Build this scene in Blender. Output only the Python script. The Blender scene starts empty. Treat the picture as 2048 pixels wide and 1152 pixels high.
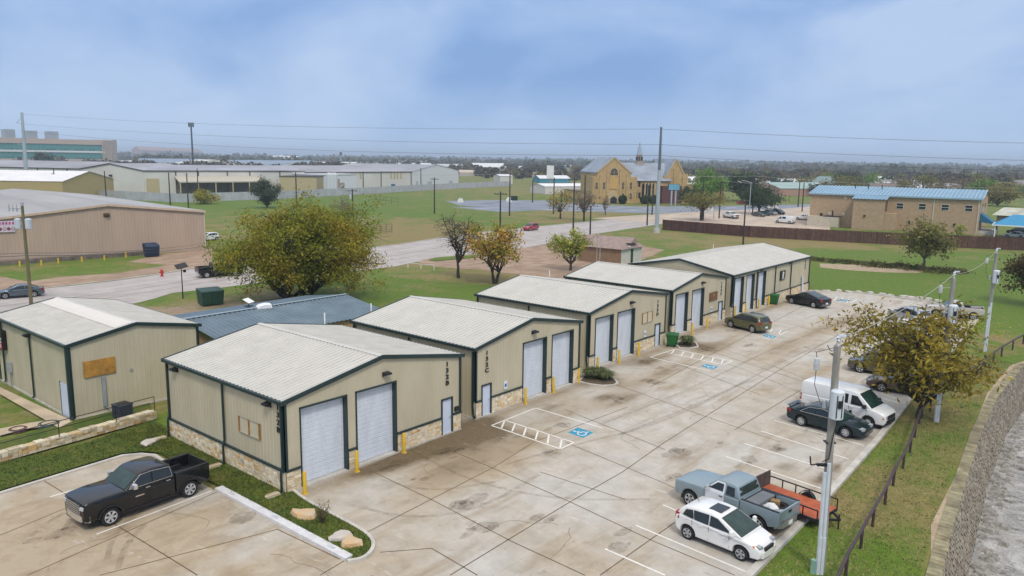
import bpy, bmesh, math, random
import numpy as np
from mathutils import Vector, Matrix
from mathutils.geometry import delaunay_2d_cdt
random.seed(7); RNG = np.random.default_rng(7)
SC = bpy.context.scene
COL = SC.collection
R = math.radians
# ------------------------------------------------------------------ camera
F, PITCH, ROLL, YAW, HC = 1535.498, 0.16617, 0.013633, 0.696974, 16.2684
cp, sp, cyw, syw = math.cos(PITCH), math.sin(PITCH), math.cos(YAW), math.sin(YAW)
FWD = Vector((cyw*cp, syw*cp, -sp))
_r = Vector((syw, -cyw, 0)); _u = _r.cross(FWD)
RT = math.cos(ROLL)*_r + math.sin(ROLL)*_u
UP = -math.sin(ROLL)*_r + math.cos(ROLL)*_u
cam_d = bpy.data.cameras.new('camera'); cam = bpy.data.objects.new('camera', cam_d); COL.objects.link(cam)
cam_d.sensor_width = 36; cam_d.lens = F/2048*36; cam_d.clip_end = 20000; cam_d.clip_start = .3
m3 = Matrix((RT, UP, -FWD)).transposed()
cam.matrix_world = Matrix.Translation((0, 0, HC)) @ m3.to_4x4()
SC.camera = cam
# ------------------------------------------------------------------ world, sun, exposure
SUN_EL, SUN_AZ = 52., -126.      # azimuth from +X, counter-clockwise: behind the camera, to the right
W = bpy.data.worlds.new('World'); SC.world = W; W.use_nodes = True
nt = W.node_tree; N = nt.nodes; L = nt.links; N.clear()
def nn(t, **k):
    n = N.new(t)
    for a, b in k.items(): setattr(n, a, b)
    return n
out = nn('ShaderNodeOutputWorld'); bg = nn('ShaderNodeBackground'); bg.inputs[1].default_value = .1
sky = nn('ShaderNodeTexSky', sky_type='NISHITA', sun_disc=False, sun_elevation=R(SUN_EL), sun_rotation=R(90-SUN_AZ), air_density=1.0, dust_density=2.0)
tc = nn('ShaderNodeTexCoord'); sep = nn('ShaderNodeSeparateXYZ'); L.new(tc.outputs['Generated'], sep.inputs[0])
mp = nn('ShaderNodeMapping'); mp.inputs['Scale'].default_value = (1, 1, 2.1); L.new(tc.outputs['Generated'], mp.inputs[0])
n1 = nn('ShaderNodeTexNoise'); n1.inputs['Scale'].default_value = 3.6; n1.inputs['Detail'].default_value = 7; n1.inputs['Roughness'].default_value = .5; n1.inputs['Distortion'].default_value = .35
L.new(mp.outputs[0], n1.inputs['Vector'])
cr = nn('ShaderNodeValToRGB'); e = cr.color_ramp.elements
e[0].position = .37; e[0].color = (2.1, 3.6, 6.7, 1); e[1].position = .66; e[1].color = (4.5, 5.8, 8.2, 1)
mid = e.new(.5); mid.color = (3.1, 4.6, 7.5, 1)
L.new(n1.outputs['Fac'], cr.inputs[0])
# pale band of thicker air low over the horizon
hz = nn('ShaderNodeMapRange'); hz.inputs[1].default_value = -.01; hz.inputs[2].default_value = .10; hz.inputs[3].default_value = .8; hz.inputs[4].default_value = 0
L.new(sep.outputs[2], hz.inputs[0])
mh = nn('ShaderNodeMix', data_type='RGBA'); mh.inputs[7].default_value = (5.2, 6.9, 9.4, 1)
L.new(hz.outputs[0], mh.inputs[0]); L.new(cr.outputs[0], mh.inputs[6])
# a covered sky is brightest overhead
zb = nn('ShaderNodeMapRange'); zb.inputs[1].default_value = .24; zb.inputs[2].default_value = .75
L.new(sep.outputs[2], zb.inputs[0])
mz = nn('ShaderNodeMix', data_type='RGBA'); mz.inputs[7].default_value = (10.8, 10.9, 11.1, 1)
L.new(zb.outputs[0], mz.inputs[0]); L.new(mh.outputs[2], mz.inputs[6])
ms = nn('ShaderNodeMix', data_type='RGBA'); ms.inputs[0].default_value = .88
L.new(sky.outputs[0], ms.inputs[6]); L.new(mz.outputs[2], ms.inputs[7])
L.new(ms.outputs[2], bg.inputs[0]); L.new(bg.outputs[0], out.inputs[0])
sd = bpy.data.lights.new('sun', 'SUN'); sd.energy = 1.5; sd.angle = R(10); sd.color = (1, .94, .84)
so = bpy.data.objects.new('sun', sd); COL.objects.link(so)
sdir = Vector((math.cos(R(SUN_EL))*math.cos(R(SUN_AZ)), math.cos(R(SUN_EL))*math.sin(R(SUN_AZ)), math.sin(R(SUN_EL))))
so.rotation_euler = sdir.to_track_quat('Z', 'Y').to_euler(); so.location = (0, -40, 80)
VS = SC.view_settings; SC.display_settings.display_device = 'sRGB'
VS.view_transform = 'Standard'; VS.look = 'None'; VS.gamma = 1; VS.exposure = 0.17
try: VS.use_curve_mapping = False
except Exception: pass
SC.render.film_transparent = False
cy = SC.cycles; cy.max_bounces = 6; cy.diffuse_bounces = 3; cy.glossy_bounces = 3; cy.transmission_bounces = 3; cy.transparent_max_bounces = 8; cy.volume_bounces = 0
try: cy.use_denoising = True
except Exception: pass
# ------------------------------------------------------------------ helpers
def ray(px, py): return RT*(px-1024) + UP*(576-py) + FWD*F
def G(px, py, z=0.):
    d = ray(px, py); t = (z-HC)/d.z; return Vector((d.x*t, d.y*t, z))
def G2(px, py, z=0.): g = G(px, py, z); return (g.x, g.y)
def height(p, py):
    """height above the ground of the point over p that is seen at picture row py"""
    lo, hi = 0., 90.
    for _ in range(40):
        m = (lo+hi)/2; d = Vector((p[0], p[1], m-HC)); y = 576 - F*d.dot(UP)/d.dot(FWD)
        if y > py: lo = m
        else: hi = m
    return lo
def depth(p): return Vector((p[0], p[1], -HC)).dot(FWD)
def tag(o, label=None, cat=None, group=None, kind=None):
    if label: o['label'] = label
    if cat: o['category'] = cat
    if group: o['group'] = group
    if kind: o['kind'] = kind
    return o
def thing(name, label, cat, loc=(0, 0, 0), rz=0., group=None):
    o = bpy.data.objects.new(name, None); COL.objects.link(o); o.empty_display_size = .3
    o.location = loc; o.rotation_euler = (0, 0, rz)
    return tag(o, label, cat, group)
def kids(o): return list(o.children)
def dup(o, parent=None):
    c = o.copy(); COL.objects.link(c)
    if parent: c.parent = parent
    for ch in kids(o): dup(ch, c)
    return c
class MB:
    def __init__(s): s.v = []; s.f = []; s.m = []; s.c = []
    def add(s, vs, fs, m=0, c=None):
        b = len(s.v); s.v += [tuple(x) for x in vs]
        for f in fs: s.f.append([i+b for i in f]); s.m.append(m); s.c.append(c or (1, 1, 1, 1))
    def poly(s, pts, m=0, c=None): s.add(pts, [list(range(len(pts)))], m, c)
    def hexa(s, p, m=0, c=None):   # 8 points: bottom ring 0-3 ccw, top ring 4-7
        s.add(p, [(3, 2, 1, 0), (4, 5, 6, 7), (0, 1, 5, 4), (1, 2, 6, 5), (2, 3, 7, 6), (3, 0, 4, 7)], m, c)
    def box(s, x0, y0, z0, x1, y1, z1, m=0, c=None):
        s.hexa([(x0, y0, z0), (x1, y0, z0), (x1, y1, z0), (x0, y1, z0), (x0, y0, z1), (x1, y0, z1), (x1, y1, z1), (x0, y1, z1)], m, c)
    def bar(s, a, b, w, h, m=0, up=(0, 0, 1)):   # box beam from a to b, width w, height h
        a = Vector(a); b = Vector(b); d = (b-a).normalized(); r = d.cross(Vector(up))
        if r.length < 1e-4: r = d.cross(Vector((1, 0, 0)))
        r.normalize(); u = r.cross(d); r *= w/2; u *= h/2
        s.hexa([a-r-u, a+r-u, b+r-u, b-r-u, a-r+u, a+r+u, b+r+u, b-r+u], m)
    def tube(s, a, b, r0, r1=None, n=8, m=0, caps=True):
        r1 = r0 if r1 is None else r1
        a = Vector(a); b = Vector(b); d = (b-a).normalized()
        p = d.cross(Vector((0, 0, 1)))
        if p.length < 1e-3: p = Vector((1, 0, 0))
        p.normalize(); q = d.cross(p)
        vs = []
        for c, r in ((a, r0), (b, r1)):
            for i in range(n): t = 2*math.pi*i/n; vs.append(c+p*(r*math.cos(t))+q*(r*math.sin(t)))
        fs = [(i, (i+1) % n, n+(i+1) % n, n+i) for i in range(n)]
        if caps: fs += [list(range(n-1, -1, -1)), list(range(n, 2*n))]
        s.add(vs, fs, m)
    def path(s, pts, r, n=6, m=0):
        for a, b in zip(pts[:-1], pts[1:]): s.tube(a, b, r, r, n, m)
    def lathe(s, prof, c=(0, 0, 0), ax='z', n=16, m=0):
        vs = []; k = len(prof)
        for i in range(n):
            t = 2*math.pi*i/n
            for r, h in prof:
                x, y = r*math.cos(t), r*math.sin(t)
                vs.append((c[0]+x, c[1]+y, c[2]+h) if ax == 'z' else (c[0]+x, c[1]+h, c[2]-y))
        fs = [(i*k+j, ((i+1) % n)*k+j, ((i+1) % n)*k+j+1, i*k+j+1) for i in range(n) for j in range(k-1)]
        s.add(vs, fs, m)
    def prism(s, poly, z0, z1, m=0, mt=None):
        n = len(poly); a = sum(poly[i][0]*poly[(i+1) % n][1]-poly[(i+1) % n][0]*poly[i][1] for i in range(n))
        if a < 0: poly = poly[::-1]
        vs = [(x, y, z0) for x, y in poly]+[(x, y, z1) for x, y in poly]
        s.add(vs, [(i, (i+1) % n, n+(i+1) % n, n+i) for i in range(n)]+[list(range(n-1, -1, -1))], m)
        s.add([(x, y, z1) for x, y in poly], [list(range(n))], m if mt is None else mt)
    def extrude(s, pts, d, m=0):  # planar outline swept along vector d
        n = len(pts); d = Vector(d); pts = [Vector(p) for p in pts]
        s.add(pts+[p+d for p in pts], [(i, (i+1) % n, n+(i+1) % n, n+i) for i in range(n)]+[list(range(n-1, -1, -1)), list(range(n, 2*n))], m)
    def build(s, name, mats, parent=None, smooth=0, col=False, loc=None, rz=0):
        me = bpy.data.meshes.new(name); me.from_pydata(s.v, [], s.f)
        for mt in (mats if isinstance(mats, (list, tuple)) else [mats]): me.materials.append(mt)
        me.polygons.foreach_set('material_index', s.m)
        if col:
            at = me.color_attributes.new('Col', 'FLOAT_COLOR', 'CORNER')
            buf = []
            for f, c in zip(s.f, s.c): buf += list(c)*len(f)
            at.data.foreach_set('color', buf)
        bm = bmesh.new(); bm.from_mesh(me); bmesh.ops.recalc_face_normals(bm, faces=bm.faces); bm.to_mesh(me); bm.free()
        if smooth:
            me.polygons.foreach_set('use_smooth', [True]*len(me.polygons)); me.set_sharp_from_angle(angle=R(smooth))
        me.update()
        o = bpy.data.objects.new(name, me); COL.objects.link(o)
        if parent: o.parent = parent
        if loc is not None: o.location = loc
        if rz: o.rotation_euler = (0, 0, rz)
        return o
def sheet(name, poly, z, mat, kind='structure', label=None, cat=None):
    b = MB(); n = len(poly); a = sum(poly[i][0]*poly[(i+1) % n][1]-poly[(i+1) % n][0]*poly[i][1] for i in range(n))
    if a < 0: poly = poly[::-1]
    b.poly([(x, y, z) for x, y in poly]); return tag(b.build(name, mat), label, cat, None, kind)
def text(body, name, mat, parent, loc, rot, size, off=.012, ext=.01, ls=1.0, al='CENTER', shear=0):
    c = bpy.data.curves.new(name, 'FONT'); c.body = body; c.size = size; c.align_x = al; c.align_y = 'CENTER'
    c.offset = off; c.extrude = ext; c.space_line = ls; c.shear = shear; c.materials.append(mat); c.resolution_u = 3
    q = bpy.data.objects.new(name, c); COL.objects.link(q); bpy.context.view_layer.update()
    me = bpy.data.meshes.new_from_object(q.evaluated_get(bpy.context.evaluated_depsgraph_get())); me.name = name
    bpy.data.objects.remove(q); bpy.data.curves.remove(c)
    o = bpy.data.objects.new(name, me); COL.objects.link(o); o.parent = parent; o.location = loc; o.rotation_euler = rot
    return o
# ------------------------------------------------------------------ materials
MATS = {}
def M(name, c, r=.8, var=.12, sc=2., bump=0., bsc=30., metal=0., coat=0., c2=None, attr=False, stretch=None, emit=0, spec=None):
    if name in MATS: return MATS[name]
    m = bpy.data.materials.new(name); m.use_nodes = True; t = m.node_tree; b = t.nodes['Principled BSDF']; MATS[name] = m
    b.inputs['Roughness'].default_value = r; b.inputs['Metallic'].default_value = metal; b.inputs['Coat Weight'].default_value = coat; b.inputs['Coat Roughness'].default_value = .06
    if spec is not None: b.inputs['Specular IOR Level'].default_value = spec
    tc = t.nodes.new('ShaderNodeTexCoord'); vec = tc.outputs['Object']
    if stretch:
        mpn = t.nodes.new('ShaderNodeMapping'); mpn.inputs['Scale'].default_value = stretch; t.links.new(vec, mpn.inputs[0]); vec = mpn.outputs[0]
    n = t.nodes.new('ShaderNodeTexNoise'); n.inputs['Scale'].default_value = sc; n.inputs['Detail'].default_value = 6; n.inputs['Roughness'].default_value = .62
    t.links.new(vec, n.inputs['Vector'])
    rp = t.nodes.new('ShaderNodeMapRange'); rp.inputs[1].default_value = .3; rp.inputs[2].default_value = .7; t.links.new(n.outputs['Fac'], rp.inputs[0])
    mx = t.nodes.new('ShaderNodeMix'); mx.data_type = 'RGBA'; t.links.new(rp.outputs[0], mx.inputs[0])
    lo = [x*(1-var) for x in c]; hi = [min(1, x*(1+var)) for x in c] if c2 is None else c2
    mx.inputs[6].default_value = (*lo, 1); mx.inputs[7].default_value = (*hi, 1); o = mx.outputs[2]
    if attr:
        a = t.nodes.new('ShaderNodeVertexColor'); a.layer_name = 'Col'
        mm = t.nodes.new('ShaderNodeMix'); mm.data_type = 'RGBA'; mm.blend_type = 'MULTIPLY'; mm.inputs[0].default_value = 1
        t.links.new(o, mm.inputs[6]); t.links.new(a.outputs[0], mm.inputs[7]); o = mm.outputs[2]
    t.links.new(o, b.inputs['Base Color'])
    if bump:
        n2 = t.nodes.new('ShaderNodeTexNoise'); n2.inputs['Scale'].default_value = bsc; n2.inputs['Detail'].default_value = 3; t.links.new(vec, n2.inputs['Vector'])
        bp = t.nodes.new('ShaderNodeBump'); bp.inputs['Strength'].default_value = bump; bp.inputs['Distance'].default_value = .02
        t.links.new(n2.outputs['Fac'], bp.inputs['Height']); t.links.new(bp.outputs[0], b.inputs['Normal'])
    if emit: b.inputs['Emission Color'].default_value = (*c, 1); b.inputs['Emission Strength'].default_value = emit
    return m
siding = M('tan_siding', (.50, .44, .305), .55, .06, .8, c2=(.55, .49, .355), stretch=(1, 1, .35))
roofmt = M('pale_metal_roof', (.525, .505, .455), .5, .07, .4, c2=(.60, .58, .53), stretch=(.35, 1, 1))
skyl = M('roof_skylight_panel', (.72, .66, .58), .4, .05)
trim = M('dark_green_trim', (.014, .035, .036), .4, .15)
doorm = M('white_sectional_door', (.58, .62, .68), .5, .06, 1.1, c2=(.67, .71, .775), stretch=(2.2, 1, .5))
doorp = M('white_steel_door', (.60, .66, .78), .45, .04)
stone = M('limestone_blocks', (.80, .715, .57), .85, .24, 5., .7, 14, attr=True)
mortar = M('stone_mortar', (.50, .44, .35), .95, .15, 4)
dark = M('dark_plastic', (.015, .015, .017), .5, .2)
black = M('black_paint', (.008, .008, .009), .4, .1)
yellow = M('yellow_bollard_paint', (.78, .50, .02), .5, .18, 3, c2=(.72, .47, .05))
concrete = M('pale_concrete', (.50, .47, .42), .9, .22, 1.3, .3, 25)
curbw = M('painted_white_curb', (.62, .61, .62), .8, .12, 2)
linep = M('white_line_paint', (.74, .71, .66), .8, .1, 6)
bluep = M('blue_road_paint', (.03, .27, .43), .8, .2, 5)
whitep = M('white_paint', (.78, .78, .77), .5, .05)
glass = M('dark_glass', (.018, .024, .027), .06, .2, spec=.6)
shieldg = M('windscreen_glass', (.019, .047, .039), .05, .5, 1.1, spec=.5)
rubber = M('tyre_rubber', (.013, .013, .013), .85, .3, 8)
chrome = M('chrome', (.75, .75, .76), .22, .03, metal=.9)
alloy = M('alloy_wheel', (.56, .56, .57), .35, .08, metal=.25)
steel = M('galvanised_steel', (.42, .45, .48), .5, .15, 4, metal=.35)
lampred = M('tail_lamp_red', (.35, .012, .015), .2, .2)
lampw = M('head_lamp_clear', (.36, .38, .40), .12, .6, 14)
amber = M('amber_lamp', (.75, .22, .03), .25, .1)
wood_pole = M('weathered_pole_wood', (.30, .28, .25), .9, .3, 2, .5, 20, stretch=(4, 4, .5))
dark_pole = M('creosote_pole_wood', (.045, .036, .03), .9, .3, 2)
bark = M('tree_bark', (.062, .05, .04), .95, .35, 4, .6, 12)
# ------------------------------------------------------------------ ground materials
def nodemat(name, r=.9):
    m = bpy.data.materials.new(name); m.use_nodes = True; t = m.node_tree; b = t.nodes['Principled BSDF']; b.inputs['Roughness'].default_value = r
    class H: pass
    h = H(); h.m, h.t, h.b = m, t, b
    tc = t.nodes.new('ShaderNodeTexCoord'); h.obj = tc.outputs['Object']
    def noise(sc, det=6, rough=.6, vec=None, stretch=None, dist=0.):
        n = t.nodes.new('ShaderNodeTexNoise'); n.inputs['Scale'].default_value = sc; n.inputs['Detail'].default_value = det; n.inputs['Roughness'].default_value = rough; n.inputs['Distortion'].default_value = dist
        v = vec or h.obj
        if stretch:
            mpn = t.nodes.new('ShaderNodeMapping'); mpn.inputs['Scale'].default_value = stretch[:3]
            if len(stretch) > 3: mpn.inputs['Rotation'].default_value = (0, 0, stretch[3])
            t.links.new(v, mpn.inputs[0]); v = mpn.outputs[0]
        t.links.new(v, n.inputs['Vector']); return n.outputs['Fac']
    def rng(x, a, b_, c=0., d=1.):
        q = t.nodes.new('ShaderNodeMapRange'); q.inputs[1].default_value = a; q.inputs[2].default_value = b_; q.inputs[3].default_value = c; q.inputs[4].default_value = d
        t.links.new(x, q.inputs[0]); return q.outputs[0]
    def math_(op, a, b_):
        q = t.nodes.new('ShaderNodeMath'); q.operation = op; q.use_clamp = op != 'MULTIPLY'
        for i, x in enumerate((a, b_)):
            if isinstance(x, (int, float)): q.inputs[i].default_value = x
            else: t.links.new(x, q.inputs[i])
        return q.outputs[0]
    def mix(f, a, b_, mode='MIX'):
        q = t.nodes.new('ShaderNodeMix'); q.data_type = 'RGBA'; q.blend_type = mode
        for i, x in ((0, f), (6, a), (7, b_)):
            if isinstance(x, (int, float)): q.inputs[i].default_value = x
            elif isinstance(x, tuple): q.inputs[i].default_value = (*x, 1)
            else: t.links.new(x, q.inputs[i])
        return q.outputs[2]
    def attr():
        a = t.nodes.new('ShaderNodeVertexColor'); a.layer_name = 'Col'; s = t.nodes.new('ShaderNodeSeparateColor'); t.links.new(a.outputs[0], s.inputs[0]); return s.outputs
    def bump(x, st, dist=.05):
        q = t.nodes.new('ShaderNodeBump'); q.inputs['Strength'].default_value = st; q.inputs['Distance'].default_value = dist
        t.links.new(x, q.inputs['Height']); t.links.new(q.outputs[0], b.inputs['Normal'])
    h.noise, h.rng, h.math, h.mix, h.attr, h.bump = noise, rng, math_, mix, attr, bump
    h.out = lambda c: t.links.new(c, b.inputs['Base Color'])
    return h
# grass: Col.r = how dry, Col.g = bare earth
h = nodemat('grass_ground', .95); a = h.attr()
patch = h.noise(.15, 9, .68, dist=.5); fine = h.noise(1.7, 8, .74); tiny = h.noise(11, 3, .6)
gr = h.mix(h.rng(fine, .3, .7), (.058, .125, .001), (.14, .24, .002))
gr = h.mix(h.rng(h.noise(.5, 5), .42, .62, 0, .55), gr, (.13, .165, .022))
dr = h.mix(h.rng(fine, .3, .7), (.19, .145, .045), (.33, .255, .095))
fd = h.rng(h.math('ADD', h.math('MULTIPLY', a[0], 1.08), h.rng(patch, .32, .68, -.46, .40)), .22, .70)
fd2 = h.math('ADD', fd, h.rng(fine, .3, .7, -.18, .18))
c = h.mix(fd2, gr, dr)
ea = h.mix(h.rng(fine, .3, .7), (.26, .17, .105), (.43, .33, .235))
fm = h.rng(h.math('ADD', a[1], h.rng(h.noise(.35, 7), .3, .7, -.3, .3)), .35, .75)
c = h.mix(fm, c, ea)
c = h.mix(h.rng(tiny, .35, .65, 0, .35), c, (.03, .035, .01))
h.out(c); h.bump(tiny, .8, .06); GRASS = h.m
# parking concrete: Col.r = tan stain, Col.g = dark wet stain
h = nodemat('lot_concrete', .82); a = h.attr()
big = h.noise(.19, 9, .62, dist=.5); med = h.noise(.8, 8, .66, dist=.25); fine = h.noise(5, 5, .65); sweep = h.noise(.5, 6, .6, stretch=(.28, 1.5, 1, .2))
base = h.mix(h.rng(med, .3, .7), (.405, .385, .35), (.565, .54, .50))
base = h.mix(h.rng(fine, .3, .7, 0, .35), base, (.42, .36, .28))
ft = h.rng(h.math('ADD', h.math('MULTIPLY', a[0], .75), h.rng(big, .25, .75, -.35, .45)), .05, .75)
tan = h.mix(h.rng(med, .35, .65), (.29, .195, .09), (.43, .325, .195))
c = h.mix(h.math('MULTIPLY', ft, .72), base, tan)
c = h.mix(h.rng(sweep, .54, .70, 0, .55), c, (.25, .17, .085))
fk = h.rng(h.math('ADD', h.math('MULTIPLY', a[1], 1.0), h.rng(med, .3, .7, -.30, .22)), .14, .70)
c = h.mix(h.math('MULTIPLY', fk, .92), c, h.mix(h.rng(fine, .3, .7), (.085, .06, .03), (.17, .115, .055)))
c = h.mix(h.rng(h.noise(1.1, 8, .7, dist=.6), .62, .70, 0, .55), c, (.19, .13, .065)); c = h.mix(h.rng(h.noise(.9, 9, .72, stretch=(1.6, .5, 1, .5)), .60, .70, 0, .6), c, (.62, .58, .53))
h.out(c); h.bump(fine, .15, .02); LOT = h.m
h = nodemat('street_concrete', .88)
c = h.mix(h.rng(h.noise(.35, 7), .3, .7), (.345, .305, .285), (.48, .435, .415)); c = h.mix(h.rng(h.noise(.6, 6, .6, stretch=(.12, 1.3, 1)), .5, .7, 0, .45), c, (.32, .26, .22)); h.out(c); ROAD = h.m
h = nodemat('old_brown_paving', .9)
c = h.mix(h.rng(h.noise(.4, 8), .3, .7), (.24, .155, .10), (.42, .30, .21)); c = h.mix(h.rng(h.noise(.5, 6, .6, stretch=(.15, 1.2, 1)), .5, .72, 0, .6), c, (.17, .12, .085)); h.out(c); BROWN = h.m
h = nodemat('asphalt_blue_grey', .85)
c = h.mix(h.rng(h.noise(.12, 7), .3, .7), (.13, .15, .19), (.26, .28, .33)); c = h.mix(h.rng(h.noise(.25, 5, .6, stretch=(.2, 1, 1)), .5, .7, 0, .6), c, (.38, .40, .44)); h.out(c); ASPH = h.m
h = nodemat('creek_rock_bed', .85); h.b.inputs['Specular IOR Level'].default_value = .2
c = h.mix(h.rng(h.noise(.6, 9, .7, dist=.8), .35, .65), (.26, .255, .25), (.66, .64, .61)); c = h.mix(h.rng(h.noise(.22, 6), .55, .62), c, (.42, .40, .36)); c = h.mix(h.rng(h.noise(1.5, 9, .78, stretch=(1, .45, 1, .7)), .53, .60, 0, .85), c, (.07, .065, .055)); c = h.mix(h.rng(h.noise(9, 5, .7), .35, .6, .55, 0), c, (.13, .125, .115))
h.out(c); h.bump(h.noise(2, 7, .7), .6, .2); CREEK = h.m
jointm = M('dark_joint_filler', (.135, .09, .05), .9, .35, 1.5)
# ------------------------------------------------------------------ terrain sheet with the creek channel cut out of it
CN = [(-120, -8), (-40, -1.5), (0, 1.8), (20, 3.8), (33, 5.0), (37.7, 5.5), (44.5, 6.1), (52.9, 6.8), (63.5, 7.3), (73.8, 7.1), (84, 4.5), (95, -2), (105, -12), (115, -30), (120, -60)]
CS = [(-120, -24), (-40, -17), (0, -13), (33, -10), (63, -8.5), (75, -10), (85, -16), (95, -28), (104, -60)]
def inpoly(x, y, P):
    r = False; j = len(P)-1
    for i in range(len(P)):
        if (P[i][1] > y) != (P[j][1] > y) and x < (P[j][0]-P[i][0])*(y-P[i][1])/(P[j][1]-P[i][1])+P[i][0]: r = not r
        j = i
    return r
def cdt_mesh(name, outline, pts, mat, colfn, zfn, hole=None):
    vs = [Vector(p) for p in outline]; n = len(vs)
    faces_in = [list(range(n))]
    edges = [(i, (i+1) % n) for i in range(n)]
    if hole:
        k = len(vs); vs += [Vector(p) for p in hole]; edges += [(k+i, k+(i+1) % len(hole)) for i in range(len(hole))]
    vs += [Vector(p) for p in pts]
    ov, oe, of, *_ = delaunay_2d_cdt(vs, edges, [], 0, 1e-5)
    P = outline; fs = []
    for f in of:
        cx = sum(ov[i].x for i in f)/len(f); cyy = sum(ov[i].y for i in f)/len(f)
        if hole and inpoly(cx, cyy, hole): continue
        if not inpoly(cx, cyy, P): continue
        fs.append(list(f))
    me = bpy.data.meshes.new(name); me.from_pydata([(v.x, v.y, zfn(v.x, v.y)) for v in ov], [], fs); me.materials.append(mat)
    at = me.color_attributes.new('Col', 'FLOAT_COLOR', 'POINT')
    buf = np.ones((len(ov), 4), 'f'); buf[:, :3] = colfn(np.array([(v.x, v.y) for v in ov])); at.data.foreach_set('color', buf.ravel())
    bm = bmesh.new(); bm.from_mesh(me); bmesh.ops.recalc_face_normals(bm, faces=bm.faces)
    if sum(f.normal.z for f in bm.faces) < 0: bmesh.ops.reverse_faces(bm, faces=bm.faces)
    bm.to_mesh(me); bm.free()
    o = bpy.data.objects.new(name, me); COL.objects.link(o); return tag(o, kind='structure')
ctl = [(1750, 1000, .45, 0), (1800, 1100, .5, 0), (1700, 1100, .2, 0), (1850, 950, .5, .05), (1850, 880, .25, 0), (1780, 900, .5, .2), (1900, 800, .3, 0), (1960, 760, .45, .2), (2020, 720, .3, 0), (1720, 1000, .75, .1), (1640, 1130, .05, 0), (1915, 900, .6, .25), (1870, 1120, .35, .1), (1780, 1140, .05, 0), (1820, 1000, .55, 0), (1760, 960, .4, 0), (1700, 920, .55, .3), (1750, 880, .6, .35), (1690, 1040, .3, 0),
 (1700, 560, 0, 0), (1800, 580, 0, 0), (1950, 600, .02, 0), (2030, 620, .08, 0), (1650, 550, 0, 0), (1900, 535, .12, 0), (1700, 515, .1, 0), (1680, 492, .9, .25), (1500, 478, .85, .1), (1600, 484, .8, .2), (1850, 495, .6, .1), (1980, 512, .2, 0), (1420, 470, .5, 0), (1300, 485, .35, 0), (1250, 472, .5, 0), (1380, 482, .65, 0), (1500, 492, .8, 0), (1640, 507, .1, 0), (1400, 458, .2, 0), (1360, 500, .3, 0), (1750, 505, .15, 0), (1600, 470, .1, 0), (1750, 478, .1, 0), (1550, 466, .3, 0), (2040, 545, .1, 0), (1650, 530, .3, 0),
 (840, 560, .4, 0), (860, 590, .2, 0), (780, 590, .1, 0), (890, 545, .65, .1), (930, 580, .15, 0), (1000, 590, .3, 0), (740, 570, .1, 0), (960, 560, .6, 0), (1080, 545, .6, .1),
 (850, 470, .9, 0), (760, 460, .85, .1), (820, 440, .6, .2), (880, 455, .85, .1), (960, 458, .4, 0), (700, 440, .4, 0), (780, 420, .05, 0), (850, 415, .1, 0), (700, 400, .1, 0), (950, 400, .45, 0), (980, 385, .45, 0), (1010, 375, .5, 0), (880, 390, .35, 0), (600, 400, .1, 0), (480, 410, 0, 0), (440, 425, .1, 0), (430, 442, .5, .3), (1080, 440, .6, 0), (1150, 430, .75, 0), (1230, 440, .35, 0), (1060, 400, .3, 0), (1050, 385, .6, 0), (930, 437, .05, 0), (1030, 453, .05, 0), (930, 425, .3, 0), (1040, 430, .5, 0), (760, 400, .2, 0), (820, 400, .25, 0), (800, 430, .05, 0), (1120, 418, .6, 0),
 (100, 545, .3, .1), (200, 540, .3, .1), (300, 520, .35, 0), (30, 555, .3, .2), (350, 597, .15, 0), (400, 588, .1, 0), (330, 622, .6, .8), (480, 605, .6, .7), (560, 600, .5, .55), (650, 600, .3, .2), (-80, 560, .3, .2)]
CT = np.array([[*G2(p[0], p[1]), p[2], p[3]] for p in ctl])
def dryness(P):
    d = np.hypot(P[:, None, 0]-CT[None, :, 0], P[:, None, 1]-CT[None, :, 1])/(2+.02*np.hypot(P[:, 0], P[:, 1]))[:, None]
    w = 1/(d**3+.2); s = w.sum(1)
    c = np.zeros((len(P), 3)); c[:, 0] = (w*CT[None, :, 2]).sum(1)/s; c[:, 1] = (w*CT[None, :, 3]).sum(1)/s
    far = np.clip((np.hypot(P[:, 0], P[:, 1])-420)/200, 0, 1); c[:, 0] = c[:, 0]*(1-far)+.45*far
    return c
pts = []
for i in range(-12, 60):
    for j in range(-8, 42):
        pts.append((i*4.+random.uniform(-1, 1), j*4.+random.uniform(-1, 1)))
rr = 175.
while rr < 7000:
    n = 90
    for k in range(n):
        t = 2*math.pi*(k+random.random()*.5)/n; x, y = 90+rr*math.cos(t), 70+rr*math.sin(t)
        if not (-52 < x < 242 and -36 < y < 170): pts.append((x, y))
    rr *= 1.09
CH = CN+CS[::-1]
pts = [p for p in pts if min((p[0]-q[0])**2+(p[1]-q[1])**2 for q in CH) > 1.5]
terrain = cdt_mesh('ground', [(-7000, -7000), (7500, -7000), (7500, 7500), (-7000, 7500)], pts, GRASS, dryness, lambda x, y: 0., CH)
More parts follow.
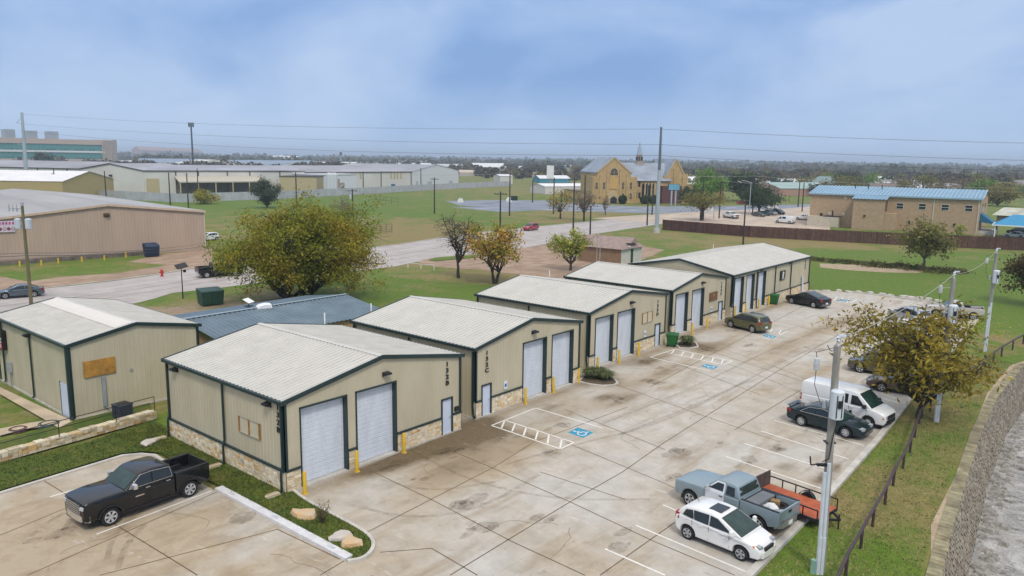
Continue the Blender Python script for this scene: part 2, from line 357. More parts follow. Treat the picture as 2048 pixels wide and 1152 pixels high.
# creek bed and the sandbag retaining wall
b = MB(); b.poly([(-130, -40, -2.9), (140, -70, -2.9), (140, 20, -2.9), (-130, 20, -2.9)]); tag(b.build('creek_bed', CREEK), kind='structure')
def resample(P, step):
    o = [P[0]]; acc = 0
    for (x0, y0), (x1, y1) in zip(P[:-1], P[1:]):
        L_ = math.hypot(x1-x0, y1-y0); s = step-acc
        while s <= L_: o.append((x0+(x1-x0)*s/L_, y0+(y1-y0)*s/L_)); s += step
        acc = L_-(s-step)
    return o
def smooth(P, it=2):
    for _ in range(it):
        Q = [P[0]]
        for a_, b_ in zip(P[:-1], P[1:]): Q += [(a_[0]*.75+b_[0]*.25, a_[1]*.75+b_[1]*.25), (a_[0]*.25+b_[0]*.75, a_[1]*.25+b_[1]*.75)]
        P = Q+[P[-1]]
    return P
sack = M('grey_tan_sack_concrete', (.255, .22, .17), .95, .4, 1.6, .8, 18, attr=True)
b = MB(); line = resample(CN[1:], .36); NC = 23
for i in range(len(line)-1):
    (x0, y0), (x1, y1) = line[i], line[i+1]; dx, dy = x1-x0, y1-y0; l = math.hypot(dx, dy); nx, ny = dy/l, -dx/l
    if not 14 < x0 < 112: continue
    for k in range(NC):
        zt = .05-k*.128; zb_ = zt-.122; o = .05+k*.033+random.uniform(-.018, .018); sh = (.5 if k % 2 else 0)
        ax, ay = x0+dx*sh, y0+dy*sh; g = random.uniform(.72, 1.15)*(1 if k > 0 else 1.1); w = random.uniform(.97, 1.03)
        cc = (g, g*w, g*w*w*(1 if k else .78), 1)
        e0, e1 = .03, .97; zi = .028
        P = [(ax+dx*e0, ay+dy*e0), (ax+dx*e1, ay+dy*e1)]
        back = -.5
        vs = []
        for z, of in ((zb_, o-.04), (zb_+zi, o), (zt-zi, o), (zt, o-.05)):
            for q, ins in ((P[0], 0), (P[1], 0)): vs.append((q[0]+nx*of, q[1]+ny*of, z))
        for q in P: vs.append((q[0]+nx*back, q[1]+ny*back, zt))
        b.add(vs, [(0, 1, 3, 2), (2, 3, 5, 4), (4, 5, 7, 6), (6, 7, 9, 8)], 0, cc)
# solid core behind the bags
for i in range(len(CN)-2):
    (x0, y0), (x1, y1) = CN[i+1], CN[i+2]; dx, dy = x1-x0, y1-y0; l = math.hypot(dx, dy); nx, ny = dy/l, -dx/l
    b.poly([(x0, y0, -.12), (x1, y1, -.12), (x1+nx*.72, y1+ny*.72, -3), (x0+nx*.72, y0+ny*.72, -3)], 0, (.45, .42, .38, 1))
ow = b.build('retaining_wall', sack, col=True); tag(ow, 'long curving retaining wall of stacked concrete sacks along the creek', 'retaining wall')
b = MB()
for (x0, y0), (x1, y1) in zip(CS[:-1], CS[1:]): b.poly([(x0, y0, 0), (x1, y1, 0), (x1+.5, y1+1.2, -3), (x0+.5, y0+1.2, -3)])
tag(b.build('creek_bank', GRASS), kind='structure')
# bare earth shoulder on top of the sack wall
strip = [(x, y+.03) for x, y in CN[2:13]]; up = [(x-.05*(max(0, x-74)), y+.55+.25*math.sin(x*.7)) for x, y in strip]
h = nodemat('bare_shoulder_earth', .95); h.out(h.mix(h.rng(h.noise(1.2, 8), .3, .7), (.27, .20, .12), (.46, .36, .25))); EARTH = h.m
b = MB()
for i in range(len(strip)-1): b.poly([(*strip[i], .015), (*strip[i+1], .015), (*up[i+1], .012), (*up[i], .012)])
tag(b.build('earth_shoulder', EARTH), kind='structure')
# ------------------------------------------------------------------ parking lot
LZ = .03
ROUND = [(18.1, 39.2), (18.15, 40.4), (17.7, 41.2), (16.9, 41.7)]
LOTP = [(-25, 10.9), (10, 10.9), (27.8, 10.95), (36.9, 11.05), (47, 11.4), (58, 12), (75, 12.8), (93, 13.6), (98.5, 16.5), (101.7, 20), (102.3, 29), (100.2, 34.3), (20.6, 34.3), (20.6, 30.9), (20.1, 29.4), (20, 25.2), (19.7, 24.2), (19.2, 23.6), (18.5, 23.3), (17.95, 23.7), (17.95, 37.6), *ROUND, (11, 41.2), (-25, 40.6)]
stains = [(600, 1020, 1.2, .6, .3, 0), (780, 930, 2.2, .8, .3, .75), (860, 900, 2.5, 1, .4, .6), (940, 880, 3, 1.6, .6, .85), (905, 940, 3, 1.2, .7, .35), (1000, 920, 3, 1.5, .8, .2), (860, 1000, 4, 2, .55, .1), (760, 1120, 3, 1.5, .35, .1), (1060, 880, 1.5, .8, .7, .3), (1120, 830, 3, 1.2, .5, .35), (1250, 800, 3, .8, .3, .5), (1210, 795, 1.2, .5, .2, .75), (1300, 760, 4, .8, .35, .3), (1290, 725, 1.8, .8, .35, .8), (1350, 735, 3, 1, .5, .35), (1330, 712, 2, .6, .5, .45), (1100, 815, 1.6, .5, .2, .45), (1440, 690, 5, 1.2, .7, .35), (1560, 700, 5, 1.5, .65, .3), (1470, 650, 4, 1, .6, .4), (1640, 660, 8, 1.2, .5, .3), (1700, 640, 6, 1, .3, .35), (1560, 760, 5, 1, .45, .15), (1650, 740, 6, .8, .5, .3), (1720, 680, 6, .8, .3, .35),
 (1690, 880, .9, .5, .2, .7), (1665, 935, .8, .5, .2, .65), (1640, 960, .8, .5, .2, .6), (1560, 900, .8, .4, .2, .55), (1575, 935, .9, .5, .2, .6), (1500, 935, .9, .4, .2, .5), (1440, 890, 1, .5, .3, .35), (1350, 960, 2.4, 1, .5, .1), (1360, 915, .9, .5, .3, .55), (1110, 910, .7, .4, .3, .55), (1300, 1080, 3, 1, .4, .15), (1150, 1110, 3, 1.2, .5, .1),
 (60, 1080, 4, 3, 1.0, .05), (180, 1110, 3, 2, 1.0, .05), (20, 1140, 4, 3, 1.0, .1), (300, 1100, 3, 1.4, .6, .08), (360, 1050, 2.5, .8, .5, .1), (110, 1040, 2, 1.2, .85, .05), (490, 1040, 1.2, .5, .25, .35), (520, 1130, 3, 1, .55, .05), (300, 960, 2, .8, .3, .35), (150, 1000, 2.2, 1, .4, .15), (420, 1100, 2.4, 1, .65, .05), (60, 990, 3, .7, .35, .2), (330, 915, 1.2, .5, .2, .4), (470, 1020, 1, .4, .2, .4)]
ST = [(*G2(s[0], s[1]), *s[2:]) for s in stains]
def lotcol(P):
    c = np.zeros((len(P), 3)); c[:, 0] = .22
    c[:, 0] += .3*np.clip((17.5-P[:, 0])/6, 0, 1)
    for x, y, rx, ry, t_, k_ in ST:
        w = np.exp(-(((P[:, 0]-x)/rx)**2+((P[:, 1]-y)/ry)**2)); c[:, 0] += t_*w; c[:, 1] += k_*w
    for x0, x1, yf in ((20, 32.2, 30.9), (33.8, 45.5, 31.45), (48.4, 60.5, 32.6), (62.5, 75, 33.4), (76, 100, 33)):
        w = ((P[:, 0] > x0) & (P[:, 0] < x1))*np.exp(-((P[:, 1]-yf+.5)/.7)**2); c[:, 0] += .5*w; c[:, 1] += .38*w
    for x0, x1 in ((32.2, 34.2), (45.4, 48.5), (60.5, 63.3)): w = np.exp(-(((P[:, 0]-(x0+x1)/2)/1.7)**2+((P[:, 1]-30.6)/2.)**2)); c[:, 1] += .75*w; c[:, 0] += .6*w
    w = ((P[:, 0] > 26) & (P[:, 0] < 60))*np.exp(-((P[:, 1]-11.6)/.35)**2); c[:, 1] += .35*w
    return c
lp = [(x, y) for x in np.arange(-6, 102, .55) for y in np.arange(11.2, 41.6, .55) if inpoly(x, y, LOTP)]
lot = cdt_mesh('parking_lot', LOTP, lp, LOT, lotcol, lambda x, y: LZ)
# joints, stripes
def strip_mesh(segs, z, w, mat, name, kind='structure'):
    b = MB()
    for a_, c_ in segs:
        a_ = Vector((*a_, z)); c_ = Vector((*c_, z)); d = (c_-a_).normalized(); n = Vector((-d.y, d.x, 0))*w/2
        b.poly([a_-n, c_-n, c_+n, a_+n])
    return tag(b.build(name, mat), kind=kind)
def px(*pp): return [(G2(a_[0], a_[1]), G2(c_[0], c_[1])) for a_, c_ in pp]
J = px(((728, 1069), (862, 1000)), ((862, 1000), (985, 937)), ((985, 937), (1068, 885)), ((1068, 885), (1255, 815)), ((900, 1152), (1140, 1005)), ((1140, 1005), (1245, 945)), ((1245, 945), (1330, 885)), ((1200, 1152), (1365, 1035)), ((730, 937), (862, 1000)), ((862, 1000), (1025, 1085)), ((1025, 1085), (1170, 1152)), ((850, 880), (985, 937)), ((985, 937), (1140, 1005)), ((1140, 1005), (1310, 1085)), ((1310, 1085), (1470, 1152)), ((760, 1106), (863, 1098)), ((863, 1098), (955, 1152)), ((1130, 885), (1330, 968)), ((1330, 968), (1365, 985)), ((1080, 945), (1250, 1000)),
 ((1232, 770), (1400, 830)), ((1400, 830), (1560, 885)), ((1300, 775), (1460, 690)), ((1460, 690), (1640, 595)), ((1330, 885), (1560, 740)), ((1330, 720), (1520, 790)), ((1380, 690), (1640, 775)), ((1545, 640), (1780, 700)), ((1560, 740), (1760, 620)), ((1470, 860), (1620, 770)), ((1620, 590), (1860, 625)), ((1130, 820), (1330, 900)),
 ((0, 1072), (150, 1010)), ((87, 962), (360, 1130)), ((360, 1130), (395, 1152)), ((55, 1152), (480, 965)), ((200, 1152), (555, 1060)), ((555, 1060), (680, 1120)), ((640, 1152), (690, 1122)))
strip_mesh(J, LZ+.004, .055, jointm, 'pavement_joint')
S = px(((100, 995), (222, 960)), ((193, 1070), (423, 983)), ((140, 1029), (165, 1019)), ((1210, 1099), (1330, 1152)), ((1272, 1052), (1492, 1145)), ((1326, 1011), (1366, 1028)), ((1412, 943), (1440, 955)), ((1452, 914), (1642, 978)), ((1489, 888), (1650, 938)), ((1522, 863), (1697, 919)), ((1549, 842), (1728, 892)), ((1720, 775), (1800, 800)), ((1740, 790), (1800, 808)))
strip_mesh(S, LZ+.006, .10, linep, 'parking_stripe')
def bay(pts, name):  # pts: outline pixels of the striped no-parking zone and stall lines
    return strip_mesh(px(*pts), LZ+.006, .11, linep, name)
bay([((983, 852), (1071, 817)), ((1071, 817), (1205, 857)), ((1012, 842), (1148, 886)), ((983, 852), (1121, 899)), ((1121, 899), (1148, 886)), ((1003, 857), (1009, 843)), ((1024, 864), (1030, 849)), ((1047, 872), (1053, 855)), ((1071, 880), (1076, 863)), ((1095, 888), (1098, 870)), ((1120, 897), (1124, 878))], 'stall_marking')
bay([((1300, 715), (1350, 699)), ((1350, 699), (1465, 723)), ((1300, 715), (1420, 743)), ((1333, 706), (1446, 730)), ((1446, 730), (1465, 723)), ((1343, 707), (1349, 700)), ((1362, 712), (1368, 704)), ((1382, 716), (1387, 708)), ((1402, 720), (1407, 712)), ((1423, 725), (1427, 716)), ((1442, 730), (1446, 720))], 'stall_marking')
bay([((1540, 665), (1545, 658)), ((1558, 668), (1562, 661)), ((1560, 670), (1575, 663))], 'stall_marking')
bay([((1668, 602), (1674, 594)), ((1680, 604), (1686, 596)), ((1694, 606), (1698, 598)), ((1700, 607), (1714, 600))], 'stall_marking')
def isa(c4, name='blue_square'):   # painted blue square with the white wheelchair symbol; c4 = its corners, head side first
    A, B_, C_, D_ = [Vector((*p, LZ+.006)) for p in c4]
    t = thing('accessible_parking_symbol', None, None, (0, 0, 0)); del_ = None
    b = MB(); b.poly([A, B_, C_, D_])
    def uv(u, v, z=.004): p = A*(1-u)*(1-v)+B_*u*(1-v)+C_*u*v+D_*(1-u)*v; p.z += z; return p
    o = b.build('blue_square', bluep, t)
    w = MB()
    def stroke(P, r):
        for p, q in zip(P[:-1], P[1:]):
            d = Vector((q[0]-p[0], q[1]-p[1])); d.normalize(); n = Vector((-d.y, d.x))*r
            w.poly([uv(p[0]-n.x, p[1]-n.y), uv(q[0]-n.x, q[1]-n.y), uv(q[0]+n.x, q[1]+n.y), uv(p[0]+n.x, p[1]+n.y)])
    w.poly([uv(.42+.075*math.cos(k*.63), .15+.075*math.sin(k*.63)) for k in range(10)])
    stroke([(.43, .22), (.45, .52), (.66, .52), (.76, .78), (.86, .74)], .035)
    stroke([(.44, .35), (.62, .35)], .03)
    stroke([(.45+.26*math.cos(k*.3+.55)-.02, .64+.22*math.sin(k*.3+.55)) for k in range(15)], .035)
    w.build('wheelchair_symbol', linep, t)
    return t
def isapx(q, lab): tag(isa([G2(*p) for p in q]), lab, 'road marking')
isapx([(1136, 866), (1155, 856), (1187, 866), (1166, 877)], 'blue painted wheelchair square beside the striped bay in front of the unit with number 132C')
isapx([(1401, 733), (1413, 729), (1437, 734), (1425, 740)], 'blue painted wheelchair square beside the striped bay beyond the green bin and clump of grass')
isapx([(1525, 672), (1533, 669), (1553, 673), (1545, 678)], 'blue painted wheelchair square just behind the olive green car')
isapx([(1670, 601), (1684, 599), (1702, 601), (1692, 604)], 'faded blue painted wheelchair square at the far end of the lot')
# kerbs
def kerb(P, w, hgt, name, mat, label, closed=False, base=0.):
    P = [Vector((*p, 0)) for p in P]; b = MB(); n = len(P); off = []
    for i in range(n):
        d = (P[min(i+1, n-1)]-P[max(i-1, 0)]).normalized(); off.append(Vector((-d.y, d.x, 0))*w)
    sec = [(0, base), (.03, base+hgt), (1, base+hgt), (1, base)]
    for i in range(n-1):
        for (u0, z0), (u1, z1) in zip(sec[:-1], sec[1:]):
            b.poly([P[i]+off[i]*u0+Vector((0, 0, z0)), P[i+1]+off[i+1]*u0+Vector((0, 0, z0)), P[i+1]+off[i+1]*u1+Vector((0, 0, z1)), P[i]+off[i]*u1+Vector((0, 0, z1))])
    for i in (0, n-1): b.poly([P[i]+off[i]*u+Vector((0, 0, z)) for u, z in sec])
    return tag(b.build(name, mat, smooth=0), kind='structure')
kerb([(p[0], p[1]) for p in LOTP[0:11]][::-1], .34, .17, 'kerb', concrete, '')
lotm = smooth([(20.35, 31), (20.05, 29.4), (20, 25.4), (19.75, 24.2), (19.2, 23.55), (18.5, 23.3), (18.0, 23.6)], 2)
kerb(lotm[::-1], -.16, .15, 'kerb', concrete, '')
kerb([(17.95, 33.9), (17.95, 23.7)], .42, .15, 'white_kerb', curbw, '')
kerb([(17.95, 37.6), *ROUND, (11, 41.25), (-25, 40.65)][::-1], -.2, .12, 'kerb', concrete, '')
stm = M('faded_stencil_grey', (.36, .38, .43), .8)
for pxy in ((456, 996), (540, 1044), (650, 1106)):
    g = G(*pxy); 
    text('132B', 'kerb_stencil', stm, None, (18.17, g.y, .152), (0, 0, R(-90)), .22, .004, .001)['kind'] = 'structure'
# lawn around the first building, level with the kerb tops
LAWN = [(20.6, 30.9), *lotm[:-1], (18.3, 23.6), (18.3, 33.9), (18.2, 37.6), (18.35, 39.3), (18.35, 40.5), (17.8, 41.4), (16.9, 41.9), (11, 41.4), (-25, 40.8), (-25, 45.6), (12.1, 45.25), (16.3, 44.95), (20.1, 45.9), (20.6, 46), (20.6, 34)]
h = nodemat('lawn_turf', .95); fine = h.noise(3.2, 6, .7); tiny = h.noise(14, 3)
c = h.mix(h.rng(fine, .3, .7), (.036, .072, .003), (.10, .15, .007)); c = h.mix(h.rng(h.noise(.55, 6, .6, dist=.4), .48, .66, 0, .75), c, (.17, .145, .025)); c = h.mix(h.rng(tiny, .4, .65, 0, .5), c, (.016, .04, .003)); h.out(c); h.bump(tiny, 1, .05); TURF = h.m
sheet('lawn', LAWN, .12, TURF)
# individual grass blades on the near grass
def blades(name, areas, n, mat, hmin, hmax, z):
    V = []; Fc = []
    tot = 0
    for (x0, x1, y0, y1, share, ok) in areas:
        k = 0
        while k < n*share:
            x, y = random.uniform(x0, x1), random.uniform(y0, y1)
            if not ok(x, y): k += .2; continue
            k += 1; t = random.uniform(0, 6.28); hh = random.uniform(hmin, hmax); w = .018+.02*random.random(); lx, ly = random.gauss(0, .05), random.gauss(0, .05)
            i = len(V); V += [(x-w*math.cos(t), y-w*math.sin(t), z), (x+w*math.cos(t), y+w*math.sin(t), z), (x+lx, y+ly, z+hh)]; Fc.append((i, i+1, i+2))
    me = bpy.data.meshes.new(name); me.from_pydata(V, [], Fc); me.materials.append(mat); o = bpy.data.objects.new(name, me); COL.objects.link(o)
    return o
blade_m = M('grass_blade', (.055, .105, .008), .8, .6, .8, c2=(.17, .18, .02))
blade_d = M('dry_grass_blade', (.12, .17, .02), .85, .6, .5, c2=(.42, .34, .15))
wallN = lambda x: np.interp(x, [p[0] for p in CN], [p[1] for p in CN])
tag(blades('grass', [(17.9, 20.4, 23.2, 45, .6, lambda x, y: inpoly(x, y, LAWN)), (8, 20.4, 40.5, 46, .4, lambda x, y: inpoly(x, y, LAWN))], 20000, blade_m, .04, .09, .118), 'short green turf of the lawn and kerbed island beside the first building', 'grass', None, 'stuff')
tag(blades('grass', [(26, 75, 4, 12, 1, lambda x, y: wallN(x)+.7 < y < np.interp(x, [27, 37, 47, 58, 75], [10.6, 10.7, 11.1, 11.7, 12.5]))], 16000, blade_d, .03, .10, 0), 'rough half dry grass between the parking kerb and the creek wall', 'grass', None, 'stuff')
# ------------------------------------------------------------------ streets and paved areas
near = [(-260, 690), (0, 641), (270, 607), (310, 597), (345, 586), (430, 577), (620, 553), (790, 533), (880, 514), (960, 508), (1060, 495), (1190, 468), (1330, 447), (1400, 441)]
far = [(-260, 612), (0, 587), (240, 560), (330, 547), (420, 531), (600, 510), (800, 489), (880, 476), (960, 465), (1100, 451), (1200, 441), (1300, 430), (1400, 424)]
sheet('street', [G2(*p) for p in near]+[G2(*p) for p in far[::-1]], .02, ROAD)
strip_mesh(px(*[(far[i], far[i+1]) for i in range(len(far)-1)]), .10, .35, concrete, 'kerb')
cen = [(-260, 650), (0, 613), (240, 584), (420, 555), (800, 510), (880, 495), (960, 486), (1100, 472), (1200, 455), (1330, 438)]
strip_mesh(px(*[(cen[i], cen[i+1]) for i in range(len(cen)-1)]), .03, .16, M('road_joint', (.20, .165, .14), .9, .3), 'street_joint')
cen2 = [(p[0], p[1]-11*(1-i*.07)) for i, p in enumerate(cen)]
strip_mesh(px(*[(cen2[i], cen2[i+1]) for i in range(len(cen)-1)]), .03, .12, linep, 'street_lane_line')
cen3 = [(p[0], p[1]+11*(1-i*.07)) for i, p in enumerate(cen)]
strip_mesh(px(*[(cen3[i], cen3[i+1]) for i in range(len(cen)-1)]), .03, .12, M('road_joint', ()), 'street_joint')
sheet('driveway_apron', [G2(*p) for p in ((-100, 605), (0, 585), (240, 558), (330, 546), (420, 529), (430, 497), (330, 507), (255, 524), (335, 530), (240, 546), (130, 553), (55, 563), (0, 553), (-100, 560))], .012, BROWN)
sheet('drive_entrance', [G2(*p) for p in ((860, 516), (960, 506), (1060, 494), (1190, 467), (1260, 488), (1330, 500), (1240, 540), (1130, 560), (1060, 552), (960, 540), (870, 534), (835, 524))], .022, BROWN)
sheet('grass_verge', [G2(*p) for p in ((857, 521), (872, 516), (960, 510), (950, 516), (870, 523))], .10, GRASS)
sheet('church_car_park', [G2(*p) for p in ((890, 402), (1000, 400), (1090, 401), (1170, 407), (1270, 413), (1450, 412), (1640, 408), (1640, 422), (1420, 424), (1300, 427), (1210, 424), (1100, 421), (1000, 416), (920, 411))], .012, ASPH)
sheet('car_park_apron', [G2(*p) for p in ((900, 414), (960, 414), (1090, 420), (1000, 424), (950, 419))], .014, ASPH)
sheet('side_street', [G2(*p) for p in ((1180, 437), (1300, 429), (1420, 422), (1560, 418), (1660, 410), (1660, 460), (1500, 457), (1400, 446), (1330, 447))], .024, M('tan_street_concrete', (.46, .37, .29), .9, .25, .2))
sheet('dirt_track', [G2(*p) for p in ((1640, 527), (1720, 530), (1790, 537), (1850, 541), (1838, 546), (1770, 545), (1690, 540), (1640, 535))], .012, EARTH)
sheet('footpath', [G2(*p) for p in ((0, 778), (128, 838), (146, 846), (118, 860), (0, 792))], .145, M('tan_path_concrete', (.50, .40, .28), .9, .25, .6))
sheet('footpath', [G2(*p) for p in ((146, 846), (30, 868), (0, 876), (0, 862), (60, 850), (118, 842))], .15, M('tan_path_concrete', ()))

# cracks, tyre marks and drips on the concrete
h = nodemat('tyre_mark', .9); h.out(h.mix(.5, (.16, .11, .06), (.13, .09, .05))); h.t.links.new(h.rng(h.noise(1.6, 7, .7), .35, .75, 0, .32), h.b.inputs['Alpha']); TYRE = h.m
h = nodemat('oil_drip', .6); h.out(h.mix(.5, (.15, .10, .055), (.12, .085, .05))); h.t.links.new(h.rng(h.noise(3.0, 8, .78), .34, .85, 0, .5), h.b.inputs['Alpha']); OIL = h.m
def ribbon(P, w, z, b):
    P = [Vector((*p, z)) for p in smooth(P, 2)]; n = len(P); L_, R_ = [], []
    for i in range(n):
        d = (P[min(i+1, n-1)]-P[max(i-1, 0)]).normalized(); q = Vector((-d.y, d.x, 0))*w/2; L_.append(P[i]-q); R_.append(P[i]+q)
    for i in range(n-1): b.poly([L_[i], L_[i+1], R_[i+1], R_[i]])
b = MB(); k_ = 0
for tr in (((215, 1120), (222, 1080), (262, 1035), (330, 1000)), ((128, 1060), (150, 1030), (215, 985), (270, 960)), ((60, 1075), (110, 1035), (190, 1000)), ((236, 1140), (248, 1095), (290, 1050)), ((820, 900), (930, 960), (1100, 1000), (1300, 1000)), ((1010, 930), (1150, 890), (1320, 850), (1500, 760)), ((1200, 850), (1380, 780), (1560, 690), (1700, 640)), ((1240, 870), (1420, 800), (1600, 705), (1740, 655)), ((1450, 700), (1540, 730), (1640, 770)), ((1420, 715), (1510, 748), (1610, 790)), ((700, 1010), (820, 1040), (960, 1020), (1080, 950)), ((760, 960), (860, 985), (990, 965))):
    ribbon([G2(*p) for p in tr], .24, LZ+.0012+.0002*k_, b); k_ += 1
tag(b.build('tyre_mark', TYRE), kind='structure')
b = MB(); rr = random.Random(4)
for x, y, n in ((600, 1030, 9), (770, 935, 12), (900, 905, 16), (930, 1010, 12), (945, 1060, 14), (1110, 908, 10), (1060, 865, 8), (1230, 800, 12), (1300, 765, 14), (1330, 735, 10), (1290, 725, 8), (1410, 700, 14), (1500, 690, 12), (1470, 660, 8), (1560, 900, 10), (1500, 930, 9), (1640, 945, 8), (1445, 885, 8), (1360, 905, 10), (1360, 960, 8), (490, 1040, 10), (300, 1080, 8), (140, 1070, 8), (1620, 700, 10), (1700, 660, 12), (1120, 850, 8), (840, 960, 10), (1240, 1090, 10), (1080, 1040, 8)):
    g = G2(x, y)
    for _ in range(n//2):
        cx, cyy = g[0]+rr.gauss(0, .55), g[1]+rr.gauss(0, .35); r = rr.uniform(.2, .75)*rr.choice((.3, 1, 1)); a0 = rr.random()*6; s_ = rr.uniform(.3, .8); k_ += 1
        if not inpoly(cx, cyy, LOTP): continue
        b.poly([(cx+r*math.cos(a)*rr.uniform(.7, 1.2), cyy+r*s_*math.sin(a)*rr.uniform(.7, 1.2), LZ+.0045+k_*.00001) for a in [a0+k*.7 for k in range(9)]])
tag(b.build('oil_stain', OIL), kind='structure')
segs = []
for x, y, ax, ay, n in ((980, 1060, 1, .2, 9), (1150, 860, 1, -.4, 8), (1280, 900, .6, .8, 8), (1380, 840, 1, .1, 9), (1430, 800, .2, 1, 7), (540, 1110, .5, -1, 9), (410, 1060, 1, .5, 8), (120, 1110, .7, .7, 8), (1560, 700, 1, .3, 9), (1240, 740, 1, -.5, 7), (1100, 1120, .9, .5, 8), (860, 950, .3, 1, 6)):
    p = Vector(G2(x, y)); d = Vector((ax, ay)).normalized()
    for _ in range(n): d = Vector((d.x+rr.gauss(0, .35), d.y+rr.gauss(0, .35))).normalized(); q = p+d*rr.uniform(.25, .6); segs.append((tuple(p), tuple(q))); p = q
strip_mesh([s for s in segs if inpoly(*s[0], LOTP) and inpoly(*s[1], LOTP)], LZ+.0075, .015, jointm, 'pavement_crack')
# loose stones on the creek bed below the wall
b = MB(); st_ = M('creek_stone', (.30, .28, .25), .9, .4, 3)
for _ in range(260):
    x = rr.uniform(30, 76); y = float(np.interp(x, [p[0] for p in CN], [p[1] for p in CN]))-.75-abs(rr.gauss(0, .5))-.2; r = rr.uniform(.08, .28); z = -2.9
    b.hexa([(x-r, y-r*.8, z), (x+r*.9, y-r, z), (x+r, y+r*.7, z), (x-r*.8, y+r, z), (x-r*.6, y-r*.5, z+r*.8), (x+r*.6, y-r*.6, z+r*.7), (x+r*.5, y+r*.4, z+r*.9), (x-r*.5, y+r*.6, z+r*.6)])
tag(b.build('creek_stones', st_), 'loose grey stones and rubble along the foot of the creek wall', 'stones', None, 'stuff')
# ------------------------------------------------------------------ metal buildings
PAL = [(.98, .95, .88), (.92, .86, .74), (1, .98, .94), (.86, .80, .68), (.95, .90, .80), (.86, .72, .50), (.90, .64, .36), (.70, .50, .30), (.80, .76, .72)]
PW = [24, 20, 14, 12, 14, 8, 6, 4, 5]
PW2 = [10, 16, 6, 14, 10, 20, 14, 12, 4]
def ashlar(mb, o, u, n, Lw, H, z0, pw=None):
    o = Vector(o); u = Vector(u); n = Vector(n)
    mb.hexa([o+Vector((0, 0, z0)), o+u*Lw+Vector((0, 0, z0)), o+u*Lw-n*.02+Vector((0, 0, z0)), o-n*.02+Vector((0, 0, z0)),
             o+Vector((0, 0, z0+H)), o+u*Lw+Vector((0, 0, z0+H)), o+u*Lw-n*.02+Vector((0, 0, z0+H)), o-n*.02+Vector((0, 0, z0+H))], 1)
    def rec(x0, x1, y0, y1):
        w, h_ = x1-x0, y1-y0
        if w > .78 or (w > .5 and random.random() < .65): s = x0+w*random.uniform(.33, .67); rec(x0, s, y0, y1); rec(s, x1, y0, y1); return
        if h_ > .34 or (h_ > .21 and random.random() < .72): s = y0+h_*random.uniform(.35, .65); rec(x0, x1, y0, s); rec(x0, x1, s, y1); return
        if w > .36 and h_ < .14 and random.random() < .5: s = x0+w*random.uniform(.35, .65); rec(x0, s, y0, y1); rec(s, x1, y0, y1); return
        g = .006; d = random.uniform(.012, .04); c = random.choices(PAL, pw or PW)[0]; k = random.uniform(.86, 1.06) if not pw else random.uniform(.6, 1.0); c = (c[0]*k, c[1]*k, c[2]*k, 1)
        P = []
        for dd, gg in ((0, g), (d, g+.006)):
            for a_, b_ in ((x0+gg, y0+gg), (x1-gg, y0+gg), (x1-gg, y1-gg), (x0+gg, y1-gg)): P.append(o+u*a_+n*dd+Vector((0, 0, z0+b_)))
        mb.add(P, [(4, 5, 6, 7), (0, 1, 5, 4), (1, 2, 6, 5), (2, 3, 7, 6), (3, 0, 4, 7)], 0, c)
    nseg = max(1, round(Lw/1.6))
    for i in range(nseg): rec(Lw*i/nseg, Lw*(i+1)/nseg, 0, H)
def ribwall(mb, o, u, n, Lw, top, zb, openings=(), per=.305, hgt=.016, brk=()):
    """ribbed sheet wall in the vertical plane o + u*s, ribs standing out along n; top(s) is its upper edge"""
    o = Vector(o); u = Vector(u); n = Vector(n); xs = {0., Lw}
    k = 0
    def off(s):
        f = s % per
        return hgt*max(0, min(1, (f-.20)/.02, (.29-f)/.02)) if per else 0
    while k*per < Lw:
        for q in (.2, .22, .27, .29):
            if k*per+q < Lw: xs.add(round(k*per+q, 4))
        k += 1
    for a in openings: xs.update((a[0], a[1]))
    xs.update(brk); xs = sorted(x for x in xs if 0 <= x <= Lw)
    for s0, s1 in zip(xs[:-1], xs[1:]):
        if s1-s0 < 1e-5: continue
        md = (s0+s1)/2; iv = [(zb, None)]
        for a in openings:
            if a[0]-1e-6 < md < a[1]+1e-6:
                nv = []
                for z0, z1 in iv:
                    if a[2] > z0+1e-4: nv.append((z0, a[2]))
                    nv.append((a[3], z1))
                iv = nv
        for z0, z1 in iv:
            t0 = top(s0) if z1 is None else z1; t1 = top(s1) if z1 is None else z1
            if min(t0, t1) <= z0: continue
            a0, a1 = off(s0+1e-6), off(s1-1e-6)
            mb.poly([o+u*s0+n*a0+Vector((0, 0, z0)), o+u*s1+n*a1+Vector((0, 0, z0)), o+u*s1+n*a1+Vector((0, 0, t1)), o+u*s0+n*a0+Vector((0, 0, t0))])
def ribroof(mb, e0, e1, r0, r1, per=.305, hgt=.05, m=0, flank=0):
    """ribbed slope between the eave e0-e1 and the ridge r0-r1, ribs running from eave to ridge"""
    e0, e1, r0, r1 = map(Vector, (e0, e1, r0, r1)); Lw = (e1-e0).length; nrm = (e1-e0).cross(r0-e0).normalized()
    if nrm.z < 0: nrm = -nrm
    pr = [(0, 0)]; k = 0
    while (k+1)*per < Lw: pr += [(k*per+.15*per/.305, 0), (k*per+.20*per/.305, hgt), (k*per+.25*per/.305, hgt), (k*per+.30*per/.305, 0)]; k += 1
    pr.append((Lw, 0))
    vs = []; mi = 1 if False else m
    for s, h_ in pr: t = s/Lw; vs += [e0+(e1-e0)*t+nrm*h_, r0+(r1-r0)*t+nrm*h_]
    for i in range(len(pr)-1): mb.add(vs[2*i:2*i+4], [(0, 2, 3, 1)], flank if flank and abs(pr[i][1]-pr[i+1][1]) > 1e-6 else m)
    mb.poly([e0-nrm*.03, e1-nrm*.03, r1-nrm*.03, r0-nrm*.03], m); mb.poly([e0, e1, e1-nrm*.03, e0-nrm*.03], m)
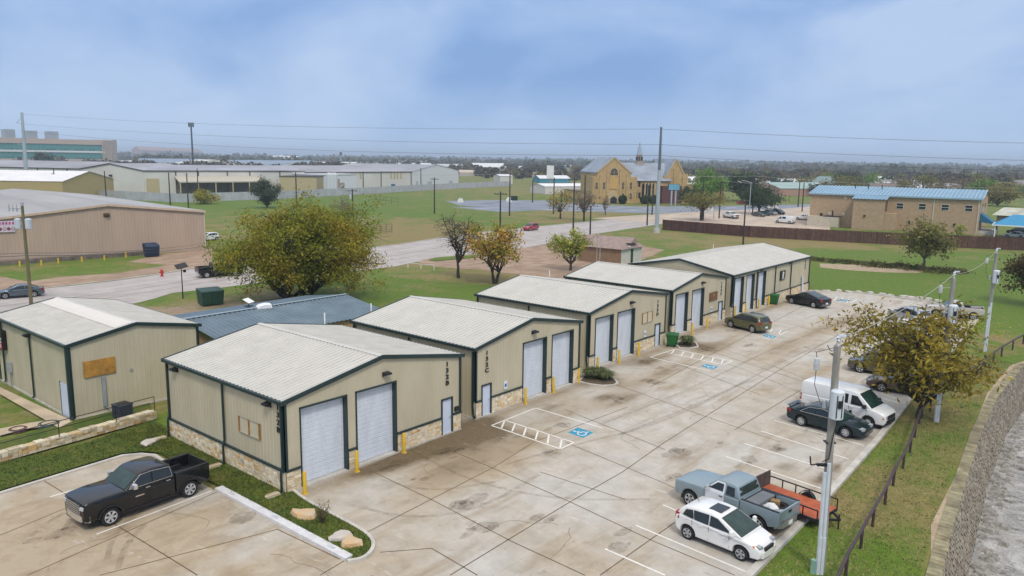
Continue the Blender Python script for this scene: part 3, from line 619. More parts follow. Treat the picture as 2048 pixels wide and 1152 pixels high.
def garage_door(t, x0, x1, z0, z1, rec=.28):
    d = thing('garage_door', None, None); d.parent = t
    b = MB(); n = 16; hh = (z1-z0)/n
    for i in range(n):
        a = z0+i*hh; y = rec
        pr = [(y, a), (y-.012, a+.02), (y-.014, a+hh*.45), (y-.006, a+hh*.5), (y-.014, a+hh*.55), (y-.012, a+hh-.02), (y, a+hh)]
        for (p, q), (p2, q2) in zip(pr[:-1], pr[1:]): b.poly([(x0, p, q), (x1, p, q), (x1, p2, q2), (x0, p2, q2)])
    b.build('door_panel', doorm, d)
    f = MB(); w = .07
    for xa, xb in ((x0-.03, x0+.02), (x1-.02, x1+.03)): f.box(xa-.01, -.055, z0, xb+.01, rec+.04, z1+.07)
    f.box(x0-.04, -.055, z1-.01, x1+.04, rec+.04, z1+.08); f.build('door_frame', trim, d)
    return d
def entry_door(t, x0, x1, z0, z1, hs=1):
    d = thing('entry_door', None, None); d.parent = t
    b = MB(); b.box(x0+.04, .02, z0, x1-.04, .08, z1-.04); b.build('door_leaf', doorp, d)
    f = MB(); f.box(x0-.03, -.07, z0, x0+.05, .1, z1); f.box(x1-.05, -.07, z0, x1+.03, .1, z1); f.box(x0-.03, -.07, z1-.04, x1+.03, .1, z1+.05); f.build('door_frame', trim, d)
    h_ = MB(); xx = x1-.15 if hs > 0 else x0+.15; h_.tube((xx, .02, z0+1), (xx, -.06, z0+1), .022, n=6); h_.bar((xx, -.06, z0+1), (xx-.12*hs, -.06, z0+1), .03, .03); h_.build('handle', chrome, d)
    return d
def wall_lamp(t, x, y, z, nx=0, ny=-1):
    d = thing('wall_lamp', None, None); d.parent = t; d.location = (x, y, z); d.rotation_euler = (0, 0, math.atan2(ny, nx)+math.pi/2)
    b = MB(); b.hexa([(-.2, -.06, -.12), (.2, -.06, -.12), (.2, 0, -.12), (-.2, 0, -.12), (-.2, -.12, .12), (.2, -.12, .12), (.2, 0, .14), (-.2, 0, .14)])
    b.hexa([(-.21, -.36, .02), (.21, -.36, .02), (.21, -.1, -.06), (-.21, -.1, -.06), (-.2, -.34, .1), (.2, -.34, .1), (.2, -.1, .13), (-.2, -.1, .13)]); b.build('lamp_housing', dark, d)
    g = MB(); g.hexa([(-.17, -.34, -.015), (.17, -.34, -.015), (.17, -.12, -.10), (-.17, -.12, -.10), (-.17, -.34, .02), (.17, -.34, .02), (.17, -.12, -.06), (-.17, -.12, -.06)]); g.build('lens', lampw, d)
def downspout(t, P, w=.1, name='downspout'):
    b = MB()
    for a, c in zip(P[:-1], P[1:]): b.bar(a, c, w, w*.85, up=(1, 0, 0) if abs(Vector(c).z-Vector(a).z) > .3 else (0, 0, 1))
    return b.build(name, trim, t)
SL = .12
def metal_building(label, loc, Wd, D, he, hr, ridge='y', doors=(), pdoor=None, wz=1.13, left_stone=False, right_stone=False, number=None, numx=0, lamp=None, cat='warehouse unit', left_win=None, extra=None, ribs=True, skylight=False, hs=1):
    t = thing('metal_building', label, cat, (*loc, 0)); oh = .10
    b = MB(); b.box(-.06, -.06, -.05, Wd+.06, D+.06, SL); b.build('foundation', concrete, t)
    gt = (lambda s: hr-(hr-he)*abs(s-Wd/2)/(Wd/2)) if ridge == 'y' else (lambda s: he)
    gs = (lambda s: he) if ridge == 'y' else (lambda s: hr-(hr-he)*abs(s-D/2)/(D/2))
    op = [(d[0], d[1], SL-.01, d[2]) for d in doors]
    if pdoor: op.append((pdoor[0], pdoor[1], SL-.01, pdoor[2]))
    ex = 1 if ridge == 'y' else 0
    w = MB(); ribwall(w, (0, 0, 0), (1, 0, 0), (0, -1, 0), Wd, gt, SL, op, brk=(Wd/2,)); w.build('wall', siding, t)
    w = MB(); ribwall(w, (0, D, 0), (0, -1, 0), (-1, 0, 0), D, gs, SL, brk=(D/2,)); w.build('wall', siding, t)
    w = MB(); ribwall(w, (Wd, 0, 0), (0, 1, 0), (1, 0, 0), D, gs, SL, brk=(D/2,)); w.build('wall', siding, t)
    w = MB(); ribwall(w, (Wd, D, 0), (-1, 0, 0), (0, 1, 0), Wd, gt, SL, brk=(Wd/2,)); w.build('wall', siding, t)
    # door reveals
    rv = MB()
    for a in op:
        for x in (a[0], a[1]): rv.poly([(x, -.03, SL), (x, .4, SL), (x, .4, a[3]), (x, -.03, a[3])])
        rv.poly([(a[0], -.03, a[3]), (a[1], -.03, a[3]), (a[1], .4, a[3]), (a[0], .4, a[3])]); rv.poly([(a[0], .34, SL), (a[1], .34, SL), (a[1], .34, a[3]), (a[0], .34, a[3])])
    if op: rv.build('door_reveal', trim, t)
    for d in doors: garage_door(t, d[0]+.02, d[1]-.02, SL+.01, d[2]-.02)
    if pdoor: entry_door(t, pdoor[0], pdoor[1], SL, pdoor[2], hs)
    # stone skirting and its dark cap
    runs = []; x = 0.
    for a in sorted(op): runs.append((x, a[0]-.05)); x = a[1]+.05
    runs.append((x, Wd))
    if wz:
        def put(s, cpb): s.build('stone_skirting', [stone, mortar], t, col=True); cpb.build('skirting_cap', trim, t)
        for a, c in runs:
            if c-a < .1: continue
            s = MB(); cpb = MB()
            ashlar(s, (a, -.05, 0), (1, 0, 0), (0, -1, 0), c-a, wz-SL+.02, SL-.02)
            cpb.box(a-.02, -.13, wz, c+.02, .0, wz+.09)
            for xx, nx_ in ((a, -1), (c, 1)):
                s.poly([(xx, -.05, SL-.02), (xx, 0, SL-.02), (xx, 0, wz), (xx, -.05, wz)], 1)
            put(s, cpb)
        s = MB(); cpb = MB()
        if left_stone: ashlar(s, (-.05, D, 0), (0, -1, 0), (-1, 0, 0), D, wz-SL+.02, SL-.02); cpb.box(-.13, -.02, wz, 0, D+.02, wz+.09)
        if right_stone: ashlar(s, (Wd+.05, 0, 0), (0, 1, 0), (1, 0, 0), D, wz-SL+.02, SL-.02); cpb.box(Wd, -.02, wz, Wd+.13, D+.02, wz+.09)
        if s.v: put(s, cpb)
    # roof
    rf = MB()
    if ridge == 'y':
        q = (hr-he)/(Wd/2); z1 = he-q*oh+.06; zr = hr+.06
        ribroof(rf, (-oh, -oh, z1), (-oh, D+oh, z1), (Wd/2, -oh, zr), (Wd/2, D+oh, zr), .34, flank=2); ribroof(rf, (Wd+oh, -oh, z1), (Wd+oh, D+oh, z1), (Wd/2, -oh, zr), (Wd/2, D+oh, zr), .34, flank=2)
        rf.poly([(Wd/2-.2, -oh, zr+.05-.2*q), (Wd/2, -oh, zr+.05), (Wd/2, D+oh, zr+.05), (Wd/2-.2, D+oh, zr+.05-.2*q)]); rf.poly([(Wd/2+.2, -oh, zr+.05-.2*q), (Wd/2, -oh, zr+.05), (Wd/2, D+oh, zr+.05), (Wd/2+.2, D+oh, zr+.05-.2*q)])
    else:
        q = (hr-he)/(D/2); z1 = he-q*oh+.06; zr = hr+.06
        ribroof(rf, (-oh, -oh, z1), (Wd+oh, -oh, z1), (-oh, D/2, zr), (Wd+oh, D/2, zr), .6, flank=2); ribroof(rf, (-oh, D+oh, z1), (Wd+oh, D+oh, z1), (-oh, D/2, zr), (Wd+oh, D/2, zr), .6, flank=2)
    if skylight: rf.poly([(Wd*.5-1.25, .2, zr+.05-1.25*q), (Wd*.5-.12, .2, zr+.052-.12*q), (Wd*.5-.12, D-.2, zr+.052-.12*q), (Wd*.5-1.25, D-.2, zr+.05-1.25*q)], 1)
    rf.build('roof', [roofmt, skyl, M('shaded_roof_rib', (.465, .445, .40), .7, .15, 1)], t)  # rib flanks get a darker colour: their shading is painted in
    gw = .15
    if ridge == 'y':
        for sx, x in ((-1, -oh), (1, Wd+oh)): g = MB(); g.box(min(x, x+sx*gw), -oh, z1-.15, max(x, x+sx*gw), D+oh, z1+.01); g.build('gutter', trim, t)
    else:
        for sy, y in ((-1, -oh), (1, D+oh)): g = MB(); g.box(-oh, min(y, y+sy*gw), z1-.15, Wd+oh, max(y, y+sy*gw), z1+.01); g.build('gutter', trim, t)
    if ridge == 'y':
        for y in (-oh-.02, D+oh+.02):
            k = MB()
            for s_ in (-1, 1): k.bar((Wd/2+s_*(Wd/2+oh+gw), y, z1-gw*q-.06), (Wd/2-s_*.0, y, zr-.06), .07, .22)
            k.build('rake_trim', trim, t)
    else:
        for x in (-oh-.02, Wd+oh+.02):
            k = MB()
            for s_ in (-1, 1): k.bar((x, D/2+s_*(D/2+oh+gw), z1-gw*q-.06), (x, D/2, zr-.06), .07, .22)
            k.build('rake_trim', trim, t)
    zc = wz+.05 if wz else SL
    for x, y, sx, sy in ((0, 0, -1, -1), (Wd, 0, 1, -1), (0, D, -1, 1), (Wd, D, 1, 1)):
        z0 = zc if sy < 0 or (left_stone and sx < 0) else SL
        c = MB(); c.box(min(x+sx*.05, x-sx*.12), min(y+sy*.05, y+sy*.0), z0, max(x+sx*.05, x-sx*.12), max(y+sy*.05, y), he-.05); c.box(min(x+sx*.05, x), min(y+sy*.05, y-sy*.12), z0, max(x+sx*.05, x), max(y+sy*.05, y-sy*.12), he-.05); c.build('corner_trim', trim, t)
    if number:
        for (txt, nx_, zt, side) in number:
            _n = None
            if side == 'f': _n = text('\n'.join(txt), 'unit_number', black, t, (nx_, -.045, zt), (R(90), 0, 0), .44, .008, .012, 1.0)
            else: _n = text('\n'.join(txt), 'unit_number', black, t, (-.045, nx_, zt), (R(90), 0, R(-90)), .44, .008, .012, 1.0)
            _n.scale = (1.3, .86, 1)
    for l_ in (lamp or ()): wall_lamp(t, *l_)
    return t
def faux_window(t, x0, x1, z0, z1, side='f', two=True):
    d = thing('window', None, None); d.parent = t
    if side == 'l': d.rotation_euler = (0, 0, R(-90))
    b = MB(); b.box(x0, -.05, z0, x1, .02, z1); b.build('panel', M('beige_window_panel', (.56, .50, .36), .6, .08), d)
    f = MB(); wd_ = M('stained_timber_frame', (.30, .155, .035), .7, .35, 6)
    n = 2 if two else 1
    for i in range(n+1): x = x0+(x1-x0)*i/n; f.box(x-.05, -.085, z0-.03, x+.05, -.03, z1+.03)
    f.box(x0-.04, -.07, z1-.03, x1+.04, -.04, z1+.01); f.build('window_frame', wd_, d)
    h_ = MB(); h_.box(x0-.03, -.08, z0-.05, x1+.03, -.03, z0); h_.box(x0-.03, -.08, z1, x1+.03, -.03, z1+.03); h_.build('window_sill', M('window_trim_beige', (.40, .37, .30), .6), d)
def ds_front(t, x, y, he): downspout(t, [(x, y-.12, he-.1), (x, y-.12, 1.45), (x, y-.22, 1.2), (x, y-.22, .16)])
# first building (two gates facing the yard, one person door)
tB = metal_building('nearest tan metal building with 132B on its gable and side, stone along two sides', (20.07, 30.95), 12.17, 11.63, 4.68, 5.76,
    doors=((.86, 3.72, 4.14), (4.30, 7.08, 4.16)), pdoor=(10.58, 11.46, 2.25), left_stone=True, number=(('132B', 11.03, 3.78, 'f'), ('132B', .45, 3.74, 'l')), lamp=((6.32, 0, 4.74), (0, 1.2, 4.3, -1, 0), (0, 10.5, 4.28, -1, 0)))
d = thing('window', None, None); d.parent = tB; d.rotation_euler = (0, 0, R(-90))
b = MB(); b.box(-3.97, -.05, 2.3, -2.12, .02, 3.08); b.build('panel', M('beige_window_panel', (.56, .50, .36), .6, .08), d)
f = MB()
for x in (-3.97, -3.05, -2.12): f.box(x-.06, -.085, 2.27, x+.06, -.03, 3.11)
f.box(-4.0, -.07, 3.06, -2.1, -.04, 3.1); f.build('window_frame', M('stained_timber_frame', (.30, .155, .035), .7, .35, 6), d)
b = MB(); b.box(-4.02, -.08, 2.25, -2.07, -.03, 2.3); b.box(-4.02, -.08, 3.08, -2.07, -.03, 3.12); b.build('window_sill', M('window_trim_beige', (.40, .37, .30), .6), d)
for y in (.12, 5.45, 11.5): downspout(tB, [(-.1, y, 4.55), (-.1, y, 1.42), (-.2, y, 1.15), (-.2, y, .2), (-.34, y, .14)])
b = MB(); b.box(11.62, -.16, 1.35, 11.95, -.05, 1.6); b.build('mailbox', black, tB)
downspout(tB, [(12.27, .1, 4.55), (12.27, .1, .3)])
tC = metal_building('tan metal building with 132C on its gable, second in the row', (34.18, 31.49), 11.24, 11.95, 4.62, 5.66,
    doors=((4.66, 7.24, 4.12), (7.86, 10.42, 4.13)), pdoor=(.56, 1.45, 2.1), number=(('132C', 1.02, 3.6, 'f'),), lamp=((5.75, 0, 4.72),), hs=1)
tD = metal_building('tan metal building with 132D and a boarded window on its gable, third in the row', (48.52, 32.73), 12.0, 11.8, 4.62, 5.62,
    doors=((.8, 3.36, 4.02), (4.02, 6.68, 4.05)), pdoor=(10.2, 11.08, 2.1), number=(('132D', 10.52, 3.56, 'f'),), lamp=((6.03, 0, 4.62),))
faux_window(tD, 7.92, 9.58, 2.57, 3.44)
tE = metal_building('tan metal building with a brown signboard on its gable, fourth in the row', (63.31, 33.6), 11.5, 12.2, 4.46, 5.42,
    doors=((.7, 3.12, 3.95), (4.0, 6.5, 3.95)), pdoor=(9.98, 10.85, 2.05), number=(('132E', 10.40, 3.42, 'f'),), lamp=((6.0, 0, 4.5),))
tF = metal_building('longest tan metal building, at the far end of the row, with three roller doors', (76.2, 33.5), 23.3, 12.5, 4.5, 5.66, ridge='x',
    doors=((.55, 2.85, 4.1), (3.6, 5.75, 4.1), (6.75, 8.95, 4.1)), number=(('132F', 21.6, 3.7, 'f'),), lamp=((7.3, 0, 4.35), (16.2, 0, 4.32)))
for x in (.15, 6.25, 11.6, 16.6, 23.0): ds_front(tF, x, 0, 4.5)
for t, x0 in ((tC, 0), (tD, 0), (tE, 0)): downspout(t, [(-.1, .15, 4.4), (-.1, .15, .9), (-.1, .05, .25), (-.1, -.12, .18)]); downspout(t, [(-.1, 6, 4.4), (-.1, 6, .3)]); downspout(t, [(-.1, 11.7, 4.4), (-.1, 11.7, .3)])
def board(t, x0, x1, z0, z1, mt, name='sign_board', th=.06): b = MB(); b.box(x0, -.05-th, z0, x1, -.035, z1); return b.build(name, mt, t)
# small signs on the fronts
isw = M('sign_white_blue', (.70, .74, .78), .5, .05); isb = M('sign_blue', (.03, .16, .42), .5, .1)
for t, x, z in ((tC, 2.85, 1.67), (tD, 8.45, 1.58), (tE, 8.3, 1.55)):
    o = board(t, x-.16, x+.16, z-.27, z+.27, isw, 'accessible_sign', .02); b = MB(); b.box(x-.1, -.075, z-.12, x+.1, -.07, z+.1); b.build('blue_panel', isb, o)
o = board(tE, 7.72, 9.42, 2.42, 3.28, M('brown_sign_board', (.17, .075, .025), .6, .25, 3), 'sign_board'); text('T', 'sign_letter', M('sign_letter_pale', (.62, .52, .36), .6), o, (8.55, -.13, 2.9), (R(90), 0, 0), .38, .01, .004)
o = board(tF, 13.2, 14.75, 2.5, 3.62, black, 'sign_board'); text('R', 'sign_letter', whitep, o, (13.95, -.13, 3.08), (R(90), 0, 0), 1.0, .035, .004, shear=.25)
b = MB(); b.box(13.75, -.12, 2.6, 14.5, -.11, 2.66); b.build('sign_line', whitep, o)
b = MB(); b.bar((20.55, -.3, .03), (20.55, -.16, 2.3), .35, .06); b.build('leaning_panel', M('pale_blue_panel', (.60, .64, .74), .5, .1), tF)
# ridge end tubes behind the buildings
def pipe_at(t, px_, pt, ob, yy):
    d = ray(px_, pt); s = (yy-0)/d.y; x = d.x*s-ob[0]; z = HC+d.z*s; b = MB(); b.tube((x, yy-ob[1], 0), (x, yy-ob[1], z), .05, n=8); b.build('vent_pipe', whitep, t)
pipe_at(tB, 649, 626, (20.07, 30.95), 42.85); pipe_at(tC, 742, 607, (34.18, 31.49), 43.75); pipe_at(tD, 1099, 541, (48.52, 32.73), 44.85); pipe_at(tF, 1427, 489, (76.2, 33.5), 46.3)
# building across the lawn
tA = metal_building('tan metal building behind the stone wall, with a wooden board on its gable', (17.43, 49.66), 8.25, 12.9, 4.76, 5.5, wz=0, number=None, skylight=True, cat='shop building')
b = MB(); b.box(.76, -.1, 2.58, 2.66, -.035, 3.6); b.build('window_board', M('orange_brown_plywood', (.40, .20, .035), .7, .4, 2.5), tA)
b = MB(); b.box(1.75, -.2, .55, 1.95, -.04, 2.5); b.bar((1.85, -.12, .55), (2.2, -.3, .25), .06, .06); b.build('line_set_cover', M('grey_line_cover', (.30, .32, .33), .5), tA)
b = MB(); b.box(3.55, -.08, 2.47, 3.72, -.035, 2.62); b.build('wall_port', M('wall_port_grey', (.35, .35, .33), .5), tA)
d = thing('entry_door', None, None); d.parent = tA; d.rotation_euler = (0, 0, R(-90))
b = MB(); b.box(-1.55, -.06, SL, -.35, -.035, 2.2); b.build('door_leaf', doorp, d); b = MB()
for x in (-1.6, -.35): b.box(x, -.08, SL, x+.06, -.03, 2.25)
b.build('door_frame', trim, d)
for y in (.08, 6.2, 11.6): downspout(tA, [(-.1, y, 4.6), (-.1, y, .3), (-.2, y, .18)])
downspout(tA, [(-.14, -.12, 4.6), (-.14, -.12, .3), (-.2, -.3, .18)], .2, 'corner_downspout')
wall_lamp(tA, 0, 6.45, 4.35, -1, 0)
sg = thing('light_box_sign', None, None); sg.parent = tA; sg.location = (-.05, 12.4, 3.3); sg.rotation_euler = (0, 0, R(-90))
b = MB(); b.box(-1.6, -.3, -.66, 1.6, -.0, .72); b.build('sign_box', black, sg)
b = MB(); b.box(-1.52, -.31, -.1, 1.52, -.302, .22); b.build('white_band', whitep, sg)
b = MB(); b.box(-1.52, -.31, -.58, 1.52, -.302, -.12); b.build('red_band', M('sign_red', (.50, .03, .05), .5, .1), sg)
b = MB(); b.poly([(.62+.2*math.cos(k*.5), -.315, .44+.2*math.sin(k*.5)) for k in range(13)]); b.build('sun_disc', M('sign_orange_red', (.70, .12, .02), .5), sg)
b = MB(); A_ = [(1.02+.2*math.cos(a), -.315, .44+.2*math.sin(a)) for a in np.linspace(-1.9, 1.9, 10)]; B2 = [(.94+.2*math.cos(a), -.315, .44+.17*math.sin(a)) for a in np.linspace(1.7, -1.7, 10)]
for i in range(9): b.poly([A_[i], A_[i+1], B2[8-i], B2[9-i]])
b.build('moon', M('sign_yellow', (.80, .55, .05), .5), sg)
b = MB(); x = -1.45
while x < 1.45: w_ = random.uniform(.08, .16); b.box(x, -.314, -.03, x+w_, -.31, .14); x += w_+.05
b.build('dark_lettering', M('sign_dark', (.04, .05, .09), .5), sg)
b = MB(); x = -1.45
while x < 1.45: w_ = random.uniform(.08, .16); b.box(x, -.314, -.47, x+w_, -.31, -.22); x += w_+.05
b.build('pale_lettering', M('sign_pale', (.75, .55, .55), .5), sg)
mt = thing('electric_meter', None, None); mt.parent = tA; mt.location = (-.05, 10.4, 1.5); mt.rotation_euler = (0, 0, R(-90))
b = MB(); b.box(-.2, -.2, -.35, .2, 0, .35); b.build('meter_box', steel, mt); b = MB(); b.tube((0, -.1, -1.4), (0, -.1, -.35), .05); b.build('conduit', steel, mt)
# low building with the blue grey roof
bgm = M('blue_grey_metal_roof', (.115, .165, .20), .34, .16, .6, c2=(.16, .215, .255), metal=.35)
t = thing('low_building', 'low building with a dark blue grey ribbed metal roof behind the nearest buildings', 'building', (27.4, 49.6, 0))
b = MB(); ribwall(b, (0, 0, 0), (1, 0, 0), (0, -1, 0), 15, lambda s: 3.25, 0); ribwall(b, (0, 11, 0), (0, -1, 0), (-1, 0, 0), 11, lambda s: 4.0-.75*abs(s-5.5)/5.5, 0, brk=(5.5,)); ribwall(b, (15, 0, 0), (0, 1, 0), (1, 0, 0), 11, lambda s: 4.0-.75*abs(s-5.5)/5.5, 0, brk=(5.5,)); ribwall(b, (15, 11, 0), (-1, 0, 0), (0, 1, 0), 15, lambda s: 3.25, 0)
b.build('wall', M('ochre_siding', (.42, .30, .15), .6, .1), t)
b = MB(); ribroof(b, (-.2, -.3, 3.25), (15.2, -.3, 3.25), (-.2, 5.5, 4.07), (15.2, 5.5, 4.07), .42, .05); ribroof(b, (-.2, 11.3, 3.25), (15.2, 11.3, 3.25), (-.2, 5.5, 4.07), (15.2, 5.5, 4.07), .42, .05)
b.build('roof', bgm, t); b = MB(); b.bar((-.2, 5.5, 4.13), (15.2, 5.5, 4.13), .3, .03); b.build('ridge_cap', M('ridge_cap_grey', (.30, .36, .40), .4), t)
b = MB(); b.bar((-.22, -.3, 3.2), (-.22, 5.5, 4.02), .06, .2); b.bar((-.22, 11.3, 3.2), (-.22, 5.5, 4.02), .06, .2); b.build('rake_trim', M('green_rake', (.035, .075, .03), .5), t)
g = G(528, 614, 4.1)
a = thing('air_conditioner', 'white rounded rooftop air conditioner on the blue grey roof', 'air conditioner', (g.x, g.y, 3.96), R(-20))
b = MB(); prof = [(-.6, 0), (-.6, .2), (-.42, .36), (.1, .44), (.55, .40), (.62, .1), (.62, 0)]
b.extrude([(x, -.38, z) for x, z in prof], (0, .76, 0)); o = b.build('shroud', whitep, a, smooth=40); md = o.modifiers.new('bevel', 'BEVEL'); md.width = .08; md.segments = 2
b = MB(); b.box(.60, -.25, .1, .635, .25, .33); b.build('grille', dark, a)
g = G(497, 607, 4.2); s = thing('satellite_dish', 'small flat white satellite dish on the blue grey roof beside the air conditioner', 'dish', (g.x, g.y, 3.98), R(25))
b = MB(); b.hexa([(-.4, -.3, .3), (.4, -.3, .3), (.4, .3, .6), (-.4, .3, .6), (-.4, -.32, .33), (.4, -.32, .33), (.4, .28, .63), (-.4, .28, .63)]); b.build('panel', whitep, s); b = MB(); b.tube((0, 0, 0), (0, 0, .46), .03); b.box(-.3, -.25, 0, .3, .25, .05); b.build('stand', dark, s)
# splash blocks, bollards, bins
for y, lab in ((31.05, 'at the front corner'), (36.4, 'halfway along the stone side'), (42.45, 'at the rear corner')):
    b = MB(); b.hexa([(-.35, -.14, 0), (.35, -.14, 0), (.35, .14, 0), (-.35, .14, 0), (-.35, -.14, .06), (.35, -.10, .09), (.35, .10, .09), (-.35, .14, .06)]); b.box(-.33, -.14, .06, .3, -.1, .12); b.box(-.33, .1, .06, .3, .14, .12)
    o = b.build('splash_block', M('splash_block_tan', (.52, .44, .30), .9, .2), loc=(19.35, y, .12)); tag(o, 'small tan splash block under a downspout '+lab+' of the nearest building', 'splash block', 'downspout splash blocks')
bol0 = None
bl = [((610, 987), 'at the near jamb of the first roller door of the 132B building'), ((714, 943), 'between the two roller doors of the 132B building'), ((808, 905), 'at the far jamb of the second roller door of the 132B building'), ((1051, 808), 'at the near jamb of the first roller door of the 132C building'), ((1107, 785), 'between the two roller doors of the 132C building'), ((1157, 765), 'beside the planted kerb at the far corner of the 132C building'),
      ((1195, 742), 'at the near corner of the 132D building, behind the planted kerb'), ((1238, 727), 'between the two roller doors of the 132D building'), ((1277, 711), 'at the far jamb of the second roller door of the 132D building'), ((1384, 669), 'between the two roller doors of the building with the brown signboard'), ((1414, 657), 'below the brown signboard'), ((1470, 633), 'at the near corner of the longest building'), ((1491, 625), 'between the first and second doors of the longest building'), ((1517, 617), 'between the second and third doors of the longest building'), ((1537, 611), 'next to the far green bin at the longest building')]
for p, lab in bl:
    g = G2(*p, LZ)
    if bol0 is None:
        bol0 = thing('bollard', '', 'bollard'); b = MB(); b.lathe([(.0, 1.16), (.07, 1.13), (.095, 1.06), (.095, 0)], n=14); b.build('post', yellow, bol0, smooth=40); b = MB(); b.lathe([(.0, .03), (.16, .03), (.17, 0)], n=14); b.build('base_plate', M('rusty_yellow', (.50, .33, .05), .7, .3), bol0); o = bol0
    else: o = dup(bol0)
    o.location = (*g, LZ); tag(o, 'yellow bollard '+lab, 'bollard', 'yellow bollards along the building fronts')
def bin_(p, lab):
    g = G2(*p, LZ); t = thing('wheelie_bin', lab, 'bin', (*g, LZ), R(random.uniform(-15, 15)), 'green bins at the buildings'); gm = M('green_bin_plastic', (.012, .12, .025), .5, .15)
    b = MB(); b.hexa([(-.33, -.36, .08), (.33, -.36, .08), (.33, .36, .08), (-.33, .36, .08), (-.42, -.46, 1.08), (.42, -.46, 1.08), (.42, .46, 1.08), (-.42, .46, 1.08)]); b.box(-.45, -.49, .98, .45, .49, 1.08)
    b.build('tub', gm, t); b = MB(); b.hexa([(-.47, -.52, 1.085), (.47, -.52, 1.085), (.47, .5, 1.085), (-.47, .5, 1.085), (-.38, -.42, 1.19), (.38, -.42, 1.19), (.38, .42, 1.19), (-.38, .42, 1.19)]); b.build('lid', gm, t)
    for y in (-.2, .2): b = MB(); b.tube((-.36, y*1.6-.05, .12), (-.36, y*1.6+.05, .12), .12, n=12); b.build('wheel', rubber, t)
bin_((1344, 692), 'green lidded wheelie bin beside the clump of grass at the corner of the 132D building'); bin_((1548, 608), 'green lidded wheelie bin at the longest building, in front of the dark coupe utility')
# stone retaining wall with hand rail on the left
t = thing('stone_wall', 'low rough limestone retaining wall beside the lawn on the left', 'garden wall', (0, 0, 0))
b = MB()
for (x0, y0), (x1, y1) in (((-8, 44.6), (12.1, 45.3)), ((12.1, 45.3), (20.9, 46.1))):
    d = Vector((x1-x0, y1-y0, 0)); l = d.length; d.normalize(); n = Vector((d.y, -d.x, 0)); ashlar(b, (x0, y0, 0), d, n, l, .44, .1, PW2)
    mbk = Vector((x0, y0, 0)); b.hexa([mbk+Vector((0, 0, .1)), mbk+d*l+Vector((0, 0, .1)), mbk+d*l-n*.42+Vector((0, 0, .1)), mbk-n*.42+Vector((0, 0, .1)), mbk+Vector((0, 0, .53)), mbk+d*l+Vector((0, 0, .53)), mbk+d*l-n*.42+Vector((0, 0, .53)), mbk-n*.42+Vector((0, 0, .53))], 1)
    s = 0
    while s < l-.2:
        w = min(random.uniform(.25, .7), l-s); c = random.choices(PAL[:6], PW2[:6])[0]; q_ = random.uniform(.6, .95); q = mbk+d*s; zt = .59+random.uniform(0, .06)
        b.hexa([q+n*.03+Vector((0, 0, .535)), q+d*(w-.02)+n*.03+Vector((0, 0, .535)), q+d*(w-.02)-n*.45+Vector((0, 0, .535)), q-n*.45+Vector((0, 0, .535)), q+n*.02+Vector((0, 0, zt)), q+d*(w-.03)+n*.02+Vector((0, 0, zt)), q+d*(w-.03)-n*.43+Vector((0, 0, zt)), q-n*.43+Vector((0, 0, zt))], 0, tuple(v*q_ for v in c)+(1,)); s += w
b.build('stonework', [stone, mortar], t, col=True)
sheet('yard_grass', [(-30, 45.1), (12, 45.7), (20.9, 46.5), (22, 49.4), (17.2, 49.4), (14.2, 48.9), (-30, 48)], .13, TURF)
t = thing('hand_rail', 'thin black pipe railing along the top of the limestone wall', 'railing')
xs = [-2, 1.5, 5, 8.4, 11.9, 15.2, 18.4, 20.8]; pt = [Vector((x, 45.3 if x < 12 else 45.3+(x-12)*.09, .58)) for x in xs]
for z in (.55, .95): b = MB(); b.path([p+Vector((0, 0, z)) for p in pt], .022, 6); b.build('rail', black, t)
for p in pt: b = MB(); b.tube(p, p+Vector((0, 0, .97)), .025, n=6); b.build('post', black, t)
g = G(243, 832, .1); t = thing('condenser_unit', 'dark grey air conditioning condenser on the grass beside the tan building with the wooden board', 'condenser', (*G2(246, 834, .13), .13), R(8))
cm = M('condenser_grey', (.045, .055, .075), .5, .15, 6)
b = MB(); b.box(-.42, -.42, .05, .42, .42, .82)
for k in range(15): b.box(-.435, -.43, .1+k*.046, .435, .43, .12+k*.046)
b.box(-.45, -.45, .8, .45, .45, .88); b.build('cabinet', cm, t); b = MB(); b.lathe([(.0, .9), (.33, .9), (.35, .88)], n=20)
b.build('fan_grille', black, t)
def hose(px_, r, mt, lab):
    g = G2(*px_, .04); b = MB(); n = 26
    for q in range(4): rr_ = r*(1-.13*q); b.path([(rr_*math.cos(k*2*math.pi/n)*(1+.04*math.sin(3*k+q)), rr_*math.sin(k*2*math.pi/n), .03+.035*q) for k in range(n+1)], .024, 5)
    tag(b.build('hose_coil', mt, loc=(*g, .06)), lab, 'hose')
hose((98, 850), .75, M('green_hose', (.03, .07, .075), .5, .2), 'dark green garden hose coiled on the path by the corner of the tan building'); hose((36, 861), .62, M('maroon_hose', (.07, .012, .02), .5, .2), 'maroon garden hose coiled on the path near the railing')
# boulders
def boulder(p, sx, sy, sz, lab, c, z=.1, grp=None):
    g = G2(*p); bm = bmesh.new(); bmesh.ops.create_icosphere(bm, subdivisions=2, radius=1)
    sd = random.random()*50
    for v in bm.verts:
        k = 1+.28*math.sin(v.co.x*3.1+sd)*math.cos(v.co.y*2.7+sd)+random.uniform(-.08, .08); v.co *= k; v.co.x *= sx; v.co.y *= sy; v.co.z = max(-.2, min(.55, v.co.z))*sz
    me = bpy.data.meshes.new('boulder'); bm.to_mesh(me); bm.free(); me.materials.append(c); sz_ = 0; o = bpy.data.objects.new('boulder', me); COL.objects.link(o); o.location = (*g, z); o.rotation_euler = (0, 0, random.random()*6)
    tag(o, lab, 'boulder', grp)
lim = M('limestone_boulder', (.66, .60, .52), .9, .3, 3, .5, 12, c2=(.56, .50, .46)); limo = M('orange_limestone_boulder', (.72, .62, .48), .9, .3, 2, .5, 12, c2=(.62, .36, .14))
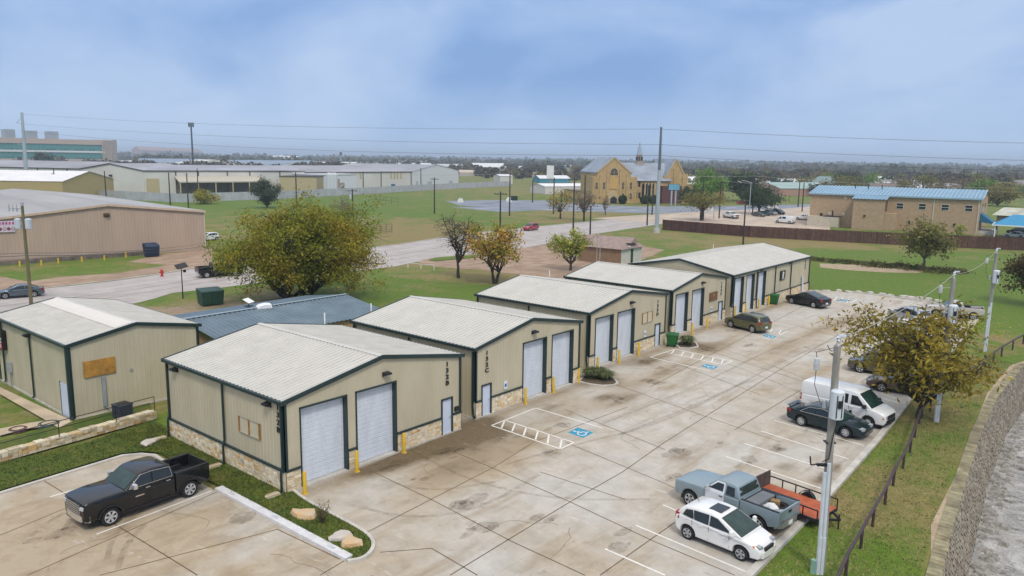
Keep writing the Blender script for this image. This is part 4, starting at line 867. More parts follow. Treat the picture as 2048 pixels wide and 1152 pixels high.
boulder((300, 888), .75, .42, .22, 'flat pale limestone slab on the lawn near the rear corner of the nearest building', lim)
boulder((610, 1036), .62, .38, .42, 'cream limestone boulder on the island, on the building side of the dry shrub', limo); boulder((681, 1079), .48, .36, .3, 'grey limestone boulder on the island beside the orange one', lim); boulder((702, 1092), .5, .44, .4, 'orange topped limestone boulder at the tip of the island', limo)
for i, p in enumerate([(1632, 584), (1652, 583), (1678, 583), (1697, 585), (1718, 586), (1741, 588), (1765, 590), (1780, 592), (1808, 595), (1822, 596), (1840, 598), (1857, 600), (1875, 603)]):
    boulder(p, random.uniform(.4, .6), .36, random.uniform(.35, .55), 'cream limestone edging boulder on the far edge of the concrete lot', lim, .0, 'limestone boulders edging the far end of the lot')
# ------------------------------------------------------------------ vehicles
def paint(name, c, metal=.0, r=.3, coat=.8, spec=None): return M('paint_'+name, c, r, .05, 1, metal=metal, coat=coat, spec=spec)
def inset(P, d):
    n = len(P); A = sum(P[i][0]*P[(i+1) % n][1]-P[(i+1) % n][0]*P[i][1] for i in range(n)); s = 1 if A > 0 else -1; o = []
    for i in range(n):
        a, b, c = Vector(P[i-1]), Vector(P[i]), Vector(P[(i+1) % n]); e1 = (b-a); e2 = (c-b)
        if e1.length < 1e-6 or e2.length < 1e-6: o.append(P[i]); continue
        n1 = Vector((-e1.y, e1.x)).normalized()*s; n2 = Vector((-e2.y, e2.x)).normalized()*s; m = n1+n2
        m = m/max(.35, m.length_squared/2) if m.length > 1e-6 else n1
        o.append((b.x+m.x*d, b.y+m.y*d))
    return o
def loft(mb, P, hw, bev, shp, m=0, seg=3, y0=None):
    """outline P (x, z) swept across the width with rounded rims; shp(x, y, z) narrows it in plan"""
    n = len(P); rings = []; lo = -hw if y0 is None else y0
    prof = [(bev*(1-math.sin(t)), bev*(1-math.cos(t))) for t in np.linspace(0, math.pi/2, seg+1)]   # (inset, from side)
    prof = [(bev*(1-math.sin(t*math.pi/2/seg)), bev*(1-math.cos(t*math.pi/2/seg))) for t in range(seg+1)]
    ys = [(lo+dy, ins) for ins, dy in prof]+[(hw-dy, ins) for ins, dy in prof[::-1]]
    vs = []
    for y, ins in ys:
        Q = inset(P, ins) if ins > 1e-5 else P
        for x, z in Q: vs.append(shp(x, y, z))
    fs = []
    for r in range(len(ys)-1):
        for i in range(n): j = (i+1) % n; fs.append((r*n+i, r*n+j, (r+1)*n+j, (r+1)*n+i))
    fs.append(list(range(n-1, -1, -1))); fs.append(list(range((len(ys)-1)*n, len(ys)*n)))
    mb.add(vs, fs, m)
def arch(xa, wr, zb, R_, front_to_rear=True):
    zc = wr; a0 = math.asin(max(-1, min(1, (zb-zc)/R_))); pts = []
    for k in range(13): t = a0+(math.pi-2*a0)*k/12; pts.append((xa+R_*math.cos(t), zc+R_*math.sin(t)))
    return pts
def wheels(t, xf, xr, hw, wr, tw=.23, style=6, rimm=None, steelw=False):
    rimm = rimm or alloy; me_t = me_r = None
    for x, s in ((xf, 1), (xf, -1), (xr, 1), (xr, -1)):
        if me_t is None:
            b = MB(); h = tw/2; b.lathe([(wr*.60, -h*.8), (wr*.66, -h), (wr*.92, -h), (wr, -h*.75), (wr, h*.75), (wr*.92, h), (wr*.66, h), (wr*.60, h*.8), (wr*.60, -h*.8)], ax='y', n=22); o = b.build('wheel', rubber, t, smooth=40)
            r = MB(); r.lathe([(wr*.64, h*.7), (wr*.66, h*.98), (wr*.58, h*.95), (wr*.56, h*.4), (0, h*.3)], ax='y', n=22, m=1)
            if steelw:
                r.lathe([(wr*.56, h*.45), (wr*.4, h*.75), (wr*.15, h*.75), (0, h*.8)], ax='y', n=16)
            else:
                for k in range(style):
                    a = 2*math.pi*k/style
                    for da in (-.11, .11) if style < 7 else (0,):
                        p0 = (wr*.12*math.cos(a), h*.86, wr*.12*math.sin(a)); p1 = (wr*.62*math.cos(a+da), h*.86, wr*.62*math.sin(a+da)); r.bar(p0, p1, .03+.06*wr, .05, up=(0, 1, 0))
                r.lathe([(wr*.68, h*.86), (wr*.68, h*1.0), (wr*.60, h*1.0), (wr*.58, h*.8)], ax='y', n=22); r.lathe([(.07, h*.7), (.06, h*.95), (0, h*.96)], ax='y', n=10)
            q = r.build('rim', [rimm, dark], o, smooth=35); me_t, me_r = o, q
        else: o = dup(me_t, t)
        o.location = (x, s*(hw-tw/2-.02), wr); o.rotation_euler = (0, random.random()*3, 0 if s > 0 else math.pi)
def sidepoly(mb, P, s, hwf, out=.006, th=.012, m=0):
    a = [(x, s*(hwf(x, z)+out), z) for x, z in P]; b = [(x, s*(hwf(x, z)+out-th), z) for x, z in P]; n = len(P)
    mb.add(a+b, [list(range(n)), *[(i, (i+1) % n, n+(i+1) % n, n+i) for i in range(n)]], m)
def vehicle(sp, name, label, cat, group=None):
    t = thing(name, label, cat, (0, 0, 0), 0, group); g = sp.get
    hw = sp['W']/2; wr = sp['wr']; xf, xr = sp['xf'], sp['xr']; zb = g('zb', .26); x0, x1 = sp['ends']; belt = sp['belt']; pt = sp['paint']; Ra = wr+g('gap', .07)
    taf, tar = g('tf', .16), g('tr', .09)
    def kx(x):
        k = 1.
        if x > xf-.1: k -= taf*((x-xf+.1)/(x1-xf+.1))**2
        if x < xr+.1: k -= tar*((xr+.1-x)/(xr+.1-x0))**2
        return k
    tum = g('tum', .16); rz = sp['roofz']
    def kz(z):
        if z > belt: return 1-tum*((z-belt)/(rz-belt))**1.15-.015
        return 1-.04*max(0, (.55-z)/.55)
    shp = lambda x, y, z: (x, y*kx(x)*kz(z), z)
    hwf = lambda x, z: hw*kx(x)*kz(z)
    B = MB(); ar = sp.get('arches', True)
    bot = [(x1-.12, zb)]+arch(xf, wr, zb, Ra)+arch(xr, wr, zb, Ra)+[(x0+.1, zb+.05)] if not sp.get('bed') else [(x1-.12, zb)]+arch(xf, wr, zb, Ra)+[(sp['bed'][0]+.02, zb+.02)]
    loft(B, bot+sp['low'], hw, g('bev', .07), shp)
    if sp.get('cabin'): loft(B, sp['cabin'], hw-.015, g('cbev', .07), shp)
    cx0 = sp['bed'][0] if sp.get('bed') else x0+.25
    B.box(min(xr-.3, cx0)+.1, -hw*.72, .18, x1-.25, hw*.72, zb+.35, 1)      # underside between the wheels
    for s in (-1, 1):                                                      # door shut lines
        for x in g('seams', ()):
            sidepoly(B, [(x-.008, zb+.12), (x+.008, zb+.12), (x+.008, belt-.01), (x-.008, belt-.01)], s, hwf, .003, .004, 1)
    B.build('body', [pt, dark]+([g('door2')] if g('door2') else []), t, smooth=38)
    if g('door2'):
        for s in (1,): D_ = MB(); sidepoly(D_, sp['door2poly'], s, hwf, .012, .02); sidepoly(D_, sp['door2top'], s, hwf, .004, .02); D_.build('door', g('door2'), t)
    for P in sp['wins']:
        for s in (-1, 1): w = MB(); sidepoly(w, P, s, hwf, .004 if not g('door2') else .012); w.build('side_window', g('glass', glass), t)
    if g('wtrim'):
        tr = MB()
        for s in (-1, 1):
            for P in [g('wtrim')]:
                for (xa, za), (xb, zb_) in zip(P[:-1], P[1:]): tr.bar((xa, s*(hwf(xa, za)+.008), za), (xb, s*(hwf(xb, zb_)+.008), zb_), .02, .04, up=(0, 1, 0))
        tr.build('window_trim', chrome, t)
    def screen(nm, a, b_, mt, ins=.06, insb=None):    # a = bottom (x, z), b_ = top, glass laid on the sloping end of the cabin
        (xa, za), (xb, zb2) = a, b_; d = Vector((xb-xa, 0, zb2-za)).normalized(); n = Vector((d.z, 0, -d.x))
        if (nm == 'windscreen') != (n.x > 0): n = -n
        w = MB(); o = n*.008; iy = insb or ins; m_ = 6; V = []
        for (x, z) in ((xa+d.x*.04, za+d.z*.04), (xb-d.x*.07, zb2-d.z*.07)):
            wd_ = hwf(x, z)-ins-.02
            for k in range(m_+1): u = k/m_*2-1; V.append(Vector((x, u*wd_, z))+o*(1+1.2*(1-u*u)))
        w.add(V, [(k, k+1, m_+2+k, m_+1+k) for k in range(m_)]); w.build(nm, mt, t, smooth=40)
    if 'ws' in sp: screen('windscreen', *sp['ws'], g('shield', shieldg))
    if 'rw' in sp: screen('rear_window', *sp['rw'], g('rglass', glass), .12)
    # lamps
    hl = g('hl', (x1-.12, hw*.72, .72, .22, .34, .16))
    for s in (-1, 1):
        x, y, z, dx, dy, dz = hl; b = MB(); P = []
        for zz in (z-dz/2, z+dz/2):
            for (xx, yy) in ((x-dx, y+dy*.45), (x-dx*.8, y-dy*.6), (x+.03, y-dy*.5), (x-.02, y+dy*.25)): P.append((xx+.05, s*min(yy, hwf(min(xx+.05, x1-.02), zz)+.012), zz))
        b.hexa(P); b.build('headlight', g('hlm', lampw), t, smooth=0)
        if g('amber'): b = MB(); q = g('amber'); b.box(q[0]-.05, s*(q[1]-.05), q[2]-.05, q[0]+.04, s*(q[1]+.05), q[2]+.04); b.build('turn_signal', amber, t)
    tl = g('tl', (x0+.02, hw*.80, .85, .22, .26, .2))
    for s in (-1, 1):
        x, y, z, dx, dy, dz = tl; b = MB(); xx = x+dx
        P = []
        for zz in (z-dz/2, z+dz/2): P += [(x-.012, s*(y-dy/2), zz), (x-.012, s*(hwf(x+.03, zz)-.02), zz), (xx, s*(hwf(xx, zz)+.01), zz), (xx, s*(y-dy/2), zz)]
        b.hexa(P); b.build('tail_lamp', lampred, t)
    # bumpers, grille, plates, mirrors, handles
    for nm, x, s, bm_ in (('front_bumper', x1, 1, g('fbm', pt)), ('rear_bumper', x0, -1, g('rbm', pt))):
        if g('bumpers', True):
            b = MB(); zc = g('bz', .46); hh = g('bh', .13); kk = kx(x)*hw
            P = []
            for zz in (zc-hh, zc+hh): P += [(x-s*.22, -kk*1.03, zz), (x+s*.03, -kk*.72, zz), (x+s*.06, 0, zz), (x+s*.03, kk*.72, zz), (x-s*.22, kk*1.03, zz)]
            n = 5; b.add(P, [(i, i+1, n+i+1, n+i) for i in range(n-1)]+[(0, n, 2*n-1, n-1), tuple(range(n)), tuple(range(n, 2*n))]); b.build(nm, bm_, t, smooth=30)
    gr = g('grille', (.30, .6, .76)); b = MB(); wgr = gr[0]*sp['W']; b.box(x1-.06, -wgr, gr[1], x1+g('gx', .035), wgr, gr[2])
    o = b.build('grille', g('grm', dark), t)
    if g('bars'):
        b = MB()
        for k in range(g('bars')): z = gr[1]+(gr[2]-gr[1])*(k+.5)/g('bars'); b.box(x1, -wgr*.98, z-.018, x1+g('gx', .035)+.02, wgr*.98, z+.018)
        b.build('grille_bar', chrome, o)
    b = MB(); b.box(x0-.075, -.16, g('pz', .62)-.08, x0-.02, .16, g('pz', .62)+.08); b.build('number_plate', whitep, t)
    mx, mz = g('mir', (sp['ws'][0][0]-.35, belt+.08)); mm = g('mirm', pt)
    for s in (-1, 1):
        b = MB(); y = hwf(mx, mz); b.box(mx-.05, s*(y-.02), mz-.05, mx+.04, s*(y+.08), mz); ms_ = g('msz', 1.); b.hexa([(mx-.1*ms_, s*(y+.06), mz-.04), (mx+.08, s*(y+.06), mz-.04), (mx+.04, s*(y+.06+.18*ms_), mz-.04), (mx-.1*ms_, s*(y+.06+.2*ms_), mz-.04), (mx-.1*ms_, s*(y+.06), mz+.14*ms_), (mx+.04, s*(y+.06), mz+.13*ms_), (mx+.01, s*(y+.06+.17*ms_), mz+.12*ms_), (mx-.1*ms_, s*(y+.06+.2*ms_), mz+.13*ms_)])
        b.build('mirror', mm, t, smooth=30)
    for x in g('handles', ()):
        for s in (-1, 1): b = MB(); sidepoly(b, [(x-.1, belt-.13), (x+.1, belt-.13), (x+.1, belt-.095), (x-.1, belt-.095)], s, hwf, .03, .03); b.build('door_handle', g('hm', pt), t)
    wheels(t, xf, xr, hw, wr, g('tw', .22), g('style', 5), g('rimm'), g('steelw', False))
    # load bed of a pickup
    if sp.get('bed'):
        xb, ztop, zfl = sp['bed']; 
        b = MB(); P = [(xb-.02, zb+.02)]+arch(xr, wr, zb, Ra)+[(x0+.08, zb+.12), (x0, zb+.2), (x0, ztop), (xb-.02, ztop)]
        sh2 = lambda x, y, z: (x, y*(1-.04*max(0, (.55-z)/.55))*(1-.03*max(0, (xr-x)/(xr-x0))), z)
        loft(b, P, hw, .05, sh2, y0=hw-.16); loft(b, P, -hw+.16, .05, sh2, y0=-hw)
        b.box(xb-.09, -hw+.16, zfl-.1, xb-.03, hw-.16, ztop-.02); b.build('bed', g('bedpaint', pt), t, smooth=38)
        b = MB(); b.box(x0+.04, -hw+.1, zfl-.06, xb-.05, hw-.1, zfl, 0)
        for s in (-1, 1): b.box(xr-.5, s*(hw-.36), zfl, xr+.5, s*(hw-.14), zfl+.22, 0); b.box(x0+.05, s*(hw-.17), zfl, xb-.1, s*(hw-.155), ztop-.03); b.box(x0+.03, s*(hw-.17), ztop, xb-.05, s*(hw-.03), ztop+.022)
        b.box(xb-.11, -hw+.17, zfl, xb-.09, hw-.17, ztop-.05); b.box(x0+.06, -hw+.17, zfl, x0+.08, hw-.17, ztop-.05)
        b.build('bed_liner', g('liner', dark), t)
        b = MB(); b.hexa([(x0, -hw+.13, zb+.3), (x0+.07, -hw+.13, zb+.3), (x0+.07, hw-.13, zb+.3), (x0, hw-.13, zb+.3), (x0, -hw+.13, ztop+.01), (x0+.07, -hw+.13, ztop+.01), (x0+.07, hw-.13, ztop+.01), (x0, hw-.13, ztop+.01)]); o = b.build('tailgate', pt, t)
        b = MB(); b.box(x0-.012, -.14, ztop-.22, x0, .14, ztop-.1); b.build('handle', dark, o)
        b = MB(); b.box(xb-.3, -hw*.6, .3, x0+.25, hw*.6, .5); b.build('chassis', dark, t)
    return t
def low(x0, x1, rear, hood): return hood[::-1] and [(p[0], p[1]) for p in rear]+[(p[0], p[1]) for p in hood]
def sedan(pt, **k):
    d = dict(W=1.82, wr=.335, xf=1.38, xr=-1.40, ends=(-2.4, 2.4), belt=.96, roofz=1.45, paint=pt,
      low=[(-2.4, .42), (-2.42, .62), (-2.38, .90), (-2.25, 1.04), (-1.6, 1.02), (-.6, .97), (.85, .96), (1.25, .93), (1.9, .84), (2.25, .72), (2.38, .58), (2.4, .4)],
      cabin=[(-1.95, .98), (-1.15, 1.36), (-.75, 1.44), (-.2, 1.46), (.2, 1.43), (1.2, .95)], ws=((1.2, .95), (.2, 1.43)), rw=((-1.95, 1.0), (-1.05, 1.39)),
      wins=([(-1.45, 1.0), (-.98, 1.31), (-.62, 1.375), (-.55, 1.0)], [(-.47, 1.0), (-.52, 1.38), (-.15, 1.39), (.16, 1.34), (.72, .99)]),
      seams=(-.5, .62, -1.3), handles=(-.75, .3), hl=(2.3, .66, .68, .45, .42, .15), tl=(-2.4, .62, .86, .3, .5, .2), grille=(.22, .5, .64))
    d.update(k); return d
def hatch(pt, **k):
    d = dict(W=1.74, wr=.31, xf=1.25, xr=-1.27, ends=(-1.95, 2.08), belt=1.0, roofz=1.52, paint=pt, tf=.2,
      low=[(-1.93, .42), (-1.96, .62), (-1.93, .95), (-1.8, 1.06), (-.6, 1.02), (.95, .98), (1.35, .94), (1.8, .82), (2.02, .66), (2.08, .5), (2.06, .35)],
      cabin=[(-1.88, 1.0), (-1.72, 1.28), (-1.5, 1.46), (-1.0, 1.52), (-.3, 1.54), (.15, 1.49), (1.3, .97)], ws=((1.28, .98), (.15, 1.49)), rw=((-1.88, 1.05), (-1.5, 1.45)),
      wins=([(-1.55, 1.08), (-1.42, 1.34), (-1.1, 1.40), (-1.0, 1.05)], [(-.95, 1.04), (-1.05, 1.41), (-.3, 1.44), (-.28, 1.03)], [(-.22, 1.03), (-.24, 1.44), (.1, 1.41), (.82, 1.02)]),
      seams=(-.25, .72, -1.05), handles=(-.6, .4), hl=(1.96, .60, .74, .38, .28, .13), tl=(-1.93, .66, .95, .2, .24, .26), grille=(.2, .56, .7), amber=(1.78, .74, .78), bz=.42, bh=.13)
    d.update(k); return d
def suv(pt, **k):
    d = dict(W=1.84, wr=.36, xf=1.35, xr=-1.34, ends=(-2.26, 2.28), belt=1.06, roofz=1.68, paint=pt, zb=.3,
      low=[(-2.24, .48), (-2.27, .66), (-2.24, 1.0), (-2.15, 1.08), (-.6, 1.07), (.95, 1.05), (1.4, 1.02), (1.95, .93), (2.2, .78), (2.28, .6), (2.26, .42)],
      cabin=[(-2.2, 1.06), (-2.0, 1.42), (-1.82, 1.6), (-1.2, 1.68), (-.3, 1.70), (.25, 1.66), (1.3, 1.05)], ws=((1.3, 1.05), (.25, 1.66)), rw=((-2.2, 1.12), (-1.85, 1.6)),
      wins=([(-1.85, 1.12), (-1.7, 1.46), (-1.2, 1.55), (-1.1, 1.1)], [(-1.03, 1.1), (-1.12, 1.56), (-.3, 1.59), (-.27, 1.09)], [(-.2, 1.09), (-.22, 1.59), (.2, 1.56), (.9, 1.08)]),
      seams=(-.23, .8, -1.06), handles=(-.55, .45), hl=(2.2, .66, .8, .4, .38, .17), tl=(-2.24, .72, 1.02, .3, .3, .22), grille=(.24, .6, .76), bz=.5)
    d.update(k); return d
def van(pt, **k):
    d = dict(W=2.02, wr=.36, xf=1.75, xr=-1.75, ends=(-2.75, 2.75), belt=1.2, roofz=2.08, paint=pt, tum=.12, zb=.34, tr=.02, tf=.14,
      low=[(-2.73, .5), (-2.75, 1.2), (-.6, 1.22), (1.7, 1.22), (2.1, 1.18), (2.6, 1.02), (2.72, .9), (2.75, .5)],
      cabin=[(-2.74, 1.2), (-2.72, 1.95), (-2.6, 2.08), (.6, 2.10), (1.0, 2.04), (1.95, 1.2)], ws=((1.93, 1.22), (1.0, 2.04)),
      wins=([(.62, 1.28), (.62, 1.85), (.98, 1.84), (1.5, 1.27)], [(-.62, 1.3), (-.62, 1.86), (.42, 1.86), (.42, 1.3)]),
      seams=(.52, 1.62, -.75), handles=(.72,), hl=(2.68, .72, .8, .25, .34, .18), tl=(-2.74, .9, 1.0, .12, .16, .4), grille=(.26, .68, .9), bz=.5, bh=.12, fbm=dark, rbm=dark, amber=(2.66, .88, .8), mirm=dark, msz=1.25, steelw=True, rimm=M('van_steel_wheel', (.55, .53, .48), .5))
    d.update(k); return d
def pickup(pt, **k):
    d = dict(W=2.03, wr=.41, xf=1.86, xr=-1.88, ends=(-2.94, 2.94), belt=1.36, roofz=1.97, paint=pt, tum=.14, zb=.47, tw=.28, gap=.09, tf=.075,
      low=[(-1.15, 1.36), (.9, 1.36), (1.15, 1.41), (2.1, 1.41), (2.72, 1.37), (2.91, 1.30), (2.97, 1.10), (2.95, .54)],
      cabin=[(-1.16, 1.36), (-1.12, 1.58), (-1.02, 1.88), (-.82, 1.96), (-.15, 2.0), (.36, 1.96), (.5, 1.90), (1.2, 1.38)], ws=((1.2, 1.40), (.48, 1.91)), rw=((-1.16, 1.44), (-1.03, 1.86)),
      wins=([(-.98, 1.42), (-.90, 1.81), (-.14, 1.86), (-.12, 1.41)], [(-.03, 1.41), (-.05, 1.86), (.38, 1.84), (.92, 1.43)]), wtrim=[(1.0, 1.40), (-1.02, 1.39), (-.94, 1.84), (-.1, 1.90), (.42, 1.88), (1.0, 1.40)],
      seams=(-.08, .98, -1.07), handles=(-.82, .16), hm=chrome, bed=(-1.17, 1.42, .86), hl=(2.93, .84, 1.0, .3, .24, .17), tl=(-2.93, .96, 1.2, .12, .16, .36), grille=(.31, .74, 1.16), bars=3, gx=.03, fbm=chrome, rbm=chrome, bz=.62, bh=.12, mirm=chrome, msz=1.2, mir=(.86, 1.45), style=6, pz=.72)
    d.update(k); return d
def oldpickup(pt, **k):
    d = pickup(pt, W=2.0, wr=.39, xf=1.72, xr=-1.8, ends=(-2.8, 2.62), belt=1.22, roofz=1.80,
      low=[(-.85, 1.22), (.9, 1.22), (1.05, 1.24), (2.2, 1.18), (2.55, 1.12), (2.62, 1.0), (2.62, .55)],
      cabin=[(-.85, 1.22), (-.78, 1.5), (-.68, 1.74), (-.5, 1.80), (.1, 1.82), (.38, 1.78), (1.02, 1.22)], ws=((1.02, 1.23), (.38, 1.78)), rw=((-.84, 1.3), (-.68, 1.74)),
      wins=([(-.62, 1.3), (-.56, 1.66), (-.18, 1.67), (-.18, 1.3)], [(-.02, 1.28), (-.02, 1.68), (.3, 1.68), (.78, 1.28)]), wtrim=None, seams=(-.1, .88), handles=(.06,), hm=dark, bed=(-.87, 1.27, .78), mirm=chrome, msz=1., mir=(.72, 1.34),
      hl=(2.6, .8, .92, .2, .3, .2), tl=(-2.79, .95, 1.02, .08, .14, .42), fbm=dark, rbm=M('worn_bumper_chrome', (.4, .4, .4), .4, metal=.6), grille=(.26, .8, 1.06), bars=0, tf=.06, bz=.6, pz=.6, style=5)
    d.update(k); return d
def place(t, pf, pr, side, sp, z=LZ):
    """stand the vehicle so that its front and rear wheel on the seen side touch the given picture points"""
    a = Vector(G2(*pf, z)) if not isinstance(pf, Vector) else pf; b = Vector(G2(*pr, z)) if not isinstance(pr, Vector) else pr
    d = (a-b).normalized(); left = Vector((-d.y, d.x)); s = 1 if side == 'L' else -1
    c = (a+b)/2-left*s*(sp['W']/2-.05); c -= d*((sp['xf']+sp['xr'])/2)
    t.location = (c.x, c.y, z); t.rotation_euler = (0, 0, math.atan2(d.y, d.x)); return t
P_black = paint('black', (.006, .007, .009), 0, .2, .5, .35); P_white = paint('white', (.80, .79, .77)); P_ltblue = paint('faded_light_blue', (.235, .305, .335), .1, .5); P_dkteal = paint('dark_teal', (.007, .022, .029), .1, .25, .4, .35)
P_olive = paint('olive_gold', (.125, .125, .055), .4, .3); P_char = paint('charcoal', (.014, .016, .022), .2, .3, .4, .35); P_greyb = paint('slate_grey', (.085, .115, .14), .5, .3); P_red = paint('red', (.42, .02, .03), .1, .3); P_silver = paint('silver', (.42, .44, .47), .6, .3); P_tanw = paint('weathered_beige', (.50, .46, .42), 0, .55); P_brown = paint('brown_grey', (.09, .075, .065), .4, .35); P_orange = paint('dull_red_brown', (.10, .055, .04), .1, .4)
s = pickup(P_black, bars=5, bh=.15, bz=.6, hlm=M('bright_head_lamp', (.5, .52, .54), .15, .3, 12), hl=(2.945, .84, 1.12, .3, .26, .14), grille=(.31, .76, 1.26)); t = vehicle(s, 'pickup_truck', 'shiny black crew cab pickup with chrome trim parked beside the grass island', 'pickup truck'); place(t, (223, 1051), (381, 994), 'L', s)
b = MB(); b.box(.35, 1.02, .95, .75, 1.035, 1.0); b.build('badge', chrome, t)
b = MB()
for q in (-.95, .95): b.box(-.95, q-.08*(1 if q > 0 else -1), .42, 1.2, q+.06*(1 if q > 0 else -1), .47)
b.build('side_step', dark, t)
for q in (-1, 1):
    for xa in (1.86, -1.88):
        b = MB(); A_ = [(xa+.53*math.cos(a), q*1.012, .41+.53*math.sin(a)) for a in np.linspace(.15, math.pi-.15, 11)]
        for p0, p1 in zip(A_[:-1], A_[1:]): b.bar(p0, p1, .07, .07, up=(0, 1, 0))
        b.build('arch_trim', dark, t)
b = MB(); b.box(2.86, -.78, .40, 2.97, .78, .50); b.build('air_dam', dark, t)
s = hatch(P_white, rimm=alloy, shield=shieldg); t = vehicle(s, 'hatchback_car', 'small white hatchback with a dark sunroof parked beside the light blue pickup', 'car'); place(t, (1481, 1122), (1373, 1078), 'R', s)
b = MB(); b.box(-.55, -.38, 1.528, .05, .38, 1.553); b.build('sunroof', glass, t); b = MB(); b.tube((-1.25, 0, 1.5), (-1.4, 0, 1.68), .012); b.build('aerial', dark, t)
s = oldpickup(P_ltblue, door2=paint('chalky_white', (.74, .76, .79), 0, .5), door2poly=[(-.10, .5), (.88, .5), (.88, 1.22), (-.10, 1.22)], door2top=[(-.10, 1.22), (-.08, 1.74), (.34, 1.74), (.9, 1.22)])
t = vehicle(s, 'pickup_truck', 'old light blue pickup with one white door and junk in its open bed', 'pickup truck'); place(t, (1374, 1011), (1519, 1068), 'L', s); BP = t
def in_bed(o, x, y, z, rz, lab, cat):
    m = Matrix.Translation(BP.location) @ Matrix.Rotation(BP.rotation_euler.z, 4, 'Z'); p = m @ Vector((x, y, z)); o.location = p; o.rotation_euler = (0, 0, BP.rotation_euler.z+rz); tag(o, lab, cat)
b = MB(); b.box(-.3, -.78, 0, .3, .78, .36); b.box(-.32, -.8, .36, .32, .8, .44); in_bed(b.build('tool_chest', M('grey_tool_chest', (.16, .17, .18), .5, .15)), -1.35, 0, .79, 0, 'long dark grey tool chest across the front of the light blue pickup bed', 'tool chest')
bm = bmesh.new(); bmesh.ops.create_icosphere(bm, subdivisions=3, radius=1)
for v in bm.verts: k = 1+.18*math.sin(v.co.x*6)*math.cos(v.co.y*5)+.1*math.sin(v.co.z*9+v.co.x*4); v.co = Vector((v.co.x*.36*k, v.co.y*.3*k, max(-.02, v.co.z*.26*k+.12)))
me = bpy.data.meshes.new('sack'); bm.to_mesh(me); bm.free(); me.materials.append(whitep); o = bpy.data.objects.new('sack', me); COL.objects.link(o); in_bed(o, -1.95, .1, .79, 0, 'crumpled white sack lying in the light blue pickup bed', 'sack')
b = MB(); b.hexa([(-.35, -.2, 0), (.35, -.2, 0), (.35, .2, 0), (-.35, .2, 0), (-.33, -.18, .28), (.33, -.18, .22), (.33, .18, .22), (-.33, .18, .28)]); b.box(-.2, -.22, .1, .2, -.2, .2); in_bed(b.build('metal_box', M('dull_aluminium', (.42, .43, .43), .45, .2, metal=.3)), -2.4, .25, .79, .5, 'dull silver metal box near the tailgate in the light blue pickup bed', 'metal box')
b = MB(); b.box(-.2, -.15, 0, .2, .15, .34); b.box(-.21, -.02, .34, .21, .02, .35); in_bed(b.build('cardboard_box', M('cardboard', (.33, .20, .09), .9, .2)), -1.85, -.48, .79, .3, 'brown cardboard box beside the white sack in the light blue pickup bed', 'box')
b = MB(); b.lathe([(.18, 0), (.32, .04), (.34, .12), (.32, .2), (.18, .22), (.16, .12), (.18, 0)], n=18); in_bed(b.build('spare_tyre', rubber, smooth=40), -2.15, -.42, .79, 0, 'black spare tyre lying in the light blue pickup bed', 'tyre')
b = MB(); b.bar((-.6, 0, .05), (.6, .1, .1), .1, .06); b.bar((-.5, .16, .04), (.5, .05, .14), .08, .05); in_bed(b.build('scrap_timber', M('scrap_timber', (.36, .25, .15), .9, .3)), -2.25, .6, .79, .1, 'scrap timber offcuts along the side of the light blue pickup bed', 'timber')
s = sedan(P_dkteal, wtrim=[(.75, .985), (-1.48, .985), (-.98, 1.33), (-.15, 1.41), (.18, 1.36), (.75, .985)], style=9); t = vehicle(s, 'sedan_car', 'dark teal sedan parked beside the white van', 'car'); place(t, (1690, 876), (1601, 852), 'R', s)
b = MB(); b.box(-2.45, -.7, 1.1, -2.2, .7, 1.13); b.box(-2.35, -.6, 1.0, -2.3, -.55, 1.11); b.box(-2.35, .55, 1.0, -2.3, .6, 1.11); b.build('spoiler', P_dkteal, t)
s = van(P_white); t = vehicle(s, 'cargo_van', 'white cargo van parked on the tree side of the dark teal sedan', 'van'); place(t, Vector((49.5, 12.35)), Vector((49.95, 15.85)), 'R', s)
s = suv(P_olive); t = vehicle(s, 'suv_car', 'olive green suv parked facing the building with the brown signboard', 'car'); place(t, (1456, 654), (1509, 667), 'L', s)
b = MB()
for q in (-.62, .62): b.bar((-1.5, q, 1.72), (.1, q, 1.73), .04, .04)
b.build('roof_rail', steel, t)
# dark coupe utility with a sloping bed cover
s = sedan(P_char, W=1.98, wr=.37, xf=1.5, xr=-1.55, ends=(-2.55, 2.5), belt=1.08, roofz=1.6, zb=.3, style=6,
   low=[(-2.53, .5), (-2.57, .7), (-2.52, 1.1), (-2.4, 1.16), (-1.0, 1.12), (.85, 1.08), (1.25, 1.06), (2.0, .98), (2.4, .82), (2.5, .6), (2.48, .4)], cabin=[(-2.3, 1.12), (-1.9, 1.26), (-.62, 1.58), (-.2, 1.62), (.15, 1.58), (1.15, 1.07)], ws=((1.15, 1.08), (.15, 1.58)), rw=((-1.95, 1.25), (-.65, 1.57)), rglass=shieldg,
   wins=([(-1.2, 1.12), (-.68, 1.48), (-.42, 1.50), (-.42, 1.11)], [(-.34, 1.11), (-.34, 1.51), (.1, 1.50), (.7, 1.10)]), hl=(2.42, .72, .8, .4, .4, .16), tl=(-2.54, .8, .95, .12, .3, .2), rbm=M('grey_rear_bumper', (.12, .125, .115), .5))
t = vehicle(s, 'coupe_utility', 'dark charcoal coupe utility with a sloping rear deck beside the longest building', 'car'); place(t, (1575, 606), (1634, 618), 'L', s)
